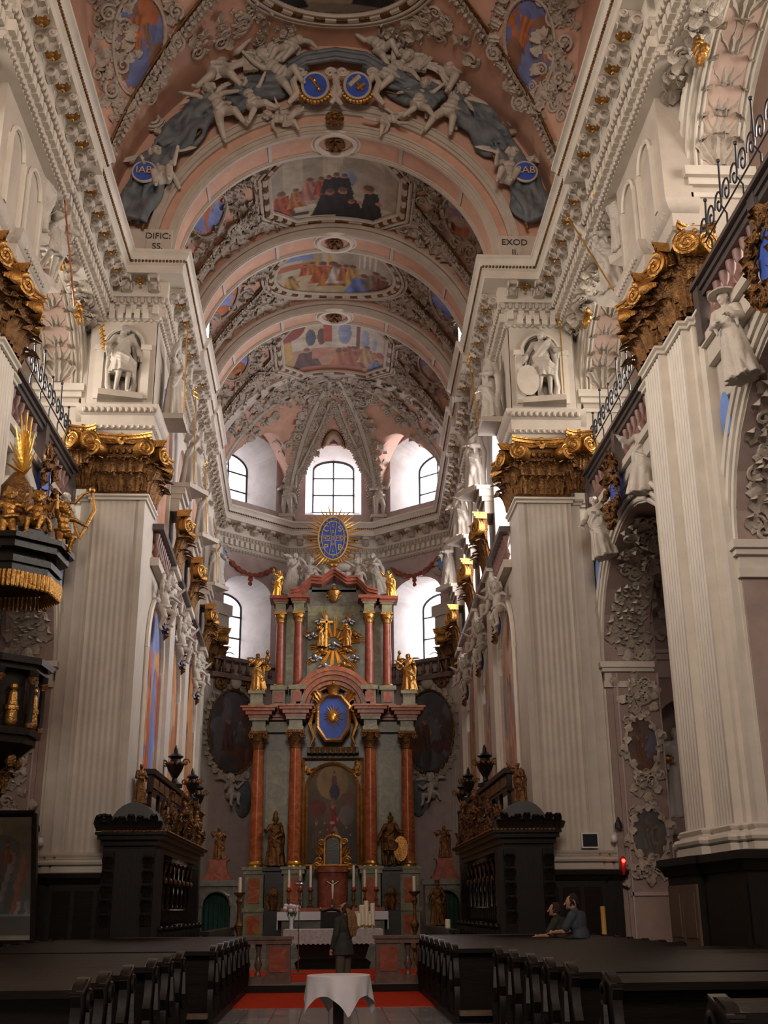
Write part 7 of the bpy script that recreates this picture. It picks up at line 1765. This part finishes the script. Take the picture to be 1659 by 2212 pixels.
# ================================================================ galleries: balustrades, grilles, spandrel figures
for s in (-1, 1):
    sd = SIDE[s]; X = lambda a: s * a
    for ya, yb, wh in ((20.75, 26.9, 'between the two piers'), (11.75, 17.6, 'nearest the camera')):
        t = thing('gallery_balustrade', 'gallery balustrade with red balusters, %s wall, %s' % (sd, wh), 'balustrade', (s * 6.65, (ya + yb) / 2, 11))
        b = B(); b.box(*sorted((X(6.5), X(6.85))), ya, yb, 11.98, 12.1); b.box(*sorted((X(6.42), X(6.9))), ya, yb, 12.08, 12.16); b.box(*sorted((X(6.55), X(6.8))), ya, yb, 11.86, 11.98); obj('handrail', b, 'rail_dark', t)
        b = B(); b.box(*sorted((X(6.52), X(6.85))), ya, yb, 10.95, 11.12); b.box(*sorted((X(6.62), X(6.8))), ya, yb, 10.6, 10.95); obj('base_rail', b, 'plaster', t)
        for y in (ya + .12, (ya + yb) / 2, yb - .12): b = B(); b.box(*sorted((X(6.48), X(6.88))), y - .14, y + .14, 11.0, 12.2); obj('post', b, 'rail_dark', t)
        n = 16
        for k in range(n):
            y = ya + .4 + (yb - ya - .8) * k / (n - 1)
            if abs(y - (ya + yb) / 2) < .22: continue
            b = B(); b.lathe([(.1, 0), (.09, .05), (.05, .1), (.12, .25), (.06, .4), (.05, .5), (.09, .6), (.1, .76)], 9, (X(6.68), y, 11.12)); obj('baluster', b, 'balus_red', t)
        t = thing('iron_grille', 'scrolled black iron grille above the gallery rail, %s wall, %s' % (sd, wh), 'grille', (s * 7.2, (ya + yb) / 2, 12)); 
        b = B()
        T = lambda a, h, d=0: (X(6.72 + d), a, h + .3)
        for k in range(7):
            y = ya + .5 + (yb - ya - 1) * k / 6
            for sg in (-1, 1): b.tube([T(y + sg * .2 + q[0], 12.9 + q[1]) for q in [(.2 * (1 - t_ / 18) * cos(sg * t_ * .55), .28 * (1 - t_ / 18) * sin(t_ * .55)) for t_ in range(17)]], .02, 4)
            b.tube([T(y, 11.8), T(y - .1, 12.5), T(y + .1, 12.8), T(y, 13.35 + .25 * (k % 2))], .02, 4); b.ell(T(y, 13.4 + .25 * (k % 2)), .04, 6, 4)
        obj('scrollwork', b, 'iron', t); b = B(); b.tube([T(ya, 11.95), T(yb, 11.95)], .018, 4); b.tube([T(ya, 12.65), T(yb, 12.65)], .018, 4); obj('bar', b, 'iron', t)
        if wh[0] == 'b':
            b = B(); yy = 26.9
            b.tube([(X(6.8), yy, 13.05), (X(7.75), yy, 13.05)], .025, 5)
            for k in range(4): b.tube([(X(6.85 + .28 * k), yy, 11.2), (X(6.85 + .28 * k), yy, 13.05)], .014, 4)
            for k in range(2): b.tube([(X(7.15 + .35 * k + .1 * cos(q * .5)), yy, 12.5 + .2 * sin(q * .5)) for q in range(14)], .014, 4)
            obj('side_gate', b, 'iron', t)
    # crown cartouches and spandrel figures
    T = lambda a, h, d=0: (X(6.75 + d), a, h)
    for yc, wh in ((23.9, 'between the piers'), (14.2, 'next to the camera')):
        c = V(T(yc, 10.62, -.25)); mm = surf_frame(c, (-s, 0, 0)); big = yc < 20
        b = B(); b.m = mm; b.lathe([(0, -.1), (.3, -.07), (.42, .05), (0, .12)], 18, (0, 0, 0), (0, -1, 0)); b.m = None; b.v = [(v[0], v[1], c.z + (v[2] - c.z) * 1.3) for v in b.v]
        o = solo('cartouche', b, 'blue', 'blue cartouche in a heavy gold frame over the %s arch %s' % (sd, wh), 'cartouche', at=tuple(c))
        b = B(); rd = random.Random(3 + int(yc))
        for k in range(30):
            a = 2 * pi * k / 30; r = rd.uniform(.42, .6); f = mm @ M.Translation((r * cos(a), -.05, 1.25 * r * sin(a))); leaf(b, f @ M.Rotation(rd.uniform(0, 6), 4, 'Y'), .24, .34, .4, 2, 4, 5)
            if k % 3 == 0: b.m = f; b.tube(spiral((0, 0), .14, 1.4, 12, None, 1, -.1), .045, 5); b.m = None
        for k in range(12): b.m = mm; b.ell((rd.uniform(-.4, .4), -.12, -.5 + rd.uniform(-.3, .2)), .09, 6, 5); b.m = None
        obj('frame', b, 'gold_dark', o)
        for sg, k, wh2 in ((-1, 'angel', 'near'), (1, 'saint', 'far')):
            p = V(T(yc + sg * 1.75, 9.85 if sg < 0 else 9.5, -.2)); lab = 'stone figure seated on the %s shoulder of the %s arch %s' % (wh2, sd, wh)
            if s > 0 and yc < 20 and sg > 0: k = 'monk'; lab = 'stone figure in a flat hat on the near right arch shoulder beside the pilaster'
            if s < 0 and yc > 20 and sg > 0: k = 'orator'; lab = 'grey stone harpist on the far shoulder of the left arch between the piers'
            o = figure('spandrel_statue', FIG[k], 'stone_figure', M.Translation(p) @ M.Rotation(FRONT[s] * .45, 4, 'Z') @ M.Rotation(s * -sg * .12, 4, 'Y') @ M.Scale(.92, 4), lab, 'statue')
            if 'hat' in lab: b = B(); b.lathe([(.24, 1.78), (.25, 1.8), (.12, 1.83), (.1, 1.9), (.03, 1.92)], 14, (0, -.02, 0)); attr(o, 'hat', b, 'stone_figure')
            if 'harp' in lab:
                b = B(); b.tube([(.35, -.5, .5), (.5, -.7, 1.3), (.3, -.75, 1.75), (.1, -.7, 1.6), (.0, -.55, 1.35), (-.2, -.5, 1.3)], [.04, .05, .05, .045, .04, .03], 6); b.tube([(.35, -.5, .5), (-.15, -.5, 1.3)], .04, 6); b.ell((.3, -.75, 1.78), .09, 8, 6); attr(o, 'harp', b, 'gold', 'gold harp')
        p = V(T(yc + 3.0, 9.5, -.06)); b = B(); b.m = surf_frame(p, (-s, 0, 0)); b.lathe([(0, -.04), (.2, -.03), (.25, .03), (0, .05)], 16, (0, 0, 0), (0, -1, 0)); b.m = None; b.v = [(v[0], v[1], p.z + (v[2] - p.z) * 1.6) for v in b.v]
        solo('blue_plaque', b, 'blue_pale', 'blue oval plaque low beside the %s arch %s' % (sd, wh), 'plaque', at=tuple(p))
        rd = random.Random(int(yc) + s); b = B()
        for k in range(130):
            y = yc + rd.uniform(-3.3, 3.3)
            if k % 3: f = surf_frame((X(rd.uniform(6.28, 6.7)), y, 16.44), (0, 0, -1), (rd.uniform(-.6, .6), rd.choice((-1, 1)), 0))
            else:
                z = rd.uniform(15.3, 16.4)
                if ((y - yc) / (UH + .55)) ** 2 + ((z - 14.8) / 2.75) ** 2 < 1: continue
                f = surf_frame((X(6.73), y, z), (-s, 0, 0), (0, rd.uniform(-1, 1), rd.uniform(-.3, 1)))
            if rd.random() < .25: b.m = f; b.tube(spiral((0, 0), .15, 1.5, 14, None, rd.choice((-1, 1)), -.04), .04, 5); b.m = None
            else: leaf(b, f, .24, .42, .3, 2, 4, 5)
        solo('stucco_relief', b, 'stucco', 'leafy stucco frieze above the %s gallery arch %s' % (sd, wh), 'relief', at=(X(6.6), yc, 16.4))
        # gold mask pair on the gallery arch crown
        for k, (a, z) in enumerate(((yc - .2, 16.75), (yc + 1.9, 16.45))):
            q = V(T(a, z, -.14)); mm = surf_frame(q, (-s, 0, 0)); b = B(); b.m = mm
            for j in range(9): b.ell((rd.uniform(-.12, .12), rd.uniform(-.1, .05), -.45 + .1 * j), (.14, .1, .11), 7, 5)
            b.m = None; leaf(b, mm @ M.Translation((0, 0, .3)), .4, .5, .3); b.m = mm; b.tube(spiral((.1, -.5), .18, 1.5, 14, None, 1, -.08), .06, 6); b.m = None
            solo('gilded_drop', b, 'gold', 'gilded leaf drop on the %s of the %s gallery arch %s' % ('crown' if k == 0 else 'far haunch', sd, wh), 'ornament', at=tuple(q))
    # --------------------------------------------------- choir: frescoes, tribune balustrades, putti
    T, A = ARC['choir', s]; nin = -T.n
    for i, (y0, y1) in enumerate(CB):
        a0, a1 = A(y0), A(y1); c = (a0 + a1) / 2; w = (a1 - a0) * .485; h0 = 3.2; top = 8.0 + w * .95
        S = lambda p, q, c=c, w=w, top=top: V(T(c + p * w * (1 if s > 0 else -1), h0 + (q + 1) / 2 * (top - h0), .03))
        cols = [[(.62, .12, .03), (.6, .3, .1), (.2, .28, .6), (.62, .3, .12)], [(.6, .2, .07), (.2, .28, .55), (.5, .42, .34), (.6, .28, .12)], [(.62, .22, .06), (.6, .32, .14), (.45, .32, .25), (.62, .28, .1)]][i]
        if s > 0: cols = [tuple(v * .45 + m * .55 for v, m in zip(q, (.62, .46, .34))) for q in cols]
        picture('wall_fresco', 'tall arched %s fresco on the %s choir wall, %s' % ('orange and blue' if s < 0 else 'faded pink', sd, CNTH[i]), 'fresco', S, cloudy(60 + i * 3 + s, cols), lambda p, q, w=w, top=top: q * (top - h0) / 2 + (top + h0) / 2 < 8 or p * p + ((q * (top - h0) / 2 + (top + h0) / 2 - 8) / (w * .95)) ** 2 < 1, 36, 80)
        # back of the tribune
        bk = B(); wv = (a1 - a0) * .44
        face(bk, T, c - wv - .1, c + wv + .1, 10.3, 16.7, 1.12 if s > 0 else .16)
        struct('wall_tribune_%s_%d' % (sd, i + 1), bk, 'mauve' if s < 0 else 'plaster_pale')
        if s > 0:
            O = [(c - wv * .8, 10.9)] + [(c - wv * .8 * cos(pi * k / 10), 14.3 + wv * .8 * sin(pi * k / 10)) for k in range(11)] + [(c + wv * .8, 10.9)]
            wn += 1; window('window_%d' % wn, T, O, 1.05, 'pane', (1, 3))
        else:
            S2 = lambda p, q, c=c, wv=wv: V(T(c - p * wv, 13.25 + q * 3.1, .1)); picture('wall_fresco', 'pale painted wall at the back of the left tribune, %s' % CNTH[i], 'fresco', S2, cloudy(90 + i, [(.55, .25, .14), (.5, .34, .24), (.25, .33, .6), (.55, .32, .22)]), lambda p, q: True, 24, 40)
        t = thing('tribune_balustrade', 'dark-railed balustrade of the %s choir tribune, %s' % (sd, CNTH[i]), 'balustrade', tuple(V(T(c, 10.3, 0)) + nin * .1))
        b = B(); b.slab([(a0 + .05, 11.2), (a1 - .05, 11.2), (a1 - .05, 11.36), (a0 + .05, 11.36)], T, -.3, .12); obj('handrail', b, 'rail_dark', t)
        b = B(); b.slab([(a0 + .05, 10.2), (a1 - .05, 10.2), (a1 - .05, 10.42), (a0 + .05, 10.42)], T, -.22, .1); obj('base_rail', b, 'plaster', t)
        for k in range(9): q = V(T(a0 + .4 + (a1 - a0 - .8) * k / 8, 10.42, -.08)); b = B(); b.lathe([(.09, 0), (.05, .1), (.11, .25), (.05, .42), (.05, .55), (.09, .68), (.09, .78)], 8, q); obj('baluster', b, 'balus_red', t)
        b = B(); b.tube([T(c - w * 1.02 * cos(pi * k / 20), 8 + w * .98 * sin(pi * k / 20), -.05) for k in range(21)], .07, 6); b.tube([T(c - w * 1.02, 3.2, -.05), T(c - w * 1.02, 8, -.05)], .07, 6); b.tube([T(c + w * 1.02, 3.2, -.05), T(c + w * 1.02, 8, -.05)], .07, 6); struct('trim_%d' % tn, b, 'plaster_pale'); tn += 1
        p = V(T(c + .25, 9.65, -.3)); f = surf_frame(p, nin + V((0, -.5, 0)))
        figure('stucco_putto', PUT['sit'], 'stone_figure', f @ M.Scale(1.5, 4), 'stucco putto perched over the %s wall fresco, %s' % (sd, CNTH[i]), 'putto', .8, None, None, .24, .08)
        figure('stucco_putto', PUT['reach'], 'stone_figure', surf_frame(V(T(c - .75, 9.3, -.3)), nin + V((0, -.5, 0))) @ M.Scale(1.4, 4), 'stucco putto reaching to the gold cartouche over the %s wall fresco, %s' % (sd, CNTH[i]), 'putto')
        p = V(T(c - .1, 9.0, -.25)); mm = surf_frame(p, nin); b = B(); b.m = mm; b.ell((0, 0, 0), (.2, .08, .3), 10, 8); b.m = None; o = solo('cartouche', b, 'blue', 'small blue cartouche with gold leaves over the %s wall fresco, %s' % (sd, CNTH[i]), 'cartouche', at=tuple(p))
        b = B()
        for k in range(14): a = 2 * pi * k / 14; leaf(b, mm @ M.Translation((.24 * cos(a), 0, .36 * sin(a))) @ M.Rotation(a, 4, 'Y'), .2, .3, .4, 2, 4, 5)
        obj('frame', b, 'gold_dark', o)
    # --------------------------------------------------- aisle end wall: medallions and stucco
    Te = lambda a, h, d=0: (X(a), 27.18 + d, h)
    b = B()
    for z0, z1, o in ((7.05, 7.2, .05), (7.2, 7.5, .02), (7.5, 7.65, .12), (7.65, 7.75, .2)): b.box(*sorted((X(8.0), X(10.9))), 27.8 - o, 27.9, z0, z1)
    b.box(*sorted((X(6.95), X(8.05))), 27.15, 27.2, 1.85, 1.93)
    for xx in (6.98, 8.0): b.box(*sorted((X(xx), X(xx + .04))), 27.15, 27.2, .1, 7.05)
    struct('trim_%d' % tn, b, 'mauve'); tn += 1
    for z, r, lab, cols in ((5.3, (.38, .66), 'upper', [(.14, .05, .03), (.12, .12, .16), (.2, .12, .05), (.12, .08, .06)]), (3.2, (.42, .62), 'lower', [(.12, .11, .1), (.14, .1, .07), (.16, .14, .12), (.1, .095, .09)])):
        S = lambda p, q, z=z, r=r: V(Te(7.5 + p * r[0] * s, z + q * r[1], -.04)); o = picture('oval_painting', '%s oval painting in stucco on the %s aisle end wall' % (lab, sd), 'painting', S, cloudy(int(z * 10) + s, cols), in_ell, 26, 30, 'canvas_dark')
        b = B(); b.tube([S(1.04 * cos(k * pi / 16), 1.04 * sin(k * pi / 16)) for k in range(32)], .04, 5, True)
        for k in range(26):
            a = 2 * pi * k / 26; p = S(1.16 * cos(a), 1.13 * sin(a)); leaf(b, surf_frame(p, (0, -1, 0)) @ M.Rotation(a + k, 4, 'Y'), .16, .24, .3, 2, 4, 5)
        obj('frame', b, 'stucco', o)
    rd = random.Random(31 + s); b = B()
    for k in range(90):
        z = rd.choice((rd.uniform(6.1, 6.9), rd.uniform(4.0, 4.6), rd.uniform(2.2, 2.6), rd.uniform(7.9, 10.3), rd.uniform(7.9, 10.3))); f = surf_frame(V(Te(7.5 + rd.gauss(0, .25), z, -.02)), (0, -1, 0), (rd.uniform(-1, 1), 0, rd.uniform(-.5, 1)))
        if rd.random() < .3: b.m = f; b.tube(spiral((0, 0), .14, 1.4, 14, None, rd.choice((-1, 1)), -.03), .03, 5); b.m = None
        else: leaf(b, f, .18, .3, .35, 2, 4, 5)
    solo('stucco_relief', b, 'stucco', 'hanging stucco foliage on the %s aisle end wall' % sd, 'relief', at=(X(7.5), 27.25, 6))
    b = B()
    for k in range(120):                               # far dark foliage on the aisle vault end
        f = surf_frame((X(rd.uniform(8.1, 10.8)), 27.75, rd.uniform(7.9, 10.5)), (0, -1, 0), (rd.uniform(-1, 1), 0, rd.uniform(-1, 1))); leaf(b, f, .22, .4, .3, 2, 4, 5)
    solo('stucco_relief', b, 'stucco', 'shadowed stucco foliage high on the %s aisle end' % sd, 'relief', at=(X(9), 27.7, 9))
    for yc, wh in ((23.9, 'between the piers'), (14.2, 'next to the camera')):
        rd = random.Random(int(yc)); b = B()
        for k in range(150):
            tt = rd.uniform(.05, 1.5); xx = rd.uniform(6.95, 7.8); p = V((X(xx), yc + LH * .985 * cos(tt), 7.2 + 2.86 * sin(tt))); f = surf_frame(p, (0, -cos(tt), -sin(tt)), (s * rd.uniform(-1, 1), -sin(tt) * rd.uniform(-.3, 1), cos(tt)))
            if rd.random() < .25: b.m = f; b.tube(spiral((0, 0), .16, 1.4, 14, None, rd.choice((-1, 1)), -.03), .035, 5); b.m = None
            else: leaf(b, f, .24, .4, .35, 2, 4, 5)
        solo('stucco_relief', b, 'stucco', 'shadowed stucco foliage lining the %s arch soffit %s' % (sd, wh), 'relief', at=(X(7.4), yc + 2.5, 9))
    if s > 0:
        o = figure('statue', FIG['monk'], 'stone_white', at((8.62, 28.15, 3.6), -.2, 1.25), 'white statue holding gold in the dark aisle niche beside the near right pilaster', 'statue'); b = B(); b.ell((-.2, -.32, 1.16), (.12, .05, .07), 7, 5); attr(o, 'gold_book', b, 'gold', 'gold object'); b = B(); b.box(-.45, .45, -.4, .4, -.3, 0.02); attr(o, 'plinth', b, 'mauve')
    # floodlights on the choir cornice
    y = 36.0; b = B(); b.box(X(4.55) - .1, X(4.55) + .1, y - .08, y + .12, 20.55, 21.6); b.tube([(X(4.55), y, 18.2), (X(4.55), y, 20.6)], .03, 5)
    o = solo('floodlight', b, 'silver', 'lit floodlight strip above the %s choir cornice' % sd, 'floodlight', at=(X(4.55), y, 18.2)); b = B(); b.box(X(4.55) - .05 - .02 * s, X(4.55) + .05 - .02 * s, y - .1, y - .075, 20.6, 21.55); obj('lamp', b, 'lamp_white', o)
    # dim wall lamp, bell rope bracket
    b = B(); b.ell((X(6.62), 27.05, 3.12), (.08, .08, .1), 10, 8); b.tube([(X(6.62), 27.1, 3.1), (X(6.62), 27.3, 3.05)], .03, 5); solo('wall_lamp', b, 'white_plastic', 'small white globe lamp low on the %s chancel pier' % sd, 'lamp', at=(X(6.62), 27.05, 3.1))
    b = B(); b.lathe([(.1, 0), (.09, .1), (.03, .22), (.02, .26)], 10, (X(6.76), 27.1, 3.35)); b.tube([(X(6.76), 27.12, 3.4), (X(6.76), 27.3, 3.5)], .02, 5); solo('wall_speaker', b, 'iron', 'small black cone-shaped fitting on the edge of the %s chancel pier' % sd, 'speaker', at=(X(6.76), 27.1, 3.35))
# ================================================================ odds and ends
b = B(); b.box(5.8, 6.2, 26.82, 26.9, 2.9, 3.24); o = solo('monitor', b, 'white_plastic', 'small black screen in a white frame on the right chancel pier', 'monitor', at=(6, 26.86, 2.9)); b = B(); b.box(5.83, 6.17, 26.81, 26.83, 2.93, 3.21); obj('screen', b, 'screen', o); b = B(); b.box(5.95, 6.05, 26.88, 27.04, 3.0, 3.12); obj('bracket', b, 'iron', o)
b = B(); b.lathe([(.02, 2.3), (.07, 2.42), (.06, 2.5), (.07, 2.66), (.02, 2.72)], 10, (6.72, 26.8, 0)); b.tube([(6.72, 26.8, 2.32), (6.72, 27.2, 2.3)], .02, 5); o = solo('sanctuary_lamp', b, 'red_plastic', 'glowing red lamp on the edge of the right chancel pier', 'lamp', at=(6.72, 26.8, 2.5)); b = B(); b.ell((6.72, 26.72, 2.61), .045, 8, 6); obj('flame', b, 'lamp_red', o)
# big painting standing on the left
t = thing('framed_painting', 'large dark framed crowd painting standing against the left pier', 'painting', (-6.95, 25, .9))
PB = painter(lambda p, q: lerp3((.06, .055, .04), (.22, .2, .13), max(0, min(1, q * .6 + .35 - abs(p) * .2))), [('e', -.1, .75, .3, .16, (.42, .36, .16)), ('e', 0, .45, .7, .25, (.14, .15, .14))] + [('e', ((k * 37) % 100) / 55 - .9, .3 - (k % 7) * .15, .08, .09, [(.2, .07, .04), (.26, .22, .2), (.1, .12, .14), (.22, .12, .07)][k % 4]) for k in range(60)] + pfig(-.1, .1, .45, (.35, .33, .3), .25) + pfig(.35, .2, .4, (.25, .1, .06), .25) + [('r', -1, -.62, 1, -.58, (.1, .2, .2)), ('r', -1, -.9, 1, -.62, (.05, .045, .035)), ('r', -1, -1, 1, -.92, (.2, .19, .16))], 3)
xa, xb = -7.9, -6.35; za, zb, tl = 1.05, 3.55, .35
S = lambda p, q: V((lerp3((xa,), (xb,), 0)[0] if False else xa + (xb - xa) * (p + 1) / 2 + .28 * (1 - (q + 1) / 2), 24.75 + tl * (q + 1) / 2, za + (zb - za) * (q + 1) / 2))
o = picture('t', 't', 't', S, PB, lambda p, q: True, 60, 80); o.name = 'canvas'; del o['label']; del o['category']; o.parent = t; o.location = V(o.location) - V(BASE[t.name])
b = B(); cs_ = [S(-1.05, -1.04), S(1.07, -1.04), S(1.07, 1.03), S(-1.05, 1.03)]
for i in range(4): b.tube([cs_[i], cs_[(i + 1) % 4]], .075, 4)
obj('frame', b, 'dark_wood', t)
b = B(); b.box(-7.9, -6.1, 24.7, 25.2, .0, .92); obj('stand', b, 'dark_wood_matt', t)
# ================================================================ people
def sculpt(name, b, vox, mat, parent=None, smooth=2, m=None):
    me = fuse(b, vox, name, smooth); me.transform(m) if m is not None else None; me.materials.clear()
    o = bpy.data.objects.new(name, me); COL.objects.link(o); me.materials.append(MAT(mat))
    if parent is not None: o.parent = parent
    return o
# standing woman, seen from behind and the side, looking up
def body_skin(b, hc, hr, turn, tilt, arms):
    head(b, hc, hr, turn, tilt, 0); b.caps((0, 0, 1.4), V(hc) + V((0, .02, -.06)), .052, .05)
    for s, (el, ha) in zip((-1, 1), arms):
        sh = V((s * .17, 0, 1.36)); b.caps(sh, el, .045, .036); b.caps(el, ha, .036, .026); hand(b, ha, V(ha) - V(el), .036)
    b.ell((0, 0, 1.25), (.16, .1, .2), 10, 8); b.ell((0, 0, 1.0), (.14, .1, .16), 10, 8)
    for s in (-1, 1): b.caps((s * .08, 0, .9), (s * .09, -.01, .5), .08, .055); b.caps((s * .09, -.01, .5), (s * .1, .02, .09), .05, .036); b.caps((s * .1, .03, .05), (s * .11, -.13, .035), .035, .03)
WA = [((-.24, -.02, 1.12), (-.2, -.14, .9)), ((.24, .0, 1.12), (.22, -.1, .88))]
mw = M.Translation((.27, 23.0, .014)) @ M.Rotation(radians(-128), 4, 'Z') @ M.Scale(1.02, 4)
b = B(); body_skin(b, (0, .03, 1.58), .1, 0, -.62, WA); wo = sculpt('person', b, .009, 'skin'); wo.matrix_world = mw
tag(wo, 'woman in dark green jacket standing in the aisle, head tilted back looking up', 'person')
b = B(); b.ell((0, .005, 1.27), (.2, .135, .19), 12, 8); b.ell((0, 0, 1.05), (.185, .14, .2), 12, 8); b.caps((-.15, 0, 1.37), (.15, 0, 1.37), .075, .075); skirt(b, 1.0, .76, .165, .2, 6, 3, 1.12, .88, .06); b.caps((0, 0, 1.38), (0, .01, 1.46), .075, .068)
for s, (el, ha) in zip((-1, 1), WA): b.caps((s * .18, 0, 1.35), el, .072, .062); b.caps(el, V(el).lerp(V(ha), .9), .06, .05)
sculpt('jacket', b, .012, 'jacket', wo)
b = B(); b.ell((0, 0, .9), (.18, .14, .13), 12, 8)
for s in (-1, 1): b.caps((s * .085, 0, .88), (s * .1, -.01, .5), .105, .085); b.caps((s * .1, -.01, .5), (s * .11, .02, .1), .084, .085)
sculpt('trousers', b, .012, 'trousers', wo)
for s in (-1, 1): b = B(); b.caps((s * .1, .04, .05), (s * .115, -.15, .04), .05, .042); sculpt('shoe', b, .008, 'shoe', wo)
b = B(); rd = random.Random(12); hc = V((0, .03, 1.58)); rot = M.Rotation(-.62, 3, 'X')
for k in range(70):
    a = rd.uniform(.05, pi - .05); z = rd.uniform(-.2, 1.0); q = sqrt(max(0, 1 - z * z * .7)); b.ell(hc + rot @ V((.088 * q * cos(a), .012 + .1 * q * sin(a), .112 * z)), rd.uniform(.026, .036), 6, 5)
sculpt('hair', b, .009, 'hair_brown', wo)
b = B()
for k in range(9): x = -.09 + .0225 * k; b.tube([hc + V((x * .8, .1, .0)), hc + V((x, .17, -.16)), hc + V((x * 1.1, .19, -.34)), hc + V((x * .8, .18, -.5 + .03 * (k % 3)))], [.03, .034, .032, .014], 6)
sculpt('ponytail', b, .009, 'hair_fair', wo)
# man leaning on the pew, head turned left; second person beyond him
def leaner(nm, lab, loc, rz, sc, turn, tilt, hair, shirt, seed):
    m = M.Translation(loc) @ M.Rotation(rz, 4, 'Z') @ M.Scale(sc, 4)
    arms = [((-.26, -.22, 1.12), (-.14, -.5, 1.1)), ((.26, -.2, 1.12), (.12, -.48, 1.1))]
    b = B(); hc = (0, -.14, 1.6); head(b, hc, .108, turn, tilt, 0, 0, seed); b.caps((0, -.07, 1.4), (0, -.12, 1.54), .06, .055)
    for s, (el, ha) in zip((-1, 1), arms): b.caps((s * .2, -.05, 1.37), el, .052, .044); b.caps(el, ha, .044, .03); hand(b, ha, V(ha) - V(el), .042)
    b.ell((0, -.03, 1.24), (.18, .11, .2), 10, 8); b.ell((0, .02, 1.0), (.16, .11, .16), 10, 8)
    for s in (-1, 1): b.caps((s * .09, .04, .9), (s * .1, -.02, .48), .085, .06); b.caps((s * .1, -.02, .48), (s * .1, .06, .09), .055, .04); b.caps((s * .1, .06, .05), (s * .11, -.12, .035), .04, .034)
    o = sculpt('person', b, .01, 'skin'); o.matrix_world = m; tag(o, lab, 'person')
    b = B(); b.ell((0, -.04, 1.26), (.225, .15, .2), 12, 8); b.ell((0, .01, 1.04), (.195, .145, .2), 12, 8); b.caps((-.18, -.05, 1.38), (.18, -.05, 1.38), .085, .085); b.caps((0, -.07, 1.4), (0, -.09, 1.46), .085, .075)
    for s, (el, ha) in zip((-1, 1), arms): b.caps((s * .2, -.05, 1.36), V((s * .2, -.05, 1.36)).lerp(V(el), .72), .082, .075)
    sculpt('shirt', b, .013, shirt, o)
    b = B(); b.ell((0, .03, .92), (.18, .14, .12), 12, 8)
    for s in (-1, 1): b.caps((s * .09, .04, .88), (s * .1, -.02, .48), .1, .075); b.caps((s * .1, -.02, .48), (s * .1, .06, .1), .075, .065)
    sculpt('trousers', b, .013, 'shoe', o)
    b = B(); rd = random.Random(seed); R = M.Rotation(turn, 3, 'Z') @ M.Rotation(tilt, 3, 'X')
    for k in range(70): a = rd.uniform(-.1, pi + .1); z = rd.uniform(-.45, 1.0); q = sqrt(max(0, 1 - z * z * .75)); b.ell(V(hc) + R @ V((.095 * q * cos(a), .015 + .1 * q * sin(a), .115 * z + .01)), rd.uniform(.022, .03), 6, 5)
    sculpt('hair', b, .009, hair, o); return o
leaner('person', 'dark-haired man in a grey-blue T-shirt leaning on the farther right pew', (4.64, 22.05, 0), radians(-128), 1.06, .25, .05, 'hair_dark', 'tshirt', 5)
leaner('person', 'second person mostly hidden beyond the man in the T-shirt', (4.5, 23.12, 0), radians(-125), .98, .1, .0, 'hair_brown', 'jacket', 8)
# ================================================================ light
def area(name, loc, target, sx, sy, power, col=(1, 1, 1), spread=180):
    l = bpy.data.lights.new(name, 'AREA'); l.shape = 'RECTANGLE'; l.size = sx; l.size_y = sy; l.energy = power; l.color = col; l.spread = radians(spread)
    o = bpy.data.objects.new(name, l); COL.objects.link(o); o.location = loc
    o.rotation_euler = (V(target) - V(loc)).to_track_quat('-Z', 'Y').to_euler(); return o
area('daylight_west_window', (0, -7.9, 15), (0, 18, 24), 6, 8, 2050, (1, .87, .76))
for s in (-1, 1):
    for yc in BY[1:]:
        area('daylight_gallery_window', (s * 10.95, yc, 14.2), (s * 4, yc, 12.6), 3, 3, 350 if s < 0 else 280, (1, .91, .82), 105)
    for (y0, y1) in CB:
        yc = (y0 + y1) / 2
        if s > 0: area('daylight_choir_window', (s * (cx(yc) + .9), yc, 13.2), (0, yc, 11.4), 2.0, 3.6, 190, (1, .92, .95))
w = bpy.data.worlds.new('world'); SC.world = w; w.use_nodes = True
w.node_tree.nodes['Background'].inputs[0].default_value = (.7, .75, .85, 1); w.node_tree.nodes['Background'].inputs[1].default_value = .6
SC.view_settings.view_transform = 'Standard'; SC.view_settings.look = 'None'; SC.view_settings.gamma = 1; SC.view_settings.use_curve_mapping = False
SC.view_settings.exposure = 0.45
cy = SC.cycles
cy.max_bounces = 5; cy.diffuse_bounces = 3; cy.glossy_bounces = 3; cy.transmission_bounces = 2; cy.use_denoising = True; cy.sample_clamp_indirect = 6; cy.caustics_reflective = False; cy.caustics_refractive = False
